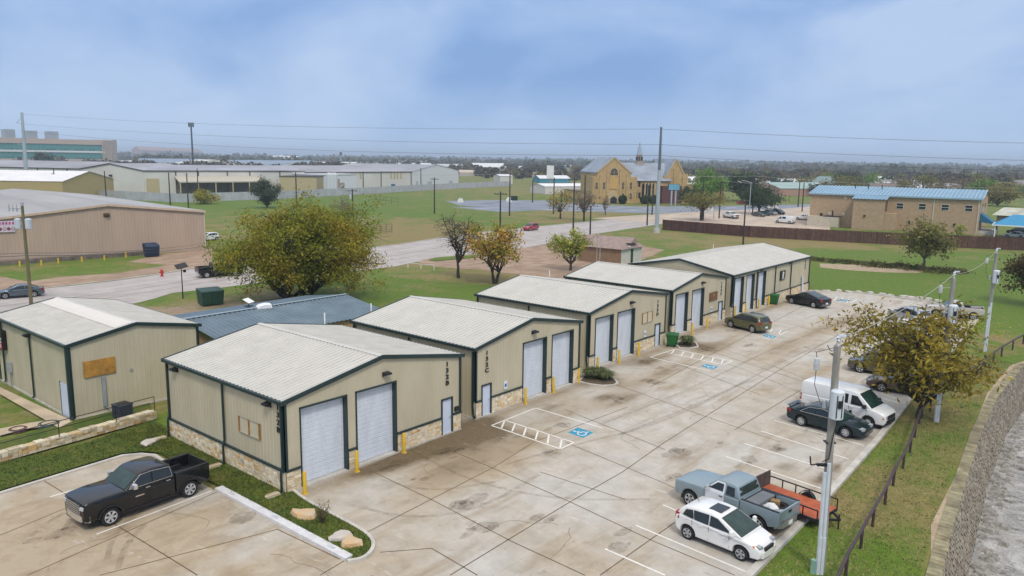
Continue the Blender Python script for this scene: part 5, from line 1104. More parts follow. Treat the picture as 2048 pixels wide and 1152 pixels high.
# right side, behind the tree
s = oldpickup(P_tanw, style=5); t = vehicle(s, 'pickup_truck', 'weathered beige pickup parked farthest along the grass edge beyond the leafy tree', 'pickup truck'); place(t, (1873, 634), (1944, 640), 'L', s)
veh = [(suv(P_silver), 'suv_car', 'silver suv glimpsed through the top of the leafy tree, beside the weathered pickup', 'car', (1780, 639), (1828, 652)), (sedan(P_white), 'sedan_car', 'white sedan glimpsed through the middle of the leafy tree crown', 'car', (1806, 690), (1856, 706)),
       (sedan(P_silver), 'sedan_car', 'silver sedan mostly hidden by the leafy tree, between the white sedan and the grey suv', 'car', (67.4, 16.6), (67.7, 13.8)), (suv(P_brown), 'suv_car', 'brown grey suv whose front shows left of the leafy tree', 'car', (62.6, 16.6), (63.0, 13.9)), (sedan(P_orange, zb=.3), 'sedan_car', 'dull red brown car with one wheel showing under the leafy tree branches', 'car', (58.3, 13.9), (58.8, 11.1)), (oldpickup(P_white), 'pickup_truck', 'white pickup under the leafy tree between the silver suv and the white sedan', 'pickup truck', (1800, 662), (1862, 680))]
for sp, nm, lab, cat, a, b_ in veh: place(vehicle(sp, nm, lab, cat), Vector(a) if a[0] < 300 else a, Vector(b_) if b_[0] < 300 else b_, 'L', sp)
# street and far lots
s = sedan(P_greyb); t = vehicle(s, 'sedan_car', 'slate grey sedan driving along the street behind the leaning power pole', 'car'); place(t, (12, 598), (68, 594), 'L', s)
s = suv(P_red); t = vehicle(s, 'suv_car', 'red suv driving on the street beyond the bare trees', 'car'); place(t, (1059, 462), (1076, 460), 'L', s)
s = pickup(P_black, bars=5, bh=.15, bz=.6, hlm=M('bright_head_lamp', (.5, .52, .54), .15, .3, 12), hl=(2.945, .84, 1.12, .3, .26, .14), grille=(.31, .76, 1.26)); t = vehicle(s, 'pickup_truck', 'black pickup on the street half hidden by the big autumn tree', 'pickup truck'); place(t, (456, 553), (430, 555), 'R', s)
s = hatch(P_white); t = vehicle(s, 'hatchback_car', 'white car at the corner of the big pink metal building', 'car'); place(t, (416, 482), (428, 481), 'L', s)
def far(sp, nm, lab, cat, a, b_, side, z=.03): place(vehicle(sp, nm, lab, cat), a, b_, side, sp, z)
far(pickup(P_white), 'pickup_truck', 'white pickup parked behind the brown fence beside the spreading tree', 'pickup truck', (1469, 438), (1443, 435), 'R')
far(sedan(P_brown), 'sedan_car', 'brown sedan nearest in the row under the dark round tree', 'car', (1523, 434), (1503, 432), 'R'); far(sedan(P_dkteal), 'sedan_car', 'black sedan second in the row under the dark round tree', 'car', (1533, 432), (1513, 430), 'R')
far(suv(P_silver), 'suv_car', 'silver suv third in the row beside the dark round tree', 'car', (1547, 431), (1527, 429), 'R'); far(suv(P_char), 'suv_car', 'dark suv last in the row beside the dark round tree', 'car', (1562, 430), (1543, 428), 'R')
far(van(P_white), 'cargo_van', 'white van parked behind the brown fence left of the blue roofed brick building', 'van', (1553, 446), (1580, 448), 'L'); far(oldpickup(P_white), 'pickup_truck', 'white pickup at the corner of the blue roofed brick building', 'pickup truck', (1597, 440.5), (1618, 441.5), 'L')
far(sedan(P_white), 'sedan_car', 'white sedan on the grey asphalt street behind the dark round tree', 'car', (1535, 418), (1547, 418.5), 'L'); far(sedan(P_red), 'sedan_car', 'dark red sedan on the asphalt street left of the dark round tree', 'car', (1489, 409), (1479, 408.5), 'R'); far(sedan(P_white), 'sedan_car', 'white car just behind the dark red sedan on the asphalt street', 'car', (1505, 409.5), (1496, 409), 'R')
far(sedan(P_white), 'sedan_car', 'white sedan under the blue shade canopy at the right edge', 'car', (2014, 475), (2040, 477), 'L'); far(suv(P_char), 'suv_car', 'dark suv behind the white sedan under the blue shade canopy', 'car', (2019, 468), (2046, 470), 'L')
# flatbed trailer
F0 = Vector(G2(1539, 968, .55)); B_ = Vector(G2(1634, 1040, .55)); d = (Vector(G2(1640, 1004, .55))-F0).normalized(); left = Vector((-d.y, d.x)); Lt = (B_-F0).dot(d); wd = (F0-B_).dot(left); A_ = B_-d*Lt
t = thing('flatbed_trailer', 'red decked trailer with black rails and a raised gate behind the light blue pickup', 'trailer', (A_.x, A_.y, LZ), math.atan2(d.y, d.x))
rd = M('red_trailer_deck', (.42, .085, .03), .7, .25, 2, c2=(.52, .13, .05))
b = MB()
for k in range(9): b.box(0, .02+k*wd/9, .50, Lt, .02+(k+1)*wd/9-.012, .545)
b.build('deck', rd, t); b = MB(); b.bar((0, 0, .47), (Lt, 0, .47), .07, .14); b.bar((0, wd, .47), (Lt, wd, .47), .07, .14); b.bar((0, 0, .47), (0, wd, .47), .07, .14); b.bar((Lt, 0, .47), (Lt, wd, .47), .07, .14); b.build('frame', dark, t)
for y in (0, wd):
    b = MB(); b.bar((0, y, .95), (Lt, y, .95), .05, .05)
    n = 5
    for k in range(n+1): b.bar((Lt*k/n, y, .5), (Lt*k/n, y, .95), .045, .045, up=(1, 0, 0))
    b.build('side_rail', black, t)
b = MB(); rm = M('rusty_gate_steel', (.07, .05, .045), .8, .4); b.box(-.04, 0, .5, .02, wd, 1.25); b.build('ramp_gate', rm, t)
for y, s in ((-.14, -1), (wd+.14, 1)):
    b = MB(); b.lathe([(.16, -.1), (.33, -.1), (.35, -.06), (.35, .06), (.33, .1), (.16, .1), (.16, -.1)], c=(Lt*.55, y, .35), ax='y', n=18); w = b.build('wheel', rubber, t, smooth=40); b = MB(); b.lathe([(0, .05*s), (.2, .06*s), (.21, .02*s)], c=(Lt*.55, y, .35), ax='y', n=14); b.build('rim', whitep, w)
    b = MB(); P = [(Lt*.55+.42*math.cos(a), .36+.42*math.sin(a)) for a in np.linspace(.2, math.pi-.2, 9)]
    for (xa, za), (xb, zb_) in zip(P[:-1], P[1:]): b.bar((xa, y, za), (xb, y, zb_), .24, .012, up=(0, 1, 0) if 0 else (0, 0, 1))
    b.build('fender', black, t)
b = MB(); b.bar((Lt, wd*.2, .45), (Lt+.6, wd/2, .45), .08, .1); b.bar((Lt, wd*.8, .45), (Lt+.6, wd/2, .45), .08, .1); b.tube((Lt+.55, wd/2, .0), (Lt+.55, wd/2, .7), .035); b.build('drawbar', dark, t)
# ------------------------------------------------------------------ other buildings
def frame(pl, pr):
    pl, pr = Vector(pl), Vector(pr); d = pr-pl; return pl, d.length, math.atan2(d.y, d.x)
def hit(px_, py_, pl, rz):
    """where the sight line through a picture point meets the front wall plane: (distance along the wall, height)"""
    d = ray(px_, py_); u = Vector((math.cos(rz), math.sin(rz))); n = Vector((-u.y, u.x)); s = (pl.x*n.x+pl.y*n.y)/(d.x*n.x+d.y*n.y)
    return (Vector((d.x*s, d.y*s))-Vector(pl)).dot(u), HC+d.z*s
def block(name, label, cat, pl, pr, D, he, hr, ridge, wallm, roofm, group=None, oh=.25, rib=0, trimm=None, base=0.):
    """a gabled or flat building on the front line pl-pr; returns its thing, length and the wall-plane lookup"""
    p0, Lw, rz = frame(pl, pr); t = thing(name, label, cat, (p0.x, p0.y, base), rz, group)
    top = (lambda s: hr-(hr-he)*abs(s-Lw/2)/(Lw/2)) if ridge == 'y' else (lambda s: he)
    side = (lambda s: he) if ridge != 'x' else (lambda s: hr-(hr-he)*abs(s-D/2)/(D/2))
    b = MB(); per = .6 if rib else 0
    for o, u, n, l, f in (((0, 0, 0), (1, 0, 0), (0, -1, 0), Lw, top), ((0, D, 0), (0, -1, 0), (-1, 0, 0), D, side), ((Lw, 0, 0), (0, 1, 0), (1, 0, 0), D, side), ((Lw, D, 0), (-1, 0, 0), (0, 1, 0), Lw, top)):
        if rib: ribwall(b, o, u, n, l, f, 0, per=rib, hgt=.04, brk=(l/2,))
        else: ribwall(b, o, u, n, l, f, 0, per=1e9, hgt=0, brk=(l/2,))
    b.build('wall', wallm, t); b = MB()
    if ridge == 'flat': b.box(-oh, -oh, he, Lw+oh, D+oh, he+.25)
    elif ridge == 'y':
        q = (hr-he)/(Lw/2)*oh
        for x, s in ((-oh, -1), (Lw+oh, 1)): ribroof(b, (x, -oh, he-q+.05), (x, D+oh, he-q+.05), (Lw/2, -oh, hr+.05), (Lw/2, D+oh, hr+.05), rib*2 or .9, .06)
    else:
        q = (hr-he)/(D/2)*oh
        for y in (-oh, D+oh): ribroof(b, (-oh, y, he-q+.05), (Lw+oh, y, he-q+.05), (-oh, D/2, hr+.05), (Lw+oh, D/2, hr+.05), rib*2 or .9, .06)
    b.build('roof', roofm, t)
    if trimm:
        b = MB()
        if ridge == 'y':
            for s in (0, Lw): b.bar((s-(oh if s == 0 else -oh), -oh-.05, he-.12), (Lw/2, -oh-.05, hr-.1), .1, .34)
        else: b.box(-oh, -oh-.14, he-.3, Lw+oh, -oh, he+.02)
        b.build('eave_trim', trimm, t)
    return t, Lw, (lambda x, y: hit(x, y, p0, rz))
def win(t, x0, x1, z0, z1, mt=None, fr=None, bar=True, name='window'):
    b = MB(); f = .09; b.box(x0-f, -.07, z0-f, x1+f, .02, z1+f); o = b.build(name, fr or M('pale_window_frame', (.60, .58, .52), .6), t)
    b = MB(); zm = (z0+z1)/2
    if bar: b.box(x0, -.09, z0, x1, -.06, zm-.06); b.box(x0, -.09, zm+.06, x1, -.06, z1)
    else: b.box(x0, -.09, z0, x1, -.06, z1)
    b.build('pane', mt or glass, o); return o
def rectpx(W_, x0, y0, x1, y1): (a, zb), (c, zt) = W_(x0, y1), W_(x1, y0); return a, c, zb, zt
# big pink metal building
pink = M('pinkish_metal_siding', (.46, .345, .265), .6, .08, .5, stretch=(1, 1, .25)); groof = M('grey_weathered_roof', (.33, .325, .33), .5, .22, .15, stretch=(1, .12, 1))
pkt = M('peach_eave_trim', (.56, .42, .31), .6)
t, Lw, W_ = block('metal_building', 'big pinkish tan metal building across the street with a low gable and weathered grey roof', 'warehouse', (37.2, 129.6), (67.5, 126.2), 66, 6.75, 8.35, 'y', pink, groof, rib=.5, trimm=pkt)
a = W_(213, 430); b = MB(); b.lathe([(0, .1), (.45, .05), (.5, 0)], c=(a[0], -.05, a[1]), n=12); b.box(a[0]-.45, -.12, a[1]-.3, a[0]+.45, 0, a[1]+.3); b.build('gable_vent', M('vent_brown', (.10, .06, .03), .7), t)
sg = thing('sign_board', None, None); sg.parent = t; x0, x1, z0, z1 = rectpx(W_, -30, 441, 28, 466); b = MB(); b.box(x0, -.22, z0, x1, -.08, z1); b.build('sign_face', M('sign_pale_lilac', (.62, .52, .60), .6), sg)
b = MB(); wp, rp_ = M('sign_wheel_white', (.70, .70, .72), .5), M('sign_wheel_red', (.42, .05, .08), .5)
n = 7
for i in range(n):
    cx = x0+(x1-x0)*(i+.5)/n; zc = z0+(z1-z0)*.28; r = min((x1-x0)/n*.44, (z1-z0)*.26)
    b.poly([(cx+r*math.cos(k*.42), -.23, zc+r*math.sin(k*.42)) for k in range(15)], 0); b.poly([(cx+r*.72*math.cos(k*.42), -.235, zc+r*.72*math.sin(k*.42)) for k in range(15)], 1+i % 2); b.poly([(cx+r*.35*math.cos(k*.42), -.24, zc+r*.35*math.sin(k*.42)) for k in range(15)], 0 if i % 2 else 2)
b.build('wheel_pictures', [black, wp, rp_], sg); b = MB()
for i in range(9):
    cx = x0+(x1-x0)*(i+.5)/9; zc = z0+(z1-z0)*.78; w = (x1-x0)/9*.36; b.poly([(cx-w, -.23, zc-.16), (cx+w*.6, -.23, zc-.2), (cx+w, -.23, zc+.2), (cx-w*.6, -.23, zc+.18)])
b.build('magenta_letters', M('sign_magenta', (.42, .05, .22), .5), sg)
b = MB(); b.bar((Lw+.03, -.05, 0), (Lw+.03, -.05, 6.5), .12, .12); b.build('corner_downspout', M('ivory_downspout', (.60, .55, .46), .6), t)
b = MB(); b.box(.0, -1.5, .0, Lw*.72, -.02, .62); b.build('retaining_base', M('stained_concrete_base', (.16, .13, .105), .95, .45, .8), t)
for i, p in enumerate(((40, 533), (83, 531), (117, 527), (164, 524), (209, 520), (252, 515), (292, 513))):
    g = G2(*p); hh = height(g, p[1]-11); b = MB(); b.lathe([(0, hh), (.12, hh-.05), (.13, 0)], n=10); o = b.build('yellow_post', yellow, loc=(*g, 0)); tag(o, 'short yellow guard post along the base of the big pink building', 'bollard', 'yellow posts along the pink building')
g = G2(307, 514); t = thing('waste_container', 'dark blue metal waste container against the pink metal building', 'waste container', (g[0], g[1]+.6, 0), R(-5)); nav = M('dark_blue_container', (.012, .03, .065), .6, .25)
b = MB(); b.hexa([(-.95, -.6, .1), (.95, -.6, .1), (.95, .6, .1), (-.95, .6, .1), (-1.05, -.75, 1.7), (1.05, -.75, 1.7), (1.05, .75, 1.7), (-1.05, .75, 1.7)])
for k in range(4): b.box(-1.06, -.79, .4+k*.33, 1.06, -.74, .48+k*.33)
b.build('tub', nav, t); b = MB(); b.hexa([(-1.1, -.8, 1.7), (1.1, -.8, 1.7), (1.1, .8, 1.7), (-1.1, .8, 1.7), (-1.05, -.5, 1.95), (1.05, -.5, 1.95), (1.05, .8, 2.2), (-1.05, .8, 2.2)]); b.build('lid', nav, t)
for x in (-.7, .7): b = MB(); b.tube((x, -.05, .12), (x, .05, .12), .12, n=10); b.build('wheel', rubber, t)
# yellow-tan building behind it
g1, g2 = G2(-160, 398), G2(127, 402); 
t, Lw, W_ = block('metal_building', 'yellow tan metal building with a bright white roof behind the big pink building', 'warehouse', g1, g2, 34, height(g2, 363), height(g2, 363)+3.2, 'x', M('mustard_siding', (.44, .34, .16), .6, .08), M('white_membrane_roof', (.74, .72, .72), .6, .08, .2), rib=.8)
# long white warehouses behind the grey fence
wht = M('white_warehouse_wall', (.62, .60, .55), .7, .10, .08); wroof = M('grey_warehouse_roof', (.30, .30, .33), .55, .25, .05); brn = M('brown_eave', (.06, .05, .045), .6); beige = M('beige_panel', (.46, .38, .22), .7, .1)
p = G2(-220, 366), G2(160, 379)
t, Lw, W_ = block('warehouse', 'white warehouse with dark downpipes and loading doors behind the yellow tan building', 'warehouse', *p, 40, height(p[1], 337), height(p[1], 324), 'x', wht, wroof, trimm=brn)
for x in (78, 137): a = W_(x, 365); b = MB(); b.box(a[0]-.25, -.3, 0, a[0]+.25, 0, W_(x, 337)[1]); b.build('downpipe', brn, t)
for x in (91, 122, 150): a = W_(x, 360); b = MB(); b.box(a[0]-2.2, -.1, 0, a[0]+2.2, .02, a[1]+1.2); o = b.build('loading_door', M('loading_door_white', (.55, .53, .50), .6), t); b = MB(); b.box(a[0]-2.5, -.5, a[1]+1.2, a[0]+2.5, 0, a[1]+1.6); b.build('lintel', brn, o)
c0, c1 = G2(160, 384), G2(290, 389); gd = Vector(c1)-Vector(c0)
t, Lw, W_ = block('warehouse', 'white gable end warehouse with two square tan wall panels beside the grey fence', 'warehouse', c0, c1, 30, height(c1, 341), height(c1, 341)+2.6, 'y', wht, wroof, trimm=brn)
for q in ((173, 353, 181, 361), (204, 354, 211, 362)): x0, x1, z0, z1 = rectpx(W_, *q); b = MB(); b.box(x0, -.12, z0, x1, .02, z1); b.build('wall_panel', beige, t)
a = W_(223, 351); b = MB(); b.box(a[0]-.5, -1, a[1]-.4, a[0]+.5, 0, a[1]+.4); b.build('wall_lamp', dark, t); a = W_(170, 374); b = MB(); b.box(a[0]-.5, -.1, a[1]-1, a[0]+.5, 0, a[1]+1); b.build('door', dark, t)
c2, c3 = G2(291, 389), G2(610, 384)
t, Lw, W_ = block('warehouse', 'long white warehouse with a dark open loading dock under a canopy', 'warehouse', c2, c3, 45, height(c2, 341), height(c2, 331), 'x', wht, wroof, trimm=brn)
x0, x1, z0, z1 = rectpx(W_, 294, 357, 318, 389); b = MB(); b.box(x0, -.12, 0, x1, .02, z1); b.build('roller_door', beige, t)
x0, x1, z0, z1 = rectpx(W_, 353, 358, 520, 387); b = MB(); b.box(x0, -.12, 0, x1, .02, z1); b.build('dock_opening', M('dock_shadow_brown', (.20, .175, .155), .9, .3), t)
b = MB(); b.hexa([(x0-.5, -7, z1-1.2), (x1, -7, z1-1.2), (x1, .1, z1+1), (x0-.5, .1, z1+1), (x0-.5, -7, z1-.7), (x1, -7, z1-.7), (x1, .1, z1+1.5), (x0-.5, .1, z1+1.5)]); b.build('canopy', M('canopy_tan', (.46, .42, .34), .7), t)
for k in range(6): x = x0+(x1-x0)*k/5; b = MB(); b.box(x-.2, -6.9, 0, x+.2, -6.5, z1-1); b.build('canopy_post', M('canopy_post_tan', (.50, .42, .22), .7), t)
for x in (352, 397, 455, 500, 560): a = W_(x, 360); b = MB(); b.box(a[0]-.2, -.25, 0, a[0]+.2, 0, W_(x, 342)[1]-.3); b.build('downpipe', brn, t)
c4, c5 = G2(560, 388), G2(634, 389)
t, Lw, W_ = block('annex_building', 'tan box shaped annex with a dark roof edge in front of the white warehouses', 'annex', c4, c5, 14, height(c4, 353), height(c4, 353), 'flat', beige, brn)
c6, c7 = G2(636, 387), G2(713, 384)
t, Lw, W_ = block('annex_building', 'white box shaped annex with grey storage tanks in front', 'annex', c6, c7, 16, height(c6, 350), height(c6, 350), 'flat', M('cool_white_wall', (.64, .66, .68), .6, .06), M('flat_roof_white', (.6, .6, .6), .7))
for i, x in enumerate((650, 656, 662)):
    g = G2(x, 389); b = MB(); b.lathe([(0, 9.6), (.9, 9.2), (1.1, 8.6), (1.1, 0)], n=12); o = b.build('silo', M('silo_white', (.58, .60, .62), .5), loc=(g[0], g[1]-3, 0)); tag(o, 'slim pale storage silo in front of the white box annex', 'silo', 'silos at the white annex')
g = G2(673, 388); b = MB(); b.box(-3, -2, 0, 3, 2, 5); b.lathe([(0, 7), (1.6, 6.6), (1.6, 5)], n=12); b.tube((-2, -2.2, 1), (2, -2.2, 4), .4); o = b.build('process_tank', M('dusty_tan_steel', (.32, .28, .24), .8, .3), loc=(*g, 0)); tag(o, 'dusty tan process tank between the silos and the white box annex', 'tank')
c8, c9 = G2(690, 381), G2(824, 377); e8 = height(c9, 343)
t, Lw, W_ = block('warehouse', 'long white warehouse with tall narrow tan wall panels behind the grey fence', 'warehouse', G2(600, 384), c9, 60, e8, height(c9, 333), 'x', wht, wroof, trimm=brn)
for x in (704, 721, 782, 789, 795, 802): x0, x1, z0, z1 = rectpx(W_, x-1.5, 344, x+1.5, 358); b = MB(); b.box(x0, -.12, z0, x1, .02, z1); b.build('wall_panel', beige, t)
for x in (726, 762, 822): a = W_(x, 360); b = MB(); b.box(a[0]-.2, -.25, 0, a[0]+.2, 0, e8-.2); b.build('downpipe', brn, t)
d = Vector(c9)-Vector(c8); c10 = G2(917, 370)
t, Lw, W_ = block('warehouse', 'white gable end warehouse with small doors at the right end of the warehouse row', 'warehouse', (c9[0]+.3, c9[1]+.2), c10, 55, height(c9, 343), height(c9, 343)+3.6, 'y', M('bright_white_wall', (.68, .68, .68), .6, .05), wroof)
for q in ((855, 362, 864, 374), (898, 361, 905, 371), (832, 362, 836, 372)): x0, x1, z0, z1 = rectpx(W_, *q); b = MB(); b.box(x0, -.1, 0, x1, .02, z1); b.build('door', M('pale_grey_door', (.45, .45, .46), .6), t)
c11, c12 = G2(768, 377), G2(818, 375)
t, Lw, W_ = block('annex_building', 'small ivory lean-to annex with a brown roof edge at the long white warehouse', 'annex', c11, c12, 9, height(c11, 360), height(c11, 360), 'flat', M('ivory_wall', (.60, .56, .48), .7), brn)
bdm = M('blue_bin_paint', (.02, .09, .22), .6, .2)
for i, (x, y, w) in enumerate(((717, 377, 3.5), (732, 377, 4), (751, 376, 5), (770, 376, 5), (136, 381, 5), (150, 380, 6))):
    g = G2(x, y+2); b = MB(); b.hexa([(-w, -1.3, .1), (w, -1.3, .1), (w, 1.3, .1), (-w, 1.3, .1), (-w-.3, -1.5, 2.6), (w+.3, -1.5, 2.6), (w+.3, 1.5, 2.6), (-w-.3, 1.5, 2.6)])
    for k in range(5): b.box(-w+k*w/2-.1, -1.55, .3, -w+k*w/2+.1, -1.3, 2.5)
    o = b.build('skip_container', bdm, loc=(*g, 0), rz=-.7); tag(o, 'blue steel skip container parked behind the grey fence by the warehouses', 'skip', 'blue skips by the warehouses')
# grey fence along the warehouses
fpts = [(-60, 376, 370), (128, 391, 377), (250, 399, 385), (360, 405, 391), (430, 402, 388), (560, 398, 383), (640, 393, 378), (720, 389, 376), (830, 382, 373), (920, 377, 369), (1022, 372, 365)]
b = MB(); fm = M('grey_fence_panel', (.42, .43, .45), .7, .14, .4); gp = [G2(p[0], p[1]) for p in fpts]; hh = 3.0
for i in range(len(gp)-1):
    a, c = Vector((*gp[i], 0)), Vector((*gp[i+1], 0)); b.bar(a+Vector((0, 0, hh/2)), c+Vector((0, 0, hh/2)), .12, hh)
    n = max(2, int((c-a).length/3))
    for k in range(n): q = a.lerp(c, k/n); b.box(q.x-.1, q.y-.12, 0, q.x+.1, q.y+.12, hh+.05)
tag(b.build('panel_fence', fm), 'long pale grey panel fence running below the white warehouses', 'fence')
# curved office building with green glass bands
pl, pr = G2(-330, 331.5), G2(212, 331.5); t = thing('office_building', 'curved tan office building with bands of green glass on the far left horizon', 'office building', (0, 0, 0))
tanc = M('office_tan_concrete', (.50, .39, .31), .8, .06, .02); gg = M('green_office_glass', (.06, .27, .24), .12, .25, .3); wb = M('office_white_band', (.70, .70, .70), .6)
pl, pr = Vector(pl), Vector(pr); dd = (pr-pl); nrm = Vector((-dd.y, dd.x)).normalized(); seg = 10; H = lambda y: height(pr, y)
bands = [(0, H(318.6), tanc, 0, 'wall'), (H(318.6), H(306), gg, 1.2, 'glass_band'), (H(306), H(302.5), wb, -.2, 'white_band'), (H(302.5), H(290), gg, 1.2, 'glass_band'), (H(290), H(280.5), tanc, 0, 'wall')]
curve = [pl+dd*(k/seg)+nrm*(22*(1-(2*k/seg-.7)**2)*.5) for k in range(seg+1)]
off0 = curve[-1]-pr; curve = [c-off0*(k/seg) for k, c in enumerate(curve)]
for z0, z1, mt, rec, nm in bands:
    b = MB()
    for k in range(seg):
        a, c = curve[k]+nrm*rec, curve[k+1]+nrm*rec; e, g = curve[k]+nrm*26, curve[k+1]+nrm*26
        b.hexa([(*a, z0), (*c, z0), (*g, z0), (*e, z0), (*a, z1), (*c, z1), (*g, z1), (*e, z1)])
    o = b.build(nm, mt, t)
    if nm == 'glass_band':
        m = MB(); d_ = MB(); prng = random.Random(3)
        for k in range(seg):
            a, c = curve[k]+nrm*(rec-.15), curve[k+1]+nrm*(rec-.15)
            for j in range(14): q = a.lerp(c, j/14); m.box(q.x-.12, q.y-.12, z0, q.x+.12, q.y+.12, z1)
            for j in range(14):
                if prng.random() < .45: q = a.lerp(c, j/14+.01); q2 = a.lerp(c, j/14+.06); zz = z0+.4; ht = prng.uniform(1, 2.2); d_.hexa([(q.x, q.y, zz), (q2.x, q2.y, zz), (q2.x, q2.y+.2, zz), (q.x, q.y+.2, zz), (q.x, q.y, zz+ht), (q2.x, q2.y, zz+ht), (q2.x, q2.y+.2, zz+ht), (q.x, q.y+.2, zz+ht)])
        m.build('mullions', M('mullion_teal', (.08, .20, .19), .4), o); d_.build('dark_panes', M('dark_pane_teal', (.02, .06, .07), .3), o)
pe = G2(243, 330.5); pe = Vector(pe); e = curve[-1]; zt = H(279)
b = MB(); k_ = nrm*30
b.hexa([(*(e+(pe-e)*.28-nrm*2), 0), (*(pe+nrm*9), 0), (*(pe+k_), 0), (*(e+k_), 0), (*(e-nrm*2+(pe-e)*.45), zt), (*(pe+nrm*7-(pe-e)*.02), zt+1), (*(pe+k_), zt+1), (*(e+k_), zt)]); b.hexa([(*(e-nrm*1.5-dd.normalized()*3), 0), (*(e+(pe-e)*.32-nrm*2), 0), (*(e+k_), 0), (*(e+k_-dd.normalized()*3), 0), (*(e-nrm*1.5-dd.normalized()*3), zt-1), (*(e+(pe-e)*.47-nrm*2), zt-1), (*(e+k_), zt-1), (*(e+k_-dd.normalized()*3), zt-1)])
b.build('stair_tower', tanc, t)
for x0, x1 in ((28, 48), (72, 92), (114, 134)):
    a, c = Vector(G2(x0, 331.5))+nrm*14, Vector(G2(x1, 331.5))+nrm*14; z0, z1 = H(281), H(266 if x0 > 40 else 265); b = MB(); n2 = nrm*10; b.hexa([(*a, z0), (*c, z0), (*(c+n2), z0), (*(a+n2), z0), (*a, z1), (*c, z1), (*(c+n2), z1), (*(a+n2), z1)]); b.build('roof_plant', M('plant_grey', (.33, .36, .40), .7), t)
# brick building with the blue roof
brick = M('tan_brick', (.44, .31, .19), .85, .14, 1.5); bl_roof = M('sky_blue_metal_roof', (.155, .285, .41), .45, .10, .3, c2=(.20, .34, .465)); bl_rib = M('pale_blue_seam', (.36, .50, .60), .5)
pl, pr = (208.3, 71.2), (211.2, 32.4)
t, Lw, W_ = block('brick_building', 'two storey tan brick building with a bright blue metal roof', 'brick building', pl, pr, 19, 8.5, 10.3, 'x', brick, bl_roof, oh=.4)
sm = MB(); nr = 46
for k in range(nr+1):
    x = -.4+(Lw+.8)*k/nr; sm.bar((x, -.42, 8.55), (x, 9.5, 10.4), .16, .1)
sm.build('roof_seam', bl_rib, t)
b = MB(); b.box(-.4, -.58, 8.2, Lw+.4, -.4, 8.55); b.build('gutter', M('blue_gutter', (.30, .44, .52), .5), t)
for q in ((1793, 407, 1807, 416.5), (1837.5, 408, 1852, 418), (1883, 410, 1898, 419.5), (1930, 411.5, 1945.5, 421.5)): win(t, *rectpx(W_, *q))
for x in (1866, 1956): a = W_(x, 430); b = MB(); b.box(a[0]-.1, -.16, 0, a[0]+.1, -.0, 8.2); b.build('downpipe', M('ivory_downspout', ()), t)
for x, y in ((1818.5, 445), (1909, 449)): a = W_(x, y); b = MB(); b.box(a[0]-.22, -.3, a[1]-.25, a[0]+.22, 0, a[1]+.25); b.build('wall_lamp', dark, t)
xa, xb = W_(1711, 440)[0], W_(1773, 440)[0]; fr_ = 4.2; ze = 8.5-.19*fr_
bmp = MB(); bmp.box(xa, -fr_, 0, xb, .0, ze); bmp.hexa([(xa, -fr_, ze), (xb, -fr_, ze), (xb, 0, ze), (xa, 0, ze), (xa, -fr_, ze+.02), (xb, -fr_, ze+.02), (xb, 0, 8.5), (xa, 0, 8.5)]); wg = bmp.build('wing', brick, t)
b = MB(); ribroof(b, (xa-.4, -fr_-.4, ze-.06), (xb+.4, -fr_-.4, ze-.06), (xa-.4, 2, 8.94), (xb+.4, 2, 8.94), .85, .1); b.build('wing_roof', bl_roof, t)
b = MB(); b.box(xa+.4, -fr_-.03, 2.2, xa+.4, -fr_, 2.3); b.box(xb-.0, -fr_+.8, 4.6, xb+.04, -.6, 7.4); b.build('stair_window', glass, t); b = MB(); b.box(xb, -3.4, 0, xb+2.6, 0, 4.2); b.build('stair_block', brick, t)
a = W_(1735, 444); b = MB(); b.box(a[0]-.2, -fr_-.3, 3.2, a[0]+.2, -fr_, 3.7); b.build('wall_lamp', dark, t)
x0, x1, z0, z1 = rectpx(W_, 1617, 436, 1682, 455); b = MB(); b.box(x0+.2, -2.6, 0, x1, -.02, 2.6); b.build('screen_wall', M('pale_screen_wall', (.52, .46, .36), .8, .15), t)
b = MB(); b.box(x0+4, -2.62, 2.62, x1+.1, -.1, 2.8); b.box(x0+6, -1.6, 2.6, x0+6.3, -1.3, 4.2); b.box(x0+3, -1.6, 2.6, x0+3.6, -1.0, 3.4); b.build('screen_roof', dark, t)
for (x, y) in ((1659, 427), (1687, 428), (1691, 396)): a = W_(x, y); b = MB(); b.lathe([(0, .05), (.42, .04), (.45, 0)], n=10); o = b.build('round_vent', M('pale_vent', (.55, .48, .38), .7), t, loc=(a[0], -.04, a[1])); o.rotation_euler = (R(90), 0, 0)
for k in range(4): b = MB(); y = 4+k*2.6+(1.2 if k > 1 else 0); b.box(Lw, y, 5.2, Lw+.06, y+1.0, 7.1); b.build('side_window', glass, t)
b = MB(); b.hexa([(Lw, .8, 3.0), (Lw+3.4, .8, 2.6), (Lw+3.4, 6.5, 2.6), (Lw, 6.5, 3.0), (Lw, .8, 5.0), (Lw+.1, .8, 5.0), (Lw+.1, 6.5, 5.0), (Lw, 6.5, 5.0)]); b.build('awning', M('teal_blue_awning', (.008, .12, .21), .6, .1), t)
b = MB(); b.box(Lw, .6, 0, Lw+3.4, 9, 1.0); b.build('entrance_step', concrete, t); b = MB()
for k in range(12): b.bar((Lw+3.3, .7+k*.7, 1), (Lw+3.3, .7+k*.7, 2), .05, .05, up=(1, 0, 0)); b.bar((Lw+.3*k, .65, 1), (Lw+.3*k, .65, 2), .05, .05, up=(1, 0, 0))
b.bar((Lw+3.3, .7, 2), (Lw+3.3, 8.6, 2), .06, .06); b.bar((Lw, .65, 2), (Lw+3.3, .65, 2), .06, .06); b.build('entrance_railing', dark, t)
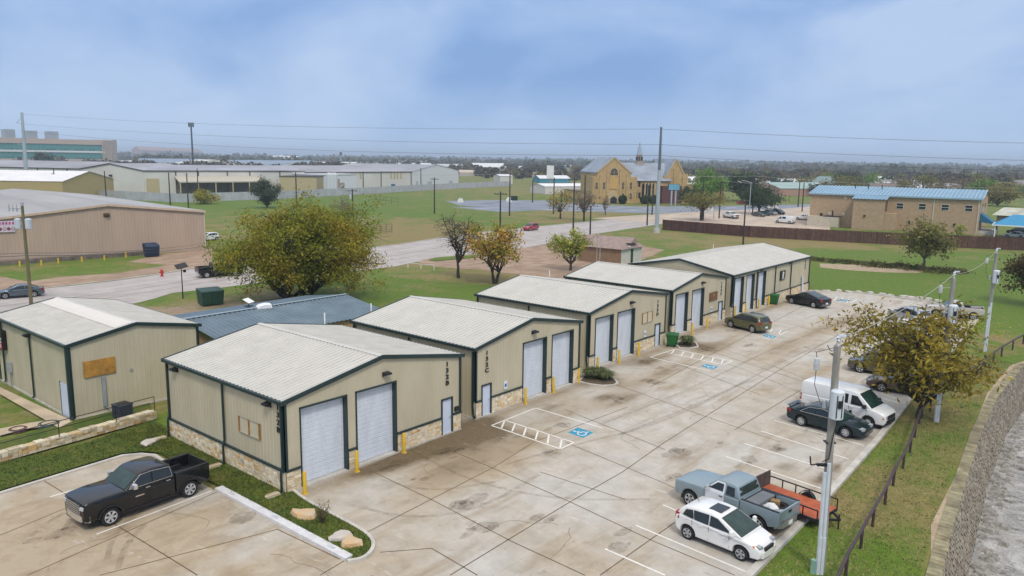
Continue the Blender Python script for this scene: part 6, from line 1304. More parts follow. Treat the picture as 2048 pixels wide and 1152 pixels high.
for x, y, lab in ((1696, 379, ''), (1722, 382, ''), (1750, 382, '')): d = ray(x, y); b = MB(); a = W_(x, y); b.tube((a[0]+.6, 5.5, 9.9), (a[0]+.6, 5.5, 11), .12); b.build('roof_vent', dark, t)
# shade canopy on the right, low buildings beside it
g = G2(2052, 478); t = thing('shade_canopy', 'blue fabric car shade canopy on white posts at the right edge', 'canopy', (*g, 0), R(-85)); cb = M('blue_canopy_fabric', (.03, .24, .44), .6, .12)
b = MB(); zt = 3.1
b.add([(-6.5, -3.5, zt), (6.5, -3.5, zt), (6.5, 6, zt), (-6.5, 6, zt), (-3, 1.2, zt+2.2), (3, 1.2, zt+2.2)], [(0, 1, 5, 4), (1, 2, 5), (2, 3, 4, 5), (3, 0, 4)]); o = b.build('fabric', cb, t); md = o.modifiers.new('thickness', 'SOLIDIFY'); md.thickness = .05
b = MB()
for (x0, y0), (x1, y1) in (((-6.6, -3.6), (6.6, -3.6)), ((6.6, -3.6), (6.6, 6.1)), ((6.6, 6.1), (-6.6, 6.1)), ((-6.6, 6.1), (-6.6, -3.6))): b.bar((x0, y0, zt-.1), (x1, y1, zt-.1), .2, .25)
b.build('frame', whitep, t)
for x in (-6, 0, 6):
    for y in (-3.3, 5.8): b = MB(); b.box(x-.1, y-.1, 0, x+.1, y+.1, zt); b.build('post', whitep, t)
g1, g2 = G2(1992, 447), G2(2070, 452)
block('low_building', 'low grey building with a pale mossy roof beside the blue shade canopy', 'building', g1, g2, 16, height(g1, 429), height(g1, 417), 'x', M('grey_block_wall', (.24, .21, .21), .9), M('mossy_pale_roof', (.46, .46, .38), .8, .3, .3), oh=1)
# wooden fence
P = [Vector((*G2(*p), 0)) for p in ((1325, 461), (1480, 473), (1700, 482), (1900, 494), (2120, 507))]; P = [Vector((164.8, 91, 0)), Vector((163.6, 68.5, 0)), Vector((170, 44, 0)), Vector((177, 24, 0)), Vector((183, 6, 0)), Vector((187, -12, 0))]
t = thing('wooden_fence', 'long reddish brown wooden privacy fence below the brick building', 'fence'); b = MB(); ps = MB()
wf = M('red_brown_fence_boards', (.095, .042, .032), .85, .3, 1.2, attr=True)
for a, c in zip(P[:-1], P[1:]):
    l = (c-a).length; d = (c-a)/l; n = int(l/.3)
    for k in range(n): q = random.uniform(.75, 1.2); p0 = a+d*(l*k/n); p1 = a+d*(l*(k+1)/n-.02); zt = 2.45+random.uniform(-.03, .03); nn_ = Vector((-d.y, d.x, 0))*.03; b.hexa([p0-nn_, p1-nn_, p1+nn_, p0+nn_, p0-nn_+Vector((0, 0, zt)), p1-nn_+Vector((0, 0, zt)), p1+nn_+Vector((0, 0, zt)), p0+nn_+Vector((0, 0, zt))], 0, (q, q, q, 1))
    for k in range(int(l/2.4)+1): p0 = a+d*min(l, k*2.4)+Vector((-d.y, d.x, 0))*.1; ps.box(p0.x-.06, p0.y-.06, 0, p0.x+.06, p0.y+.06, 2.5)
b.build('boards', wf, t, col=True); ps.build('posts', dark_pole, t)
# church
cb1 = M('church_yellow_brick', (.47, .325, .145), .85, .2, .8); slate = M('grey_slate_roof', (.25, .285, .34), .55, .25, .25); lst = M('church_limestone', (.48, .37, .20), .8, .12)
pl = Vector(G2(1184, 406)); pr = Vector(G2(1380, 407)); p0, Lw, rz = frame(pl, pr); W_ = lambda x, y: hit(x, y, p0, rz)
t = thing('church', 'yellow brick church with two gabled wings, a grey slate roof and a slim spire', 'church', (p0.x, p0.y, 0), rz)
def gable(x0, x1, y0, D, he, hr, nm='gable_wall'):
    b = MB(); xm = (x0+x1)/2; b.extrude([(x0, y0, 0), (x1, y0, 0), (x1, y0, he), (xm, y0, hr), (x0, y0, he)], (0, D, 0)); w = b.build(nm, cb1, t)
    b = MB()
    for xa in (x0, x1): s_ = -.4 if xa == x0 else .4; b.extrude([(xa+s_, y0-.1, he-.3), (xm, y0-.1, hr+.1), (xm, y0-.1, hr+.5), (xa+s_, y0-.1, he+.1)], (0, D, 0))
    b.build('wing_roof', slate, t)
    b = MB(); 
    for xa in (x0, x1): b.bar((xa, y0-.12, he+.05), (xm, y0-.12, hr+.35), .3, .5)
    b.build('coping', lst, t); return xm
xg1 = W_(1273, 405)[0]; he = W_(1190, 345)[1]; hr = W_(1229, 317)[1]; a1 = W_(1262, 347)[0]; a0 = W_(1194, 345)[0]
gable(a0, a1, 0, 26, he, hr)
b = MB()
for xa, xb in ((0, a0+.3), (a1-.3, xg1)): b.box(xa, .2, 0, xb, 9, he-1.5); b.box(xa+.3, .0, 0, xa+.9, .3, he-2); b.box(xb-.9, 0, 0, xb-.3, .3, he-2)
for x in (a0+1.5, a1-1.5, a0+4.2, a1-4.2): b.box(x-.3, -.4, 0, x+.3, .05, he+(1.5 if abs(x-(a0+a1)/2) < 4.5 else -.5))
b.build('corner_tower', cb1, t)
def lancet(x0, y0, x1, y1, name='arched_window', yy=-.1, mt=glass):
    xa, xb, z0, z1 = rectpx(W_, x0, y0, x1, y1); r = (xb-xa)/2; xm = (xa+xb)/2; b = MB(); k = np.linspace(0, math.pi, 9); f = .22
    b.extrude([(xa-f, yy, z0-f), (xb+f, yy, z0-f)]+[(xm+(r+f)*math.cos(q), yy, z1-r+(r+f)*math.sin(q)*1.3) for q in k], (0, .15, 0)); o = b.build(name, lst, t)
    b = MB(); b.extrude([(xa, yy-.04, z0), (xb, yy-.04, z0)]+[(xm+r*math.cos(q), yy-.04, z1-r+r*math.sin(q)*1.3) for q in k], (0, .1, 0)); b.build('pane', mt, o)
    b = MB(); b.box(xm-.06, yy-.07, z0, xm+.06, yy-.03, z1); b.box(xa, yy-.07, (z0+z1)/2-.06, xb, yy-.03, (z0+z1)/2+.06); b.build('glazing_bar', lst, o)
lancet(1220.5, 339, 1236, 350, 'arched_window', -.2, M('church_dark_window', (.06, .05, .04), .5)); lancet(1220, 353, 1235, 377, 'window_panel', -.2, M('church_panel_ochre', (.55, .34, .10), .7))
for x in (1191, 1206, 1244, 1259.5): lancet(x, 365, x+4.4, 378)
for x in (1243, 1259): lancet(x, 386.5, x+4.4, 398)
b = MB(); xa, xb, z0, z1 = rectpx(W_, 1212, 380, 1234, 404); xm = (xa+xb)/2; b.extrude([(xa, -3, 0), (xb, -3, 0), (xb, -3, z1-2), (xm, -3, z1), (xa, -3, z1-2)], (0, 3, 0)); b.build('porch', lst, t); b = MB(); b.extrude([(xa+.8, -3.05, 0), (xb-.8, -3.05, 0), (xb-.8, -3.05, z1-3.2), (xm, -3.05, z1-2.2), (xa+.8, -3.05, z1-3.2)], (0, .1, 0)); b.build('porch_door', dark, t)
# body between the wings
xr0 = W_(1333, 405)[0]; zev = W_(1300, 362)[1]; zrg = W_(1300, 326)[1]; b = MB(); b.box(xg1-.5, 2.0, 0, xr0+1, 24, zev); b.build('nave_wall', cb1, t)
b = MB(); ribroof(b, (xg1-1.5, 1.2, zev), (xr0+2, 1.2, zev), (xg1-6, 13, zrg), (xr0+6, 13, zrg), 3, .03); ribroof(b, (xg1-1.5, 25, zev), (xr0+2, 25, zev), (xg1-6, 13, zrg), (xr0+6, 13, zrg), 3, .03); b.build('nave_roof', slate, t)
for x in (1289, 1295.5, 1302, 1308.5):
    a = W_(x, 390); b = MB(); b.box(a[0]-.55, 1.9, 1.5, a[0]+.35, 2.05, zev-1.2); b.build('tall_window', glass, t); b = MB(); b.box(a[0]+.4, 1.5, 0, a[0]+.95, 2.05, zev-.8); b.build('buttress', lst, t)
for x in (1275.5, 1282): 
    for y in (368, 391): a = W_(x, y); b = MB(); b.box(a[0]-.4, 1.9, a[1]-1.1, a[0]+.4, 2.05, a[1]+1.1); b.build('window', glass, t)
xa, xb = W_(1321, 405)[0], W_(1360, 405)[0]; b = MB(); b.box(xa, -1.5, 0, xb, 2, W_(1340, 372)[1]); b.build('red_brick_wing', M('dark_red_brick', (.12, .05, .045), .9, .2), t)
g0, g1_ = W_(1338, 350)[0], W_(1376, 350)[0]; gable(g0, g1_, 3, 24, W_(1338, 350)[1]-.5, W_(1347, 320)[1])
b = MB(); b.box(g0-1, 2.6, 0, g0+1.6, 10, W_(1340, 352)[1]); b.box(g1_-1.2, 2.6, 0, g1_+1, 10, W_(1340, 348)[1]); b.box(g0+3, 2.5, 0, g0+4, 3, W_(1347, 338)[1]); b.box(g1_-4, 2.5, 0, g1_-3, 3, W_(1347, 338)[1]); b.build('corner_tower', cb1, t)
sx = W_(1297, 326)[0]; d_ = 13; kk = (depth(p0)+d_*.85)/depth(p0)
zb_ = zrg-.4; z1 = HC+(W_(1297, 311)[1]-HC)*kk; z2 = HC+(W_(1297, 283)[1]-HC)*kk; sx *= 1.02
b = MB(); b.box(sx-1.4, d_-1.4, zb_-1, sx+1.4, d_+1.4, zb_+.8); b.lathe([(1.2, zb_+.8), (1.15, z1), (1.35, z1), (1.35, z1+.3)], c=(sx, d_, 0), n=8); b.build('belfry', M('belfry_stone', (.38, .30, .24), .8, .2), t)
b = MB(); b.lathe([(1.3, z1+.3), (.95, z1+1.5), (.05, z2)], c=(sx, d_, 0), n=8); b.build('spire', M('spire_grey_blue', (.30, .36, .42), .5, .1), t)
b = MB()
for k in range(8): a = k*math.pi/4+.39; b.box(sx+1.13*math.cos(a)-.22, d_+1.13*math.sin(a)-.22, zb_+1.2, sx+1.13*math.cos(a)+.22, d_+1.13*math.sin(a)+.22, z1-.5)
b.build('louvre', dark, t)
g1, g2 = G2(1374, 404), G2(1446, 401)
t2, L2, W2 = block('church_hall', 'low yellow brick hall with a small curved parapet right of the church', 'church hall', g1, g2, 18, height(g1, 369), height(g1, 369), 'flat', cb1, M('white_parapet', (.62, .60, .56), .7))
for x in (1388, 1398, 1409, 1420, 1432): a = W2(x, 378); b = MB(); b.box(a[0]-.6, -.1, a[1]-1.2, a[0]+.6, .02, a[1]+1.2); b.build('window', glass, t2)
a = W2(1427, 369); b = MB(); b.extrude([(a[0]+2.2*math.cos(q), -.25, a[1]+1.6*math.sin(q)) for q in np.linspace(0, math.pi, 11)], (0, .4, 0)); b.build('curved_parapet', cb1, t2)
g1, g2 = G2(1128, 394), G2(1184, 402)
block('low_building', 'low tan brick building with a flat dark roof left of the church', 'building', g1, g2, 12, height(g1, 379), height(g1, 379), 'flat', cb1, M('flat_roof_brown', (.22, .17, .13), .9))
g1, g2 = G2(1090, 388), G2(1176, 387)
block('low_building', 'low white building with a white roof behind the tan one left of the church', 'building', g1, g2, 14, height(g1, 373), height(g1, 368), 'x', M('white_wall', (.62, .60, .57), .7), M('white_membrane_roof', ()))
g = G2(1346, 411.5); t = thing('church_sign', 'church signboard with pale blue panels on two posts in front of the church', 'sign', (*g, 0), rz); zt = height(g, 368); zl = height(g, 381); hwid = 12.2*depth(g)/F
b = MB(); b.box(-hwid, -.3, zl, hwid, .3, zt); b.build('cabinet', M('sign_cabinet_dark', (.05, .06, .07), .5), t); b = MB()
for k in range(3): zz = zl+.25+(zt-zl-.3)*k/3; b.box(-hwid+.2, -.36, zz, hwid-.2, -.3, zz+(zt-zl-.3)/3-.12)
b.build('message_panel', M('sign_panel_cyan', (.16, .42, .52), .5, .2, 1.2), t)
for x in (-hwid*.35, hwid*.35): b = MB(); b.box(x-.25, -.25, 0, x+.25, .25, zl); b.build('post', steel, t)
# little brown-roofed hut
pl = G2(1191, 535); pr_ = G2(1237, 541)
shing = M('mauve_shingles', (.30, .22, .195), .9, .25, 1.5); hb = M('hut_brown_block', (.27, .17, .10), .9, .2); hw_ = M('hut_white_boards', (.55, .54, .48), .7, .15)
A_ = Vector((103.2, 64.6)); ux = Vector((math.cos(R(0)), math.sin(R(0)))); t = thing('hut', 'small brown hut with mauve shingles and pale boarded side behind the row of metal buildings', 'hut', (103.2, 64.0, 0), R(2))
b = MB(); b.box(0, 0, 0, 6.6, .06, 2.6); b.build('boarded_wall', hw_, t); b = MB(); b.box(-.06, .06, 0, 0, 8, 2.6); b.box(6.6, .06, 0, 6.66, 8, 2.6); b.box(0, 7.94, 0, 6.6, 8, 2.6); b.build('wall', hb, t)
b = MB(); b.add([(-.4, -.4, 2.5), (7, -.4, 2.5), (7, 8.4, 2.5), (-.4, 8.4, 2.5), (3.3, 1.2, 4.1), (3.3, 8.4, 4.1)], [(0, 1, 4), (1, 2, 5, 4), (3, 0, 4, 5), (2, 3, 5), (3, 2, 1, 0)]); b.build('roof', shing, t)
b = MB(); b.add([(2.0, -.45, 3.35), (4.6, -.45, 3.35), (3.3, -.45, 4.2), (2.0, 2, 3.35), (4.6, 2, 3.35), (3.3, 2, 4.2)], [(0, 1, 2), (0, 2, 5, 3), (1, 4, 5, 2)]); b.build('gable_peak', shing, t)
b = MB(); b.box(3.0, -.14, .1, 3.5, -.0, 2.3); b.build('door', M('dark_green_door', (.02, .05, .02), .7), t); b = MB(); b.box(1.6, -.5, 2.75, 1.9, -.3, 2.95); b.build('flood_lamp', whitep, t)
for x, y0, y1, lab in ((1193, 530, 468, 'thin pale pole with a lamp beside the little brown hut'), (1199, 532, 480, 'second thin pale pole behind the lamp pole at the little brown hut')):
    g = G2(x, y0); z = height(g, y1); b = MB(); b.tube((0, 0, 0), (0, 0, z), .07, .05, 6); 
    if x == 1193: b.box(-.3, -.2, z-.3, .1, .2, z+.1)
    tag(b.build('thin_pole', M('thin_pole_grey', (.40, .38, .33), .7), loc=(*g, 0)), lab, 'pole')
# pipe rail along the creek
RP = [(23.0, 7.1), (25.6, 7.35), (28, 7.6), (30.5, 7.9), (33.2, 8.1), (35.7, 8.3), (38.5, 8.5), (41.2, 8.8), (44.0, 9.0), (46.8, 9.3), (49.7, 9.7), (52.6, 10.1), (55.8, 10.15), (59, 10.1), (62.2, 9.95), (65.4, 9.7), (68.4, 9.5), (71.0, 9.3), (73.8, 9.15), (76.6, 8.95), (80.3, 8.6), (83.7, 8.2), (87, 7.6), (90.5, 6.8)]
t = thing('pipe_rail_fence', 'low brown steel pipe rail on short posts along the creek bank', 'railing'); rb = M('red_brown_pipe', (.062, .038, .040), .55, .3, 3)
b = MB(); b.path([(x, y, .92) for x, y in RP], .075, 8); b.build('rail', rb, t)
for x, y in RP: b = MB(); b.tube((x, y, -.1), (x, y, .9), .068, n=8); b.build('post', rb, t)
# ------------------------------------------------------------------ poles and wires
WIRE = {}
def pole(px_, y0, y1, lab, r=.16, mt=None, name='utility_pole', arm=0, lean=None, transformers=0, group=None, lamp=0, x1=None):
    g = Vector((*G2(px_, y0), 0)); z = height(g, y1); t = thing(name, lab, 'pole', g, -(YAW-math.pi/2)*0, group); mt = mt or dark_pole; top = Vector((0, 0, z))
    if x1 is not None: top = top + Vector((RT.x, RT.y, 0))*(lean or 0)
    rd = max(r, .0)
    b = MB(); b.tube((0, 0, 0), top, rd, rd*.7, 8); b.build('shaft', mt, t); rr_ = Vector((RT.x, RT.y, 0)).normalized()
    for k in range(arm):
        b = MB(); c = top-Vector((0, 0, .5+k*1.1)); b.bar(c-rr_*1.25, c+rr_*1.25, .14, .14)
        for q in (-1.1, -.5, .5, 1.1): b.tube(c+rr_*q, c+rr_*q+Vector((0, 0, .28)), .05, n=5)
        b.build('crossarm', mt, t)
    for k in range(transformers):
        s = (-1, 1, 0)[k]; c = top-Vector((0, 0, 2.6))+rr_*.5*s-Vector((FWD.x, FWD.y, 0))*.3; b = MB(); b.lathe([(0, 1.05), (.22, 1.0), (.27, .92), (.27, .05), (.2, 0), (0, 0)], c=c, n=12); b.tube(c+Vector((.1, 0, 1)), c+Vector((.1, 0, 1.3)), .04); b.build('transformer', M('transformer_grey', (.50, .55, .60), .45, .1), t)
    if lamp:
        b = MB(); c = top-Vector((0, 0, .2)); b.path([c, c+rr_*lamp*.5+Vector((0, 0, .5)), c+rr_*lamp+Vector((0, 0, .55))], .06); b.bar(c+rr_*lamp, c+rr_*lamp*1.35+Vector((0, 0, .5)), .3, .15); b.build('lamp_head', M('lamp_head_pale', (.62, .62, .62), .5), t)
    WIRE[px_] = g+top; return t, g, top
# leaning pole on the left
g = Vector((*G2(63, 612), 0)); z = height(g, 408); lean = Vector((RT.x, RT.y, 0)).normalized(); top = Vector((0, 0, z))
dv = ray(44, 408); s = (g.length+0)/Vector((dv.x, dv.y)).length; top = Vector((dv.x*s-g.x, dv.y*s-g.y, HC+dv.z*s)); L1 = g+top
t = thing('utility_pole', 'leaning wooden power pole with two grey transformers beside the grey sedan', 'pole', g); b = MB(); b.tube((0, 0, 0), top, .2, .14, 10); b.build('shaft', M('greenish_pole_wood', (.145, .125, .065), .9, .3, 2, stretch=(4, 4, .4)), t)
for s in (-1, 1):
    c = top*.76+lean*.55*s-Vector((FWD.x, FWD.y, 0))*.1; b = MB(); b.lathe([(0, 1.15), (.28, 1.1), (.33, 1.0), (.33, .05), (.25, 0), (0, 0)], c=c, n=14); b.bar(c+Vector((0, 0, .6)), Vector((0, 0, 1))*(c.z+.6)+top*(c.z/top.z)*0+Vector((top.x*.78, top.y*.78, 0)), .1, .1); b.build('transformer', M('transformer_grey', (.50, .55, .60), .45, .1), t)
b = MB(); c = top*.955; b.bar(c-lean*.2, c-lean*1.5, .08, .08)
for q in (.6, 1.0, 1.4): b.tube(c-lean*q, c-lean*q+Vector((0, 0, .45)), .05); b.tube(c-lean*q+Vector((0, 0, -.3)), c-lean*q, .07)
b.build('insulator_bracket', M('insulator_grey', (.35, .38, .40), .5), t); b = MB(); b.lathe([(0, .25), (.16, .2), (.18, -.2)], c=top, n=10); b.tube(top, top+Vector((0, 0, .6)), .02); b.build('pole_cap', steel, t)
# poles of the foreground right
def conduit_pole(pb, ptop, ptx, lab, nc, main=False, zc=.5):
    g = Vector((*G2(*pb), 0)); dv = ray(ptx, ptop); s = Vector((g.x, g.y)).length/Vector((dv.x, dv.y)).length; top = Vector((dv.x*s-g.x, dv.y*s-g.y, HC+dv.z*s))
    t = thing('utility_pole', lab, 'pole', g); b = MB(); b.tube((0, 0, 0), top, .17, .13, 12); b.build('shaft', wood_pole, t); lf = -Vector((RT.x, RT.y, 0)).normalized(); fr_ = -Vector((FWD.x, FWD.y, 0)).normalized()
    pv = M('grey_white_conduit', (.60, .63, .67), .45, .08)
    for k in range(nc): b = MB(); o = lf*(.06+.15*k)+fr_*.2; b.tube(o, top*(zc-.04*k)+o, .075, n=8); b.tube(o, o+Vector((0, 0, 1.6)), .085, n=8); b.build('conduit', pv, t)
    b = MB(); q = top*.70+fr_*.34; b.lathe([(0, 1.18), (.2, 1.16), (.26, 1.1), (.26, .04), (.2, 0), (0, 0)], c=q, n=16); o = b.build('transformer', M('transformer_white', (.62, .66, .70), .4, .06), t, smooth=40)
    b = MB()
    for s in (-.1, .1): b.bar(q+lf*s+fr_*.25+Vector((0, 0, .1)), q+lf*s+fr_*.25+Vector((0, 0, 1.0)), .03, .03, up=(1, 0, 0))
    b.box(q.x-.05+fr_.x*.26, q.y-.05+fr_.y*.26, q.z+.5, q.x+.05+fr_.x*.26, q.y+.05+fr_.y*.26, q.z+.8); b.build('transformer_mark', dark, o)
    b = MB(); b.tube(top, top+Vector((0, 0, .25)), .04); b.lathe([(.0, .2), (.09, .14), (.05, .08), (.1, .02), (0, 0)], c=top+Vector((0, 0, .2)), n=10); b.bar(top+Vector((0, 0, .4)), top+Vector((0, 0, .4))-lf*.3, .1, .08); b.build('insulator', M('insulator_white', (.62, .66, .72), .35), t)
    b = MB(); c = top*.93+lf*.75; b.bar(top*.935, c+Vector((0, 0, .02)), .02, .02); b.lathe([(0, .55), (.1, .5), (.12, .3), (.1, .05), (0, 0)], c=c-Vector((0, 0, .35)), n=10); b.build('fuse_cutout', M('fuse_grey_white', (.52, .53, .55), .4), t)
    b = MB(); b.path([c+Vector((0, 0, .15)), c+lf*.05+Vector((0, 0, .4)), top*.99+lf*.2, top], .013, 5); b.build('jumper_wire', dark, t); b = MB(); b.path([c-Vector((0, 0, .3)), c-Vector((0, 0, .9))+lf*.02, c-Vector((0, 0, 1.6))-lf*.25, top*.74+lf*.3], .013, 5); b.build('jumper_wire', dark, t); b = MB(); b.lathe([(0, .35), (.09, .3), (.09, 0), (0, 0)], c=top*.735+lf*.33, n=8); b.build('bushing', steel, t)
    if main:
        b = MB(); q = top*.49+lf*.2; b.path([q, q+lf*.5-Vector((0, 0, .05)), q+lf*.55+Vector((0, 0, .3))], .03, 6); b.path([top*.70+fr_*.2-lf*.15, top*.62+fr_*.22, top*.52+fr_*.2+lf*.1, top*.50+lf*.25], .02, 6); b.bar(q-lf*.1+fr_*.1, q+lf*.3+fr_*.1, .12, .1); b.bar(top*.585+lf*.2-fr_*.05, top*.585-lf*.2-fr_*.05, .3, .05); b.build('cable_riser', dark, t)
        b = MB(); b.box(lf.x*.36-.09+fr_.x*.15, lf.y*.36-.09+fr_.y*.15, .0, lf.x*.36+.09+fr_.x*.15, lf.y*.36+.09+fr_.y*.15, .6); b.build('green_pedestal', M('pale_green_pedestal', (.25, .42, .34), .5), t)
    return g+top, g, top
R1, g1, t1 = conduit_pole((1641, 1143), 692, 1675, 'nearest weathered power pole with a white transformer and tall conduits at the right', 2, True)
R2, g2, t2 = conduit_pole((1873, 842), 556, 1908, 'weathered power pole rising out of the leafy tree', 2)
R3, g3, t3 = conduit_pole((1970, 702), 506, 1993, 'weathered power pole beyond the leafy tree, beside the pipe rail', 2)
steel_p = M('pale_steel_monopole', (.36, .42, .46), .45, .1, .3)
g = Vector((*G2(1313, 466), 0)); ztop = height(g, 254); t = thing('transmission_pole', 'tall grey steel transmission pole on a concrete footing in front of the church', 'transmission pole', g)
b = MB(); b.tube((0, 0, 1), (0, 0, ztop*.6), .48, .36, 14); b.build('lower_shaft', steel_p, t); b = MB(); b.tube((0, 0, ztop*.6), (0, 0, ztop), .34, .22, 12); b.build('upper_shaft', M('dark_steel_monopole', (.12, .15, .17), .5, .1, .3), t); b = MB(); b.lathe([(0, 1.1), (.75, 1.1), (.8, 0)], n=16); b.build('footing', concrete, t)
T1 = g.copy(); rt2 = Vector((RT.x, RT.y, 0)).normalized()
g = rt2*0; dv = ray(52, 345); s = 330/dv.dot(FWD)*1; g = Vector((dv.x*s, dv.y*s, 0)); z2 = height(g, 225); t = thing('transmission_pole', 'tall steel transmission pole with triangular arms at the far left', 'transmission pole', g)
tp = ray(43.5, 225); s2 = Vector((g.x, g.y)).length/Vector((tp.x, tp.y)).length; tp = Vector((tp.x*s2-g.x, tp.y*s2-g.y, HC+tp.z*s2)); b = MB(); b.tube((0, 0, 0), tp, .95, .5, 12); b.build('shaft', steel_p, t); T2 = g+tp
for k, sd in ((.86, -1), (.70, 1), (.59, -1)):
    c = tp*k; e = c+rt2*sd*2.6+Vector((0, 0, .3)); b = MB(); b.bar(c, e, .18, .18); b.bar(c+Vector((0, 0, 2.6)), e, .14, .14); b.build('arm', steel_p, t)
def wire(a, c, sag, lab, r=.02, mt=None, n=14, group=None, name='power_line'):
    pts = [a.lerp(c, k/n)-Vector((0, 0, sag*4*(k/n)*(1-k/n))) for k in range(n+1)]; b = MB(); b.path(pts, r, 5); tag(b.build(name, mt or M('wire_dark', (.06, .065, .07), .6)), lab, 'wire', group)
def at(px_, py_, like):  # point on the sight line as far away (in plan) as like
    d = ray(px_, py_); s = Vector((like.x, like.y)).length/Vector((d.x, d.y)).length; return Vector((d.x*s, d.y*s, HC+d.z*s))
wm = M('wire_grey', (.10, .11, .12), .6)
for y1, y2, y3, q in ((258, 228, 290, 'top'), (289, 248, 326, 'middle'), (311, 262, 346, 'lowest')):
    c = at(1321 if y1 < 280 else 1319, y1, T1); e = at(46, y2, T2); f = at(2300, y3, T1*1.05)
    wire(e, c, 1.9 if y1 < 300 else 2.5, 'long thin transmission wire, the %s of three, between the tall steel poles across the sky' % q, .035, wm, 24); wire(c, f, .6, 'thin transmission wire, the %s of three, leaving the steel pole towards the right edge' % q, .035, wm, 12)
gm_ = M('wire_pale', (.40, .38, .33), .6)
wire(R1+Vector((0, 0, .3)), at(1640, 866, R1*.5)*1 if 0 else R1+Vector((-11, -3, 2.5)), .3, 'short wire from the nearest right hand pole out over the camera side', .012, wm, 6)
wire(R1+Vector((0, 0, .25)), R2+Vector((0, 0, .25)), .35, 'overhead wire between the nearest pole and the pole in the leafy tree', .016, gm_, 12); wire(R2+Vector((0, 0, .25)), R3+Vector((0, 0, .25)), .5, 'overhead wire between the pole in the leafy tree and the next pole', .016, gm_, 12)
gy = G(1612, 858, .03); wire(R1-Vector((0, 0, .2))*0+(t1*-.42), gy, 0, 'pale guy wire slanting from the nearest pole to the lot', .014, M('guy_wire_pale', (.55, .55, .55), .4, metal=.3), 2, name='guy_wire')
gy = G(1722, 764, .2); wire(at(1878, 664, R2), gy, 0, 'tan guy wire slanting down through the leafy tree', .02, M('guy_wire_tan', (.46, .38, .20), .6), 2, name='guy_wire')
gy = G(1925, 607, 0); wire(R3-Vector((0, 0, 3.2)), gy, 0, 'thin guy wire slanting from the far pole into the grass', .014, gm_, 2, name='guy_wire')
lw = M('wire_dark', (.06, .065, .07), .6)
a = at(53, 511, L1); wire(at(-120, 514, L1), a, .1, 'lower cable reaching the leaning pole from the left edge', .03, lw); e = at(412, 492, Vector((*G2(412, 500), 0))); wire(a, e, .5, 'lower cable from the leaning pole along the front of the pink building', .03, lw); wire(at(53, 506, L1), at(412, 486, Vector((*G2(412, 500), 0))), .5, 'upper cable from the leaning pole along the front of the pink building', .022, lw); wire(at(-120, 507, L1), at(53, 506, L1), .1, 'upper cable reaching the leaning pole from the left edge', .022, lw)
# other poles
G_ = 'dark wooden utility poles of the street and fields'
pl_ = [(213, 402, 342, 'dark pole against the white gable end warehouse', 0), (341, 414, 345, 'dark pole near the yellow green bush at the grey fence', 0), (377, 417, 346, 'dark pole close to the yellow green bush, in front of the loading dock', 0), (397, 392, 337, 'dark pole at the loading dock canopy', 0), (112, 398, 337, 'dark pole with small transformers before the yellow tan building', 0), (602, 382, 338, 'dark pole before the tan annex', 0), (594, 428, 344, 'dark leaning pole behind the big autumn tree', 0), (706, 440, 378, 'grey pole with crossarm and transformer by the bare bush', 1), (745, 376, 336, 'dark pole with crossarm before the warehouse with tan panels', 1), (842, 381, 336, 'dark pole at the corner of the warehouse with tan panels', 0), (869, 427, 355, 'lone dark pole in the grass field with a small crossarm', 1), (1000, 487, 383, 'dark pole on the far kerb by the bare tree', 1), (1019, 432, 345, 'tall dark pole beside the basketball backboard', 0), (1065, 405, 360, 'short dark pole on the asphalt lot', 0), (1146, 472, 355, 'tall dark street pole near the middle of the street', 1), (1180, 474, 411, 'shorter dark pole behind the green leaved tree', 0), (1168, 443, 350, 'dark pole by the half bare church trees', 0), (1107, 428, 355, 'dark pole left of the yellow leaved church tree', 0), (1294, 451, 370, 'dark pole just left of the steel transmission pole', 1), (1304, 430, 372, 'second dark pole just left of the steel transmission pole', 0), (1220, 406, 366, 'dark pole in front of the church porch', 0), (1202, 396, 348, 'dark pole with crossarms before the church left window', 2), (1438, 437, 362, 'dark pole behind the white pickup at the brown fence', 0), (1486, 489, 410, 'dark pole standing in the grass in front of the brown fence', 0), (1405, 412, 355, 'dark pole with lamp behind the spreading tree', 0), (1596, 414, 362, 'left one of two dark poles beside the blue roofed building', 0), (1604, 423, 366, 'right one of two dark poles beside the blue roofed building', 0), (1924, 385, 338, 'left one of two poles showing above the blue roof', 1), (1950, 385, 340, 'right one of two poles showing above the blue roof', 0), (1697, 372, 335, 'thin pole above the left end of the blue roof', 0), (1863, 385, 360, 'short pole above the middle of the blue roof', 0), (1505, 428, 352, 'pole with crossarms behind the dark round tree', 2)]
for x, y0, y1, lab, arm in pl_: pole(x, y0, y1, lab, .14+.00035*depth(Vector((*G2(x, y0), 0))), arm=arm, transformers=1 if x in (706, 745, 112) else 0, group=G_)
pole(1498, 430, 364, 'grey street lamp with a curved arm over the spreading tree', .14, steel_p, 'street_lamp', lamp=-3); pole(1531, 425, 366, 'grey street lamp over the dark round tree', .12, steel_p, 'street_lamp', lamp=-2); pole(366, 597, 533, 'black post with a tilted solar panel on the grass verge', .07, black, 'solar_post'); 
g = G2(366, 597); z = height(g, 533); t = [o for o in COL.objects if o.name == 'solar_post'][0]; b = MB(); b.hexa([(-.65, -.35, z-.25), (.65, -.35, z-.05), (.65, .35, z+.35), (-.65, .35, z+.15), (-.65, -.38, z-.2), (.65, -.38, z), (.65, .32, z+.4), (-.65, .32, z+.2)]); b.box(.25, -.1, z-.7, .5, .15, z-.4); b.build('solar_panel', black, t)
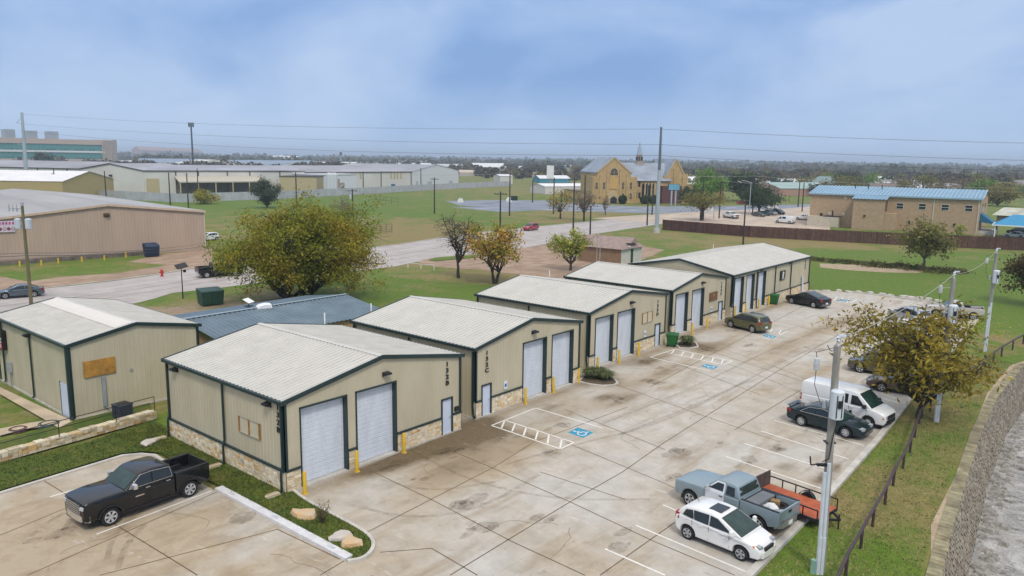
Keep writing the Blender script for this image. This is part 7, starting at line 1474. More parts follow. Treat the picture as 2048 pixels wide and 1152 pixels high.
# cell tower
dv = ray(385, 305); s = 520/dv.dot(FWD); g = Vector((dv.x*s, dv.y*s, 0)); z = height(g, 247); t = thing('cell_tower', 'slim dark cell tower with antenna panels on the horizon at the left', 'mast', g); b = MB(); b.tube((0, 0, 0), (0, 0, z), .75, .5, 8); b.build('mast', M('mast_dark_teal', (.05, .085, .095), .6), t); b = MB(); 
for k in range(6): a = k*math.pi/3; b.box(1.5*math.cos(a)-.35, 1.5*math.sin(a)-.35, z-2.4, 1.5*math.cos(a)+.35, 1.5*math.sin(a)+.35, z+.6)
b.lathe([(1.5, z-1.2), (1.5, z-.8), (0, z-.8)], n=10); b.build('antenna_panels', M('mast_dark_teal', ()), t)
for x, y, w in ((592, 294, .9), (650, 297, .5)):
    pass
g = G2(682, 331); z = height(g, 304); t = thing('water_tower', 'small dark water tank on a pale column above the warehouse roofs', 'water tower', (*g, 0)); b = MB(); b.tube((0, 0, 0), (0, 0, z-5), 1.6, 1.4, 10); b.build('column', M('column_grey', (.32, .33, .34), .7), t); b = MB(); b.lathe([(0, z), (2.2, z-.4), (2.4, z-4.2), (1.6, z-5)], n=12); b.build('tank', M('tank_dark', (.04, .045, .05), .6), t)
# street furniture and odds
g = G2(324, 553); t = thing('fire_hydrant', 'red fire hydrant on the brown pavement beside the street', 'hydrant', (*g, .02)); rm_ = M('hydrant_red', (.50, .03, .015), .45); b = MB(); b.lathe([(0, 1.0), (.12, .95), (.2, .82), (.2, .72), (.15, .7), (.15, .12), (.22, .1), (.22, 0)], n=12); b.build('barrel', rm_, t); b = MB(); b.tube((-.32, 0, .55), (.32, 0, .55), .09); b.tube((0, 0, .55), (0, -.3, .55), .12); b.build('outlet', rm_, t)
g = G2(431, 612); t = thing('dumpster', 'dark green lidded dumpster behind the blue grey roofed building', 'dumpster', (g[0], g[1]+1, 0), R(-10)); gd_ = M('dumpster_green', (.012, .055, .035), .5, .2); b = MB(); b.hexa([(-1.1, -.8, .15), (1.1, -.8, .15), (1.1, .8, .15), (-1.1, .8, .15), (-1.2, -.95, 1.55), (1.2, -.95, 1.55), (1.2, .95, 1.7), (-1.2, .95, 1.7)])
for x in (-.6, 0, .6): b.box(x-.05, -.99, .3, x+.05, -.85, 1.45)
b.build('tub', gd_, t); b = MB(); b.hexa([(-1.25, -1, 1.56), (1.25, -1, 1.56), (1.25, 1, 1.72), (-1.25, 1, 1.72), (-1.2, -.95, 1.68), (1.2, -.95, 1.68), (1.2, .95, 1.84), (-1.2, .95, 1.84)]); b.build('lid', gd_, t)
for x, y0, y1, lab in ((1018, 418, 394, 'white round basketball backboard on a post at the edge of the asphalt lot'), (921, 416, 396, 'small pale basketball backboard on a post at the left end of the asphalt lot')):
    g = G2(x, y0); z = height(g, y1); t = thing('basketball_hoop', lab, 'backboard', (*g, 0), YAW-math.pi/2); b = MB(); b.tube((0, 0, 0), (0, .2, z-1), .09); b.build('post', steel, t); b = MB(); b.extrude([(1.0*math.cos(a), 0, z-1+max(-.6, 1.0*math.sin(a))) for a in np.linspace(0, 2*math.pi, 17)[:-1]], (0, .08, 0)); b.build('backboard', whitep, t); b = MB(); b.path([(.3*math.cos(a), -.35+.3*math.sin(a), z-1.3) for a in np.linspace(0, 2*math.pi, 11)], .03, 5); b.build('hoop', M('hoop_orange', (.6, .15, .03), .5), t)
g = G2(1028, 422); z = height(g, 392); t = thing('field_sign', 'small dark green board on a post beside the backboard', 'sign', (*g, 0), YAW-math.pi/2); b = MB(); b.tube((0, 0, 0), (0, 0, z), .07); b.build('post', steel, t); b = MB(); b.box(-1.1, -.1, z-1.4, 1.1, -.02, z); b.build('board', M('board_dark_green', (.015, .03, .025), .5), t)
g = G2(1417, 438); t = thing('white_sign', 'blank white sign panel behind the brown fence under the spreading tree', 'sign', (*g, 0), YAW-math.pi/2); z0, z1 = height(g, 438), height(g, 431.5); b = MB(); b.box(-1.4, -.05, 1.4, 1.4, .05, 3.3); b.build('panel', whitep, t); b = MB(); b.box(-1.5, -.04, 0, -1.4, .04, 3.4); b.box(1.4, -.04, 0, 1.5, .04, 3.4); b.build('post', dark, t)
# wire panel by the bare bush, rails near the bare tree
def railpanel(p0, p1, h_, n, nb, lab, mt):
    a, c = Vector((*G2(*p0), 0)), Vector((*G2(*p1), 0)); b = MB()
    for k in range(n+1): q = a.lerp(c, k/n); b.tube(q, q+Vector((0, 0, h_)), .05, n=6)
    for k in range(nb): z = h_*(k+1)/nb-.03; b.tube(a+Vector((0, 0, z)), c+Vector((0, 0, z)), .035, n=5)
    tag(b.build('rail_panel', mt), lab, 'rail')
railpanel((748, 469), (784, 466), 2.0, 3, 5, 'dark metal livestock panel standing in the dry grass beyond the street', rb); railpanel((816, 536), (868, 541), .8, 2, 1, 'low white pipe rail on the grass near the bare tree', whitep); railpanel((748, 403), (796, 410), 2.2, 4, 2, 'thin wire fence panel in the green field below the warehouses', rb)
railpanel((414, 470), (432, 474), 1.1, 3, 2, 'yellow pipe rail at the right end of the pink metal building', yellow)
g = G2(132*0+35, 635); 
# far landmark buildings
def farhouse(x0, x1, yb, ye, yr, lab, wm_, rm_, ridge='x', D=12, name='building', cat='building', group=None):
    return block(name, lab, cat, G2(x0, yb), G2(x1, yb), D, height(G2(x0, yb), ye), height(G2(x0, yb), yr), ridge, wm_, rm_, group, oh=.3)
wl = M('pale_house_wall', (.50, .46, .40), .8, .1); wr_ = M('white_metal_roof', (.70, .70, .71), .5); tr_ = M('tan_metal_roof', (.52, .42, .34), .6); bgr = M('blue_grey_far_roof', (.22, .28, .36), .6); pkw = M('salmon_brick', (.40, .24, .18), .85)
farhouse(283, 405, 316, 300, 292.5, 'long salmon coloured building on the left horizon beside the cell tower', pkw, M('salmon_roof', (.42, .27, .22), .8), D=40)
farhouse(290, 420, 336, 325, 317, 'white building with a blue grey roof behind the warehouses at the left', wht, bgr, D=30); farhouse(372, 490, 337, 327, 319, 'white building with a shallow gable behind the warehouse roofs', wht, wht, 'y', 40); farhouse(470, 640, 336, 326, 320, 'long building with a blue grey roof behind the loading dock warehouse', wht, bgr, D=30)
farhouse(550, 600, 326, 317, 311, 'white roofed building at the foot of the hazy woods', wl, wr_); farhouse(775, 868, 332, 326, 321, 'long white roofed building left of centre on the horizon', wl, wr_); farhouse(800, 866, 338, 331, 326, 'low white building behind the gable end warehouse', wht, wr_); farhouse(950, 1012, 344, 334, 326, 'house with a bright white gabled roof above the grass field', wl, wr_)
farhouse(920, 990, 352, 345, 340, 'low brown roofed house among the trees above the grass field', wl, tr_); farhouse(1080, 1140, 366, 357, 351, 'low teal and white building left of the church', M('teal_wall', (.06, .25, .34), .6), wr_); farhouse(1000, 1025, 368, 352, 349, 'white shed at the end of the grey fence', wht, wr_)
farhouse(1560, 1655, 392, 377, 366, 'salmon brick building with a pale green roof behind the dark round tree', pkw, M('pale_green_roof', (.30, .40, .38), .6), D=25); farhouse(1655, 1712, 386, 372, 354, 'building with a steep grey green hip like roof above the blue roof', wl, M('grey_green_roof', (.20, .28, .27), .7), 'y', 20); farhouse(1845, 1890, 384, 371, 366, 'peach coloured house showing above the blue roof', M('peach_wall', (.52, .37, .28), .8), tr_); farhouse(1888, 1925, 384, 372, 367.5, 'pale lilac roofed house showing above the blue roof', wl, M('lilac_roof', (.48, .46, .50), .6)); farhouse(1760, 1850, 385, 376, 372, 'low white roofed houses line above the middle of the blue roof', wl, wr_)
g = G2(2002, 400); t = thing('camper_trailer', 'small white camper trailer beyond the brick building at the right', 'camper', (*g, 0), R(-30)); b = MB(); b.extrude([(-3, 0, .6), (3, 0, .6), (3.2, 0, 2.4), (2.6, 0, 3), (-2.8, 0, 3), (-3.2, 0, 1.6)], (0, 2.4, 0)); b.build('body', whitep, t); b = MB(); b.box(-1.8, -.05, 1.6, -.4, 0, 2.3); b.box(.4, -.05, 1.6, 1.8, 0, 2.3); b.build('window', glass, t)
for x in (-.5, .5): b = MB(); b.tube((x, -.02, .35), (x, .25, .35), .35, n=12); b.build('wheel', rubber, t)
g = G2(1100, 372); z = height(g, 331); t = thing('sign_tower', 'white roadside pylon sign on the horizon left of the church', 'sign', (*g, 0), YAW-math.pi/2); b = MB(); b.tube((0, 0, 0), (0, 0, z), .5); b.build('post', pkw, t); b = MB(); b.box(-2.2, -.6, z-8, 2.2, .6, z); b.build('panel', whitep, t)

for (xa, ya, xb, yb, q) in ((1183, 338, 1510, 352, 'first'), (1510, 352, 2130, 377, 'second'), (1440, 362, 2130, 384, 'third'), (610, 340, 1019, 347, 'fourth')):
    P0 = Vector((*G2(1300, 405), 0)); wire(at(xa, ya, P0), at(xb, yb, P0), 1.2, 'pale distribution wire strung between distant poles, the %s of four counted from the church' % q, .045, gm_, 16)

wb2 = M('white_block_wall', (.66, .66, .65), .6, .06); gr2 = M('pale_grey_roof', (.50, .51, .53), .6, .1)
for i, (x0, x1, yb, ye, yr, w_, r_, lab) in enumerate(((246, 300, 331, 324, 321, wb2, wr_, 'white low block just right of the curved office building'), (430, 520, 331, 324, 321, wb2, gr2, 'white block with a pale grey roof behind the warehouse with the loading dock'), (505, 575, 339, 330, 326, wb2, bgr, 'white block with a blue grey roof right of the loading dock warehouse'), (600, 668, 333, 327, 323, wl, gr2, 'pale long shed behind the row of warehouses'),
   (690, 760, 333, 327, 324, wb2, wr_, 'small white shed behind the warehouse with tall tan panels'), (880, 930, 340, 333, 328, M('brick_pink_wall', (.40, .28, .22), .8), gr2, 'pink walled hall above the right end of the grey fence'), (1035, 1078, 352, 346, 342, wl, bgr, 'house with a blue grey roof left of the roadside pylon sign'), (1112, 1172, 352, 345, 341, M('grey_brown_wall', (.26, .23, .21), .8), M('dark_grey_roof', (.13, .13, .14), .8), 'long dark roofed building directly left of the church gable'),
   (1395, 1440, 364, 357, 352, wl, tr_, 'tan roofed house behind the broad mid green tree'), (1465, 1520, 366, 360, 356, wb2, gr2, 'white block behind the dark trees left of the salmon building'), (1540, 1600, 362, 356, 353, wl, wr_, 'white roofed block behind the salmon brick building'), (1720, 1765, 377, 370, 366, wl, gr2, 'pale house above the ridge of the blue roof, next to the grey green roof'), (2015, 2090, 372, 365, 361, wl, gr2, 'pale block at the right edge far behind the camper trailer'))):
    farhouse(x0, x1, yb, ye, yr, lab, w_, r_, D=14)
# ------------------------------------------------------------------ trees and plants
def leafmat(name, c, c2, sc=.35, tr=.28):
    m = bpy.data.materials.new(name); m.use_nodes = True; t = m.node_tree; b = t.nodes['Principled BSDF']; b.inputs['Roughness'].default_value = .65; b.inputs['Specular IOR Level'].default_value = .25
    tc = t.nodes.new('ShaderNodeTexCoord'); n = t.nodes.new('ShaderNodeTexNoise'); n.inputs['Scale'].default_value = sc; n.inputs['Detail'].default_value = 3; t.links.new(tc.outputs['Object'], n.inputs['Vector'])
    r = t.nodes.new('ShaderNodeMapRange'); r.inputs[1].default_value = .38; r.inputs[2].default_value = .62; t.links.new(n.outputs['Fac'], r.inputs[0])
    mx = t.nodes.new('ShaderNodeMix'); mx.data_type = 'RGBA'; mx.inputs[6].default_value = (*c, 1); mx.inputs[7].default_value = (*c2, 1); t.links.new(r.outputs[0], mx.inputs[0])
    a = t.nodes.new('ShaderNodeVertexColor'); a.layer_name = 'Col'; mm = t.nodes.new('ShaderNodeMix'); mm.data_type = 'RGBA'; mm.blend_type = 'MULTIPLY'; mm.inputs[0].default_value = 1
    t.links.new(mx.outputs[2], mm.inputs[6]); t.links.new(a.outputs[0], mm.inputs[7]); t.links.new(mm.outputs[2], b.inputs['Base Color'])
    tl = t.nodes.new('ShaderNodeBsdfTranslucent'); t.links.new(mm.outputs[2], tl.inputs[0]); sh = t.nodes.new('ShaderNodeMixShader'); sh.inputs[0].default_value = tr
    t.links.new(b.outputs[0], sh.inputs[1]); t.links.new(tl.outputs[0], sh.inputs[2]); t.links.new(sh.outputs[0], t.nodes['Material Output'].inputs[0]); return m
def leaves(name, C, size, mat, parent=None, asp=.55, droop=0., tint=.35, loc=None, rg=None):
    """one mesh of leaf sprays: a small quad at every row of C"""
    rg = rg or RNG; n = len(C); a = rg.normal(size=(n, 3)); a[:, 2] *= (1-droop*.6); a[:, 2] -= droop*1.2; a /= np.linalg.norm(a, axis=1)[:, None]
    q = rg.normal(size=(n, 3)); b = np.cross(a, q); b /= np.linalg.norm(b, axis=1)[:, None]
    s = (size*rg.uniform(.35, 1.0, n)**1.4*1.55+.12*size)[:, None]; V = np.stack([C-a*s*.5-b*s*asp*.25, C+b*s*asp*.5, C+a*s*.5+b*s*asp*.1, C-b*s*asp*.5], 1).reshape(-1, 3)
    me = bpy.data.meshes.new(name); me.vertices.add(4*n); me.vertices.foreach_set('co', V.astype('f').ravel()); me.loops.add(4*n); me.loops.foreach_set('vertex_index', np.arange(4*n, dtype='i')); me.polygons.add(n); me.polygons.foreach_set('loop_start', np.arange(0, 4*n, 4, dtype='i')); me.update(calc_edges=True)
    me.materials.append(mat); at = me.color_attributes.new('Col', 'FLOAT_COLOR', 'POINT'); k = rg.uniform(1-tint, 1+tint, n); h = rg.uniform(-.12, .12, n); col = np.stack([k*(1+h), k, k*(1-h), np.ones(n)], 1); at.data.foreach_set('color', np.repeat(col, 4, 0).astype('f').ravel())
    o = bpy.data.objects.new(name, me); COL.objects.link(o)
    if parent: o.parent = parent
    if loc is not None: o.location = loc
    return o
def tree(name, label, base, H_, rx, mat, cb=.3, nl=6, sub=5, leaf=.3, n=6000, tr=.25, spread=.8, sd=1, ry=None, bare=0, multi=1, asp=.55, droop=0., group=None, barkm=None, tw=4, flat=1., gap=.0, cx=0., cy=0., sig=None):
    rnd = random.Random(sd); rg = np.random.default_rng(sd); ry = ry or rx; t = thing(name, label, 'tree', base, 0, group); b = MB(); tips = []
    zc = H_*(cb+1)/2; rzv = H_*(1-cb)/2*flat; fork = H_*cb*.75
    def curve(p, q, r0, r1, k=4, wob=.1, ns=6):
        P = [p]; l = (q-p).length
        for i in range(1, k+1):
            u = i/k; w = p.lerp(q, u); w.z += math.sin(u*math.pi)*l*.08
            if i < k: w += Vector((rnd.gauss(0, 1), rnd.gauss(0, 1), rnd.gauss(0, .6)))*l*wob*.5
            P.append(w)
        for i in range(k): b.tube(P[i], P[i+1], r0+(r1-r0)*i/k, r0+(r1-r0)*(i+1)/k, ns, caps=False)
        return P
    stems = []
    for m in range(multi):
        a = 2*math.pi*m/max(1, multi)+rnd.random(); o = Vector((math.cos(a), math.sin(a), 0))*(tr*1.5 if multi > 1 else 0); top = Vector((o.x*3+rnd.gauss(0, .05)*H_*.3, o.y*3+rnd.gauss(0, .05)*H_*.3, fork)); curve(o, top, tr*1.25, tr*.8, 3, .05, 8); stems.append(top)
    for i in range(nl):
        a = 2*math.pi*(i+rnd.uniform(-.3, .3))/nl; el = rnd.uniform(-.35, 1.3) if i else 1.45; rr_ = rnd.uniform(.62, .9); e = Vector((cx+rx*rr_*math.cos(a)*math.cos(el), cy+ry*rr_*math.sin(a)*math.cos(el), zc+rzv*rr_*math.sin(el)))
        s = min(stems, key=lambda q: (q-e).length); P = curve(s, e, tr*.6, tr*.16, 5, .12); tips += [P[-1]]*2
        for j in range(sub):
            u = rnd.uniform(.3, .95); k = int(u*5); p = P[k].lerp(P[min(5, k+1)], u*5-k); d = Vector((rnd.gauss(0, 1), rnd.gauss(0, 1), rnd.gauss(.15, .6))).normalized(); q = p+Vector((d.x*rx, d.y*ry, d.z*rzv))*rnd.uniform(.25, .5)
            v = Vector(((q.x-cx)/rx, (q.y-cy)/ry, (q.z-zc)/rzv)); l = v.length
            if l > 1: q = Vector((cx+v.x/l*rx, cy+v.y/l*ry, zc+v.z/l*rzv))
            Q = curve(p, q, tr*.2, tr*.06, 3, .15, 5); tips += [Q[-1], Q[2]]
            for w in range(tw):
                p2 = Q[rnd.randint(1, 3)]; d = Vector((rnd.gauss(0, 1), rnd.gauss(0, 1), rnd.gauss(.1-droop*.4, .7))).normalized(); q2 = p2+d*rx*rnd.uniform(.1, .24); b.tube(p2, q2, tr*.05, tr*.02, 4, caps=False); tips.append(q2)
                if bare:
                    for _ in range(3): d = Vector((rnd.gauss(0, 1), rnd.gauss(0, 1), rnd.gauss(.2, .7))).normalized(); b.tube(q2.lerp(p2, rnd.random()*.6), q2+d*rx*rnd.uniform(.06, .15), tr*.025, tr*.012, 3, caps=False)
    b.build('trunk', barkm or bark, t, smooth=60)
    if n:
        T = np.array([tuple(x) for x in tips]); keep = rg.random(len(T)) > gap; T = T[keep] if keep.any() else T
        C = T[rg.integers(0, len(T), n)]; s = (sig or .13)*rx; C = C+rg.normal(size=(n, 3))*np.array([s, s*ry/rx, s*.75])*np.where(rg.random(n) < .15, 1.3, 1)[:, None]
        C[:, 2] -= droop*rg.random(n)*.5; C = C[C[:, 2] > H_*cb*.35]; leaves('crown', C, leaf, mat, t, asp, droop, rg=rg)
    return t
L_aut = leafmat('autumn_oak_leaves', (.20, .235, .022), (.33, .255, .03), .16); L_org = leafmat('orange_leaves', (0.570, 0.304, 0.067), (0.247, 0.266, 0.038), .45); L_grn = leafmat('yellow_green_leaves', (0.251, 0.308, 0.042), (0.442, 0.426, 0.082), .6); L_pec = leafmat('olive_gold_leaves', (.17, .145, .018), (.36, .27, .035), .5)
L_drk = leafmat('dark_evergreen_leaves', (0.036, 0.065, 0.028), (0.072, 0.105, 0.041), .3); L_oak = leafmat('olive_oak_leaves', (0.147, 0.147, 0.042), (0.279, 0.251, 0.071), .3); L_brn = leafmat('brown_twig_leaves', (0.177, 0.130, 0.084), (0.273, 0.214, 0.130), .2); L_yel = leafmat('yellow_leaves', (0.418, 0.304, 0.057), (0.323, 0.266, 0.057), .4); L_mid = leafmat('mid_green_leaves', (0.118, 0.251, 0.036), (0.191, 0.295, 0.046), .3)
def gp(x, y): return Vector((*G2(x, y), 0))
lb = M('light_tree_bark', (.13, .105, .08), .95, .3, 3)
# the big autumn tree, twice as wide as high
g = gp(590, 597); H_ = height(g, 407)
tree('oak_tree', 'big broad autumn tree with green and orange leaves and several stems in the middle left', g, H_, 10.2, L_aut, .07, 30, 7, .24, 82000, .42, sd=5, multi=4, tw=3, sig=.064, ry=9, cx=.8, cy=-1.9, gap=.45)
t = tree('bare_tree', 'nearly bare grey tree with a forked trunk on the grass beside the brown drive', gp(917, 556), height(gp(917, 556), 424), 4.2, L_oak, .30, 12, 9, .2, 700, .2, sd=11, bare=1, tw=5, sig=.08)
tree('autumn_tree', 'orange and green leaved tree between the bare tree and the green leaved tree', gp(990, 567), height(gp(990, 567), 446), 5.0, L_org, .24, 11, 6, .34, 4200, .2, sd=21, tw=3, gap=.3, sig=.1, multi=2)
tree('small_tree', 'green leaved tree with a bare lower side next to the little hut', gp(1141, 541), height(gp(1141, 541), 460), 3.8, L_grn, .2, 10, 6, .32, 2600, .2, sd=37, tw=3, gap=.45, sig=.09, bare=1)
g = gp(1838, 835); H_ = height(g, 602)
tree('pecan_tree', 'leafy olive gold tree with drooping leaves in front of the parked cars at the right', g, H_, 5.2, L_pec, .16, 15, 7, .34, 7000, .17, sd=43, droop=.5, asp=.34, tw=4, gap=.3, sig=.08, cx=-.5, cy=.6, barkm=M('pecan_bark', (.045, .037, .03), .95, .3, 4))
tree('field_tree', 'olive leaved tree with a pale trunk standing in the grass beyond the concrete lot', gp(1846, 541), height(gp(1846, 541), 436), 4.3, L_oak, .30, 9, 6, .34, 5200, .2, sd=51, barkm=lb, gap=.15, droop=.2)
tree('field_tree', 'dark leaved tree cut off by the right edge of the picture', gp(2062, 612), height(gp(2062, 612), 508), 3.6, leafmat('dark_red_green_leaves', (0.067, 0.076, 0.027), (0.162, 0.095, 0.038), .4), .2, 8, 6, .3, 5200, .18, sd=57)
ch = 'trees along the lot in front of the church'
tree('young_tree', 'yellow leaved half bare tree left of centre in front of the church', gp(1121, 438), height(gp(1121, 438), 378), 5.2, L_yel, .3, 8, 6, .5, 600, .22, sd=61, bare=1); tree('young_tree', 'taller half bare tree with ochre twigs at the left corner of the church', gp(1168, 443), height(gp(1168, 443), 380), 4.4, L_brn, .34, 8, 6, .45, 700, .2, sd=62, bare=1); tree('young_tree', 'small bare grey tree in front of the church porch', gp(1211, 430), height(gp(1211, 430), 393), 2.4, L_brn, .35, 7, 5, .3, 200, .14, sd=63, bare=1)
tree('oak_tree', 'spreading olive crowned oak with low forked limbs behind the brown fence', gp(1404, 441), height(gp(1404, 441), 380), 6.4, L_oak, .42, 12, 6, .4, 3600, .34, sd=71, multi=2, flat=.9); tree('oak_tree', 'dark round evergreen oak over the row of parked cars', gp(1517, 428), height(gp(1517, 428), 375), 6.6, L_drk, .28, 10, 7, .5, 7500, .36, sd=72)
tree('bush', 'dark grey green bush with a bare branch at the grey fence', gp(535, 416), height(gp(535, 416), 352), 4.6, leafmat('grey_green_leaves', (0.068, 0.090, 0.053), (0.112, 0.128, 0.075), .3), .05, 9, 6, .45, 7000, .2, sd=81, flat=.85); tree('bush', 'yellow green bush in front of the grey fence and loading dock', gp(408, 408), height(gp(408, 408), 380), 4.6, leafmat('yellow_green_bush_leaves', (0.247, 0.247, 0.038), (0.380, 0.323, 0.057), .4), .0, 8, 6, .5, 3200, .14, sd=82); tree('bush', 'bare grey brown bush behind the big autumn tree', gp(692, 445), height(gp(692, 445), 391), 4.4, L_brn, .06, 10, 8, .3, 900, .12, sd=83, bare=1, barkm=M('grey_twig_bark', (.12, .10, .10), .9, .3))
tree('pine_tree', 'dark trees clump in front of the curved office building', gp(88, 340), height(gp(88, 340), 309), 14, L_drk, .02, 10, 6, 1.6, 2600, .4, sd=85, ry=7)
tree('oak_tree', 'broad mid green tree right of the church', gp(1415, 404), height(gp(1415, 404), 341), 9.5, L_mid, .15, 10, 6, .8, 5000, .4, sd=86, ry=7); tree('oak_tree', 'dark green shrub like tree beside the church hall', gp(1372, 410), height(gp(1372, 410), 371), 3.6, L_drk, .02, 8, 6, .5, 2500, .2, sd=87); tree('oak_tree', 'dark tree behind the pole with crossarms, left of the salmon building', gp(1485, 402), height(gp(1485, 402), 346), 9., L_drk, .1, 10, 6, .8, 4600, .4, sd=88); tree('oak_tree', 'dark domed tree behind the steep grey green roof', gp(1690, 386), height(gp(1690, 386), 347), 10, L_drk, .05, 9, 6, .9, 3600, .35, sd=89)
tree('willow_tree', 'yellow green tree just right of the blue roofed building', gp(1995, 412), height(gp(1995, 412), 372), 8, leafmat('olive_yellow_leaves', (0.190, 0.171, 0.038), (0.266, 0.218, 0.057), .3), .05, 9, 6, .7, 4200, .3, sd=90); tree('bush', 'thin bare sapling in front of the brick building', gp(1920, 482), height(gp(1920, 482), 449), 2.2, L_grn, .25, 6, 5, .3, 420, .08, sd=91, bare=1)
# hedge plants at the church, dark weeds standing in for the shaded ditch bank, island grasses
for x, w, lab in ((1290, 3.2, 'first dark clipped shrub at the church wall'), (1308, 3.4, 'second dark clipped shrub at the church wall, by the buttresses'), (1245, 2.0, 'small dark shrub under the left church windows')):
    g = gp(x, 408); C = RNG.normal(size=(1500, 3)); C /= np.linalg.norm(C, axis=1)[:, None]; C *= RNG.uniform(.6, 1, (1500, 1)); C = C*np.array([w, 1.6, 1.7])+np.array([0, 0, 1.7]); tag(leaves('shrub', C, .5, L_drk, loc=g), lab, 'shrub')
wd_ = leafmat('bank_shade_leaves', (0.067, 0.085, 0.023), (0.190, 0.162, 0.057), .5); P_ = [(1612, 517), (1640, 521), (1668, 523), (1696, 526), (1722, 528), (1748, 531), (1776, 534), (1800, 534), (1828, 538), (1868, 541), (1890, 543), (1915, 545)]
for i, p in enumerate(P_):
    g = gp(*p); w = random.uniform(1.6, 4.2); hh = random.uniform(.3, .9); C = RNG.normal(size=(700, 3))*np.array([w*.5, .7, hh*.35]); C[:, 2] = np.abs(C[:, 2]); tag(leaves('bank_shade_weeds', C, .3, wd_, loc=g, droop=-.6), 'clump of dark weeds standing in for the shaded bank of the muddy ditch', 'weeds', 'weeds for the shaded bank of the muddy ditch', 'stuff')
yf = leafmat('yellow_flower', (0.600, 0.600, 0.057), (0.228, 0.285, 0.038), 2); g = gp(1935, 655); C = RNG.normal(size=(900, 3))*np.array([2.2, 2.2, .25]); C[:, 2] = np.abs(C[:, 2]); tag(leaves('wildflowers', C, .12, yf, loc=g), 'yellow wildflowers in the grass behind the far power pole', 'wildflowers', None, 'stuff')
def tuft(p, r, hgt, n, mat, lab, z=.1, cat='ornamental grass', name='ornamental_grass'):
    g = G2(*p); V = []; Fc = []
    for _ in range(n):
        a = random.random()*6.283; q = r*.35*random.random(); x, y = q*math.cos(a), q*math.sin(a); l = hgt*random.uniform(.6, 1.1); o = r*random.uniform(.4, 1.1); w = .02; tx, ty = -math.sin(a)*w, math.cos(a)*w; i = len(V)
        V += [(x-tx, y-ty, 0), (x+tx, y+ty, 0), (x+o*.45*math.cos(a)+tx, y+o*.45*math.sin(a)+ty, l*.8), (x+o*.45*math.cos(a)-tx, y+o*.45*math.sin(a)-ty, l*.8), (x+o*math.cos(a), y+o*math.sin(a), l*.75*random.uniform(.6, 1))]; Fc += [(i, i+1, i+2, i+3), (i+3, i+2, i+4)]
    me = bpy.data.meshes.new(name); me.from_pydata(V, [], Fc); me.materials.append(mat); o = bpy.data.objects.new(name, me); COL.objects.link(o); o.location = (*g, z); return tag(o, lab, cat)
og = M('ornamental_grass_blade', (.07, .12, .025), .8, .5, 1, c2=(.17, .19, .07))
for (pp, lab, tf) in ((((1160, 765), (1168, 757), (1178, 748), (1196, 749), (1215, 754), (1228, 762), (1233, 768), (1226, 772), (1205, 773), (1180, 770)), '', (((1182, 757), .8), ((1196, 756), .85), ((1210, 760), .7))), (((1352, 690), (1362, 684), (1380, 682), (1390, 688), (1394, 695), (1378, 698), (1360, 697)), '', (((1374, 691), .9),))):
    Pw = [G2(*q) for q in pp]; sheet('planting_bed', Pw, .08, M('bed_soil', (.10, .075, .045), .95, .3, 3)); kerb(Pw+[Pw[0]], .16, .13, 'kerb', concrete, '', base=0)
    for k, (q, hh) in enumerate(tf): tuft(q, .9, hh, 420, og, 'clump of long green grass, number in the kerbed bed beside a green bin' if len(tf) == 1 else ('green grass clump %s in the kerbed bed between the 132C and 132D buildings' % ('next to the wall', 'in the middle', 'at the outer tip')[k]))
for o in COL.objects:
    if o.get('label', '').startswith('clump of long green grass, number'): o['label'] = 'clump of long green grass in the small bed beside a green bin'
# dry twiggy shrub on the island
g = gp(645, 1052); t = thing('dry_shrub', 'thin dry reddish shrub on the grass island between the boulders', 'shrub', (g.x, g.y, .12)); b = MB(); tips = []
for k in range(34):
    a = random.random()*6.28; l = random.uniform(.4, .95)*(1.6 if k == 0 else 1); q = Vector((math.cos(a)*.42*random.random()*(0.3 if k == 0 else 1), math.sin(a)*.42*random.random()*(0.3 if k == 0 else 1), l)); m = q*.5+Vector((random.gauss(0, .04), random.gauss(0, .04), 0)); b.path([Vector((0, 0, 0)), m, q], .008, 4); tips += [q, m.lerp(q, .5)]
b.build('stems', M('dry_stem', (.10, .065, .045), .9), t); C = np.array([tuple(x) for x in tips]); C = np.repeat(C, 6, 0)+RNG.normal(size=(len(C)*6, 3))*.06; leaves('leaves', C, .06, leafmat('dry_red_leaves', (0.190, 0.114, 0.057), (0.114, 0.142, 0.038), 4), t)
# ------------------------------------------------------------------ neighbourhood trees, houses, far woods
protos = []
for k, (nm, mt, lab, bare_, n_) in enumerate((('evergreen_tree', L_drk, 'dark round evergreen tree in the neighbourhood beyond the fields', 0, 900), ('bare_tree', L_brn, 'brown leafless tree in the neighbourhood beyond the fields', 0, 800), ('green_tree', L_oak, 'olive green tree in the neighbourhood beyond the fields', 0, 800), ('autumn_tree', leafmat('rust_leaves', (0.247, 0.133, 0.057), (0.190, 0.162, 0.057), .25), 'rusty autumn tree in the neighbourhood beyond the fields', 0, 800), ('broad_tree', L_mid, 'broad fresh green tree in the neighbourhood beyond the fields', 0, 900))):
    for v in range(2): protos.append((tree(nm, lab, (0, 0, 0), 9+v, 5.5+v*.8, mt, .08, 8, 5, .85 if nm != 'bare_tree' else .55, n_, .22, sd=100+k*7+v, tw=2, group=lab.replace(' tree', ' trees').replace('a ', ''), sig=.16), k))
wts = [14, 36, 30, 9, 9]
def okpx(x, y):
    if x < 245: return 333 < y < 338 and False
    if x < 480: return 317 < y < 324
    if x < 930: return 320 < y < 334
    if x < 1060: return 322 < y < 358
    if x < 1185: return 323 < y < 366
    if x < 1380: return 324 < y < 372
    if x < 1640: return 328 < y < 388
    return 332 < y < 396
rnd = random.Random(99); cnt = 0; used = set()
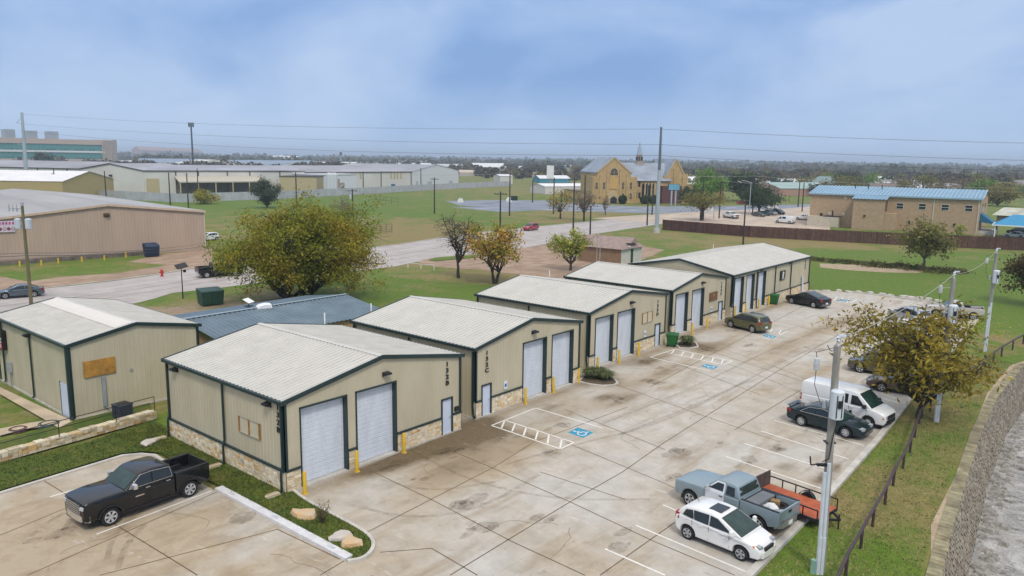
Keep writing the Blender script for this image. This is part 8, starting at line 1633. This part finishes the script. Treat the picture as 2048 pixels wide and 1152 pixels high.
while cnt < 280:
    x = rnd.uniform(240, 2130); y = rnd.uniform(316, 398)
    if not okpx(x, y): continue
    k = rnd.choices(range(5), wts)[0]; p, _ = protos[k*2+rnd.randint(0, 1)]
    o = dup(p) if p.name in used else p; used.add(p.name)
    s = rnd.uniform(.7, 1.25); g = G(x, y); o.location = (g.x, g.y, 0); o.scale = (s*rnd.uniform(.9, 1.35), s, s*rnd.uniform(.75, 1.05)); o.rotation_euler = (0, 0, rnd.random()*6.28); cnt += 1
for p, k in protos:
    if p.name not in used:
        for c in list(p.children): bpy.data.objects.remove(c)
        bpy.data.objects.remove(p)
hp = []
for k, (wm_, rm_, rdg, lab) in enumerate(((wl, wr_, 'x', 'pale house with a white roof among the far trees'), (wl, M('grey_shingle_roof', (.22, .21, .21), .8, .2), 'x', 'pale house with a grey shingle roof among the far trees'), (M('brown_house_wall', (.30, .22, .16), .8), M('brown_shingle_roof', (.17, .13, .11), .8, .2), 'x', 'brown house with a brown roof among the far trees'))):
    hp.append(block('house', lab, 'house', (0, 0), (15, 0), 10, 3.2, 5.4, rdg, wm_, rm_, lab.replace('house', 'houses', 1), oh=.5)[0])
used = set(); cnt = 0
while cnt < 84:
    x = rnd.uniform(500, 2100); y = rnd.uniform(324, 388)
    if not okpx(x, y): continue
    p = hp[rnd.choices((0, 1, 2), (5, 3, 3))[0]]; o = dup(p) if p.name in used else p; used.add(p.name); g = G(x, y+1); s = rnd.uniform(.8, 1.6); o.location = (g.x, g.y, 0); o.scale = (s, s, rnd.uniform(.8, 1.1)); o.rotation_euler = (0, 0, YAW-math.pi/2+rnd.uniform(-.5, .5)); cnt += 1
# woods that run together on the horizon
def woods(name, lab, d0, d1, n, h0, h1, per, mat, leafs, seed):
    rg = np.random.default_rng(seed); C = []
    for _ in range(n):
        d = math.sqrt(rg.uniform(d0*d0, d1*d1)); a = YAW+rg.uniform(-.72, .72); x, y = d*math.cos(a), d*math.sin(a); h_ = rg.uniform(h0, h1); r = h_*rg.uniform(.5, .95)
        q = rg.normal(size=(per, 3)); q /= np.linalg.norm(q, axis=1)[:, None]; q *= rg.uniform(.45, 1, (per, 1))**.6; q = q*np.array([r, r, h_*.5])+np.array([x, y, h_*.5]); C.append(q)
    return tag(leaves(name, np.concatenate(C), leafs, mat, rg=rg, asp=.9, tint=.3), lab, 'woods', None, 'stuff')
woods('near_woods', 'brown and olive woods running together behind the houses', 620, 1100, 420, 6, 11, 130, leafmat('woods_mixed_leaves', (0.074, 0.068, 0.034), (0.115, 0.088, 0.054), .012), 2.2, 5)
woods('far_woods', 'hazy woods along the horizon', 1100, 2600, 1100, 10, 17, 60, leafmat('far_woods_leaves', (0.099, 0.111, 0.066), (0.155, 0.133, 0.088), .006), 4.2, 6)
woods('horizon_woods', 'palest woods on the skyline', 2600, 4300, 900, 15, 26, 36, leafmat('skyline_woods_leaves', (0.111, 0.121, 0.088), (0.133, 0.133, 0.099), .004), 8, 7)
# ------------------------------------------------------------------ haze
hm = bpy.data.materials.new('haze'); hm.use_nodes = True; t = hm.node_tree; t.nodes.clear(); o = t.nodes.new('ShaderNodeOutputMaterial'); v = t.nodes.new('ShaderNodeVolumePrincipled'); v.inputs['Color'].default_value = (.74, .86, 1.0, 1); v.inputs['Density'].default_value = .00026; v.inputs['Anisotropy'].default_value = .1; t.links.new(v.outputs[0], o.inputs['Volume'])
try: hm.cycles.homogeneous_volume = True
except Exception: pass
b = MB(); b.box(-7200, -7200, -4.2, 7700, 7700, 64); ho = b.build('haze', hm); tag(ho, kind='stuff', label='thin pale blue haze over the far woods and houses');
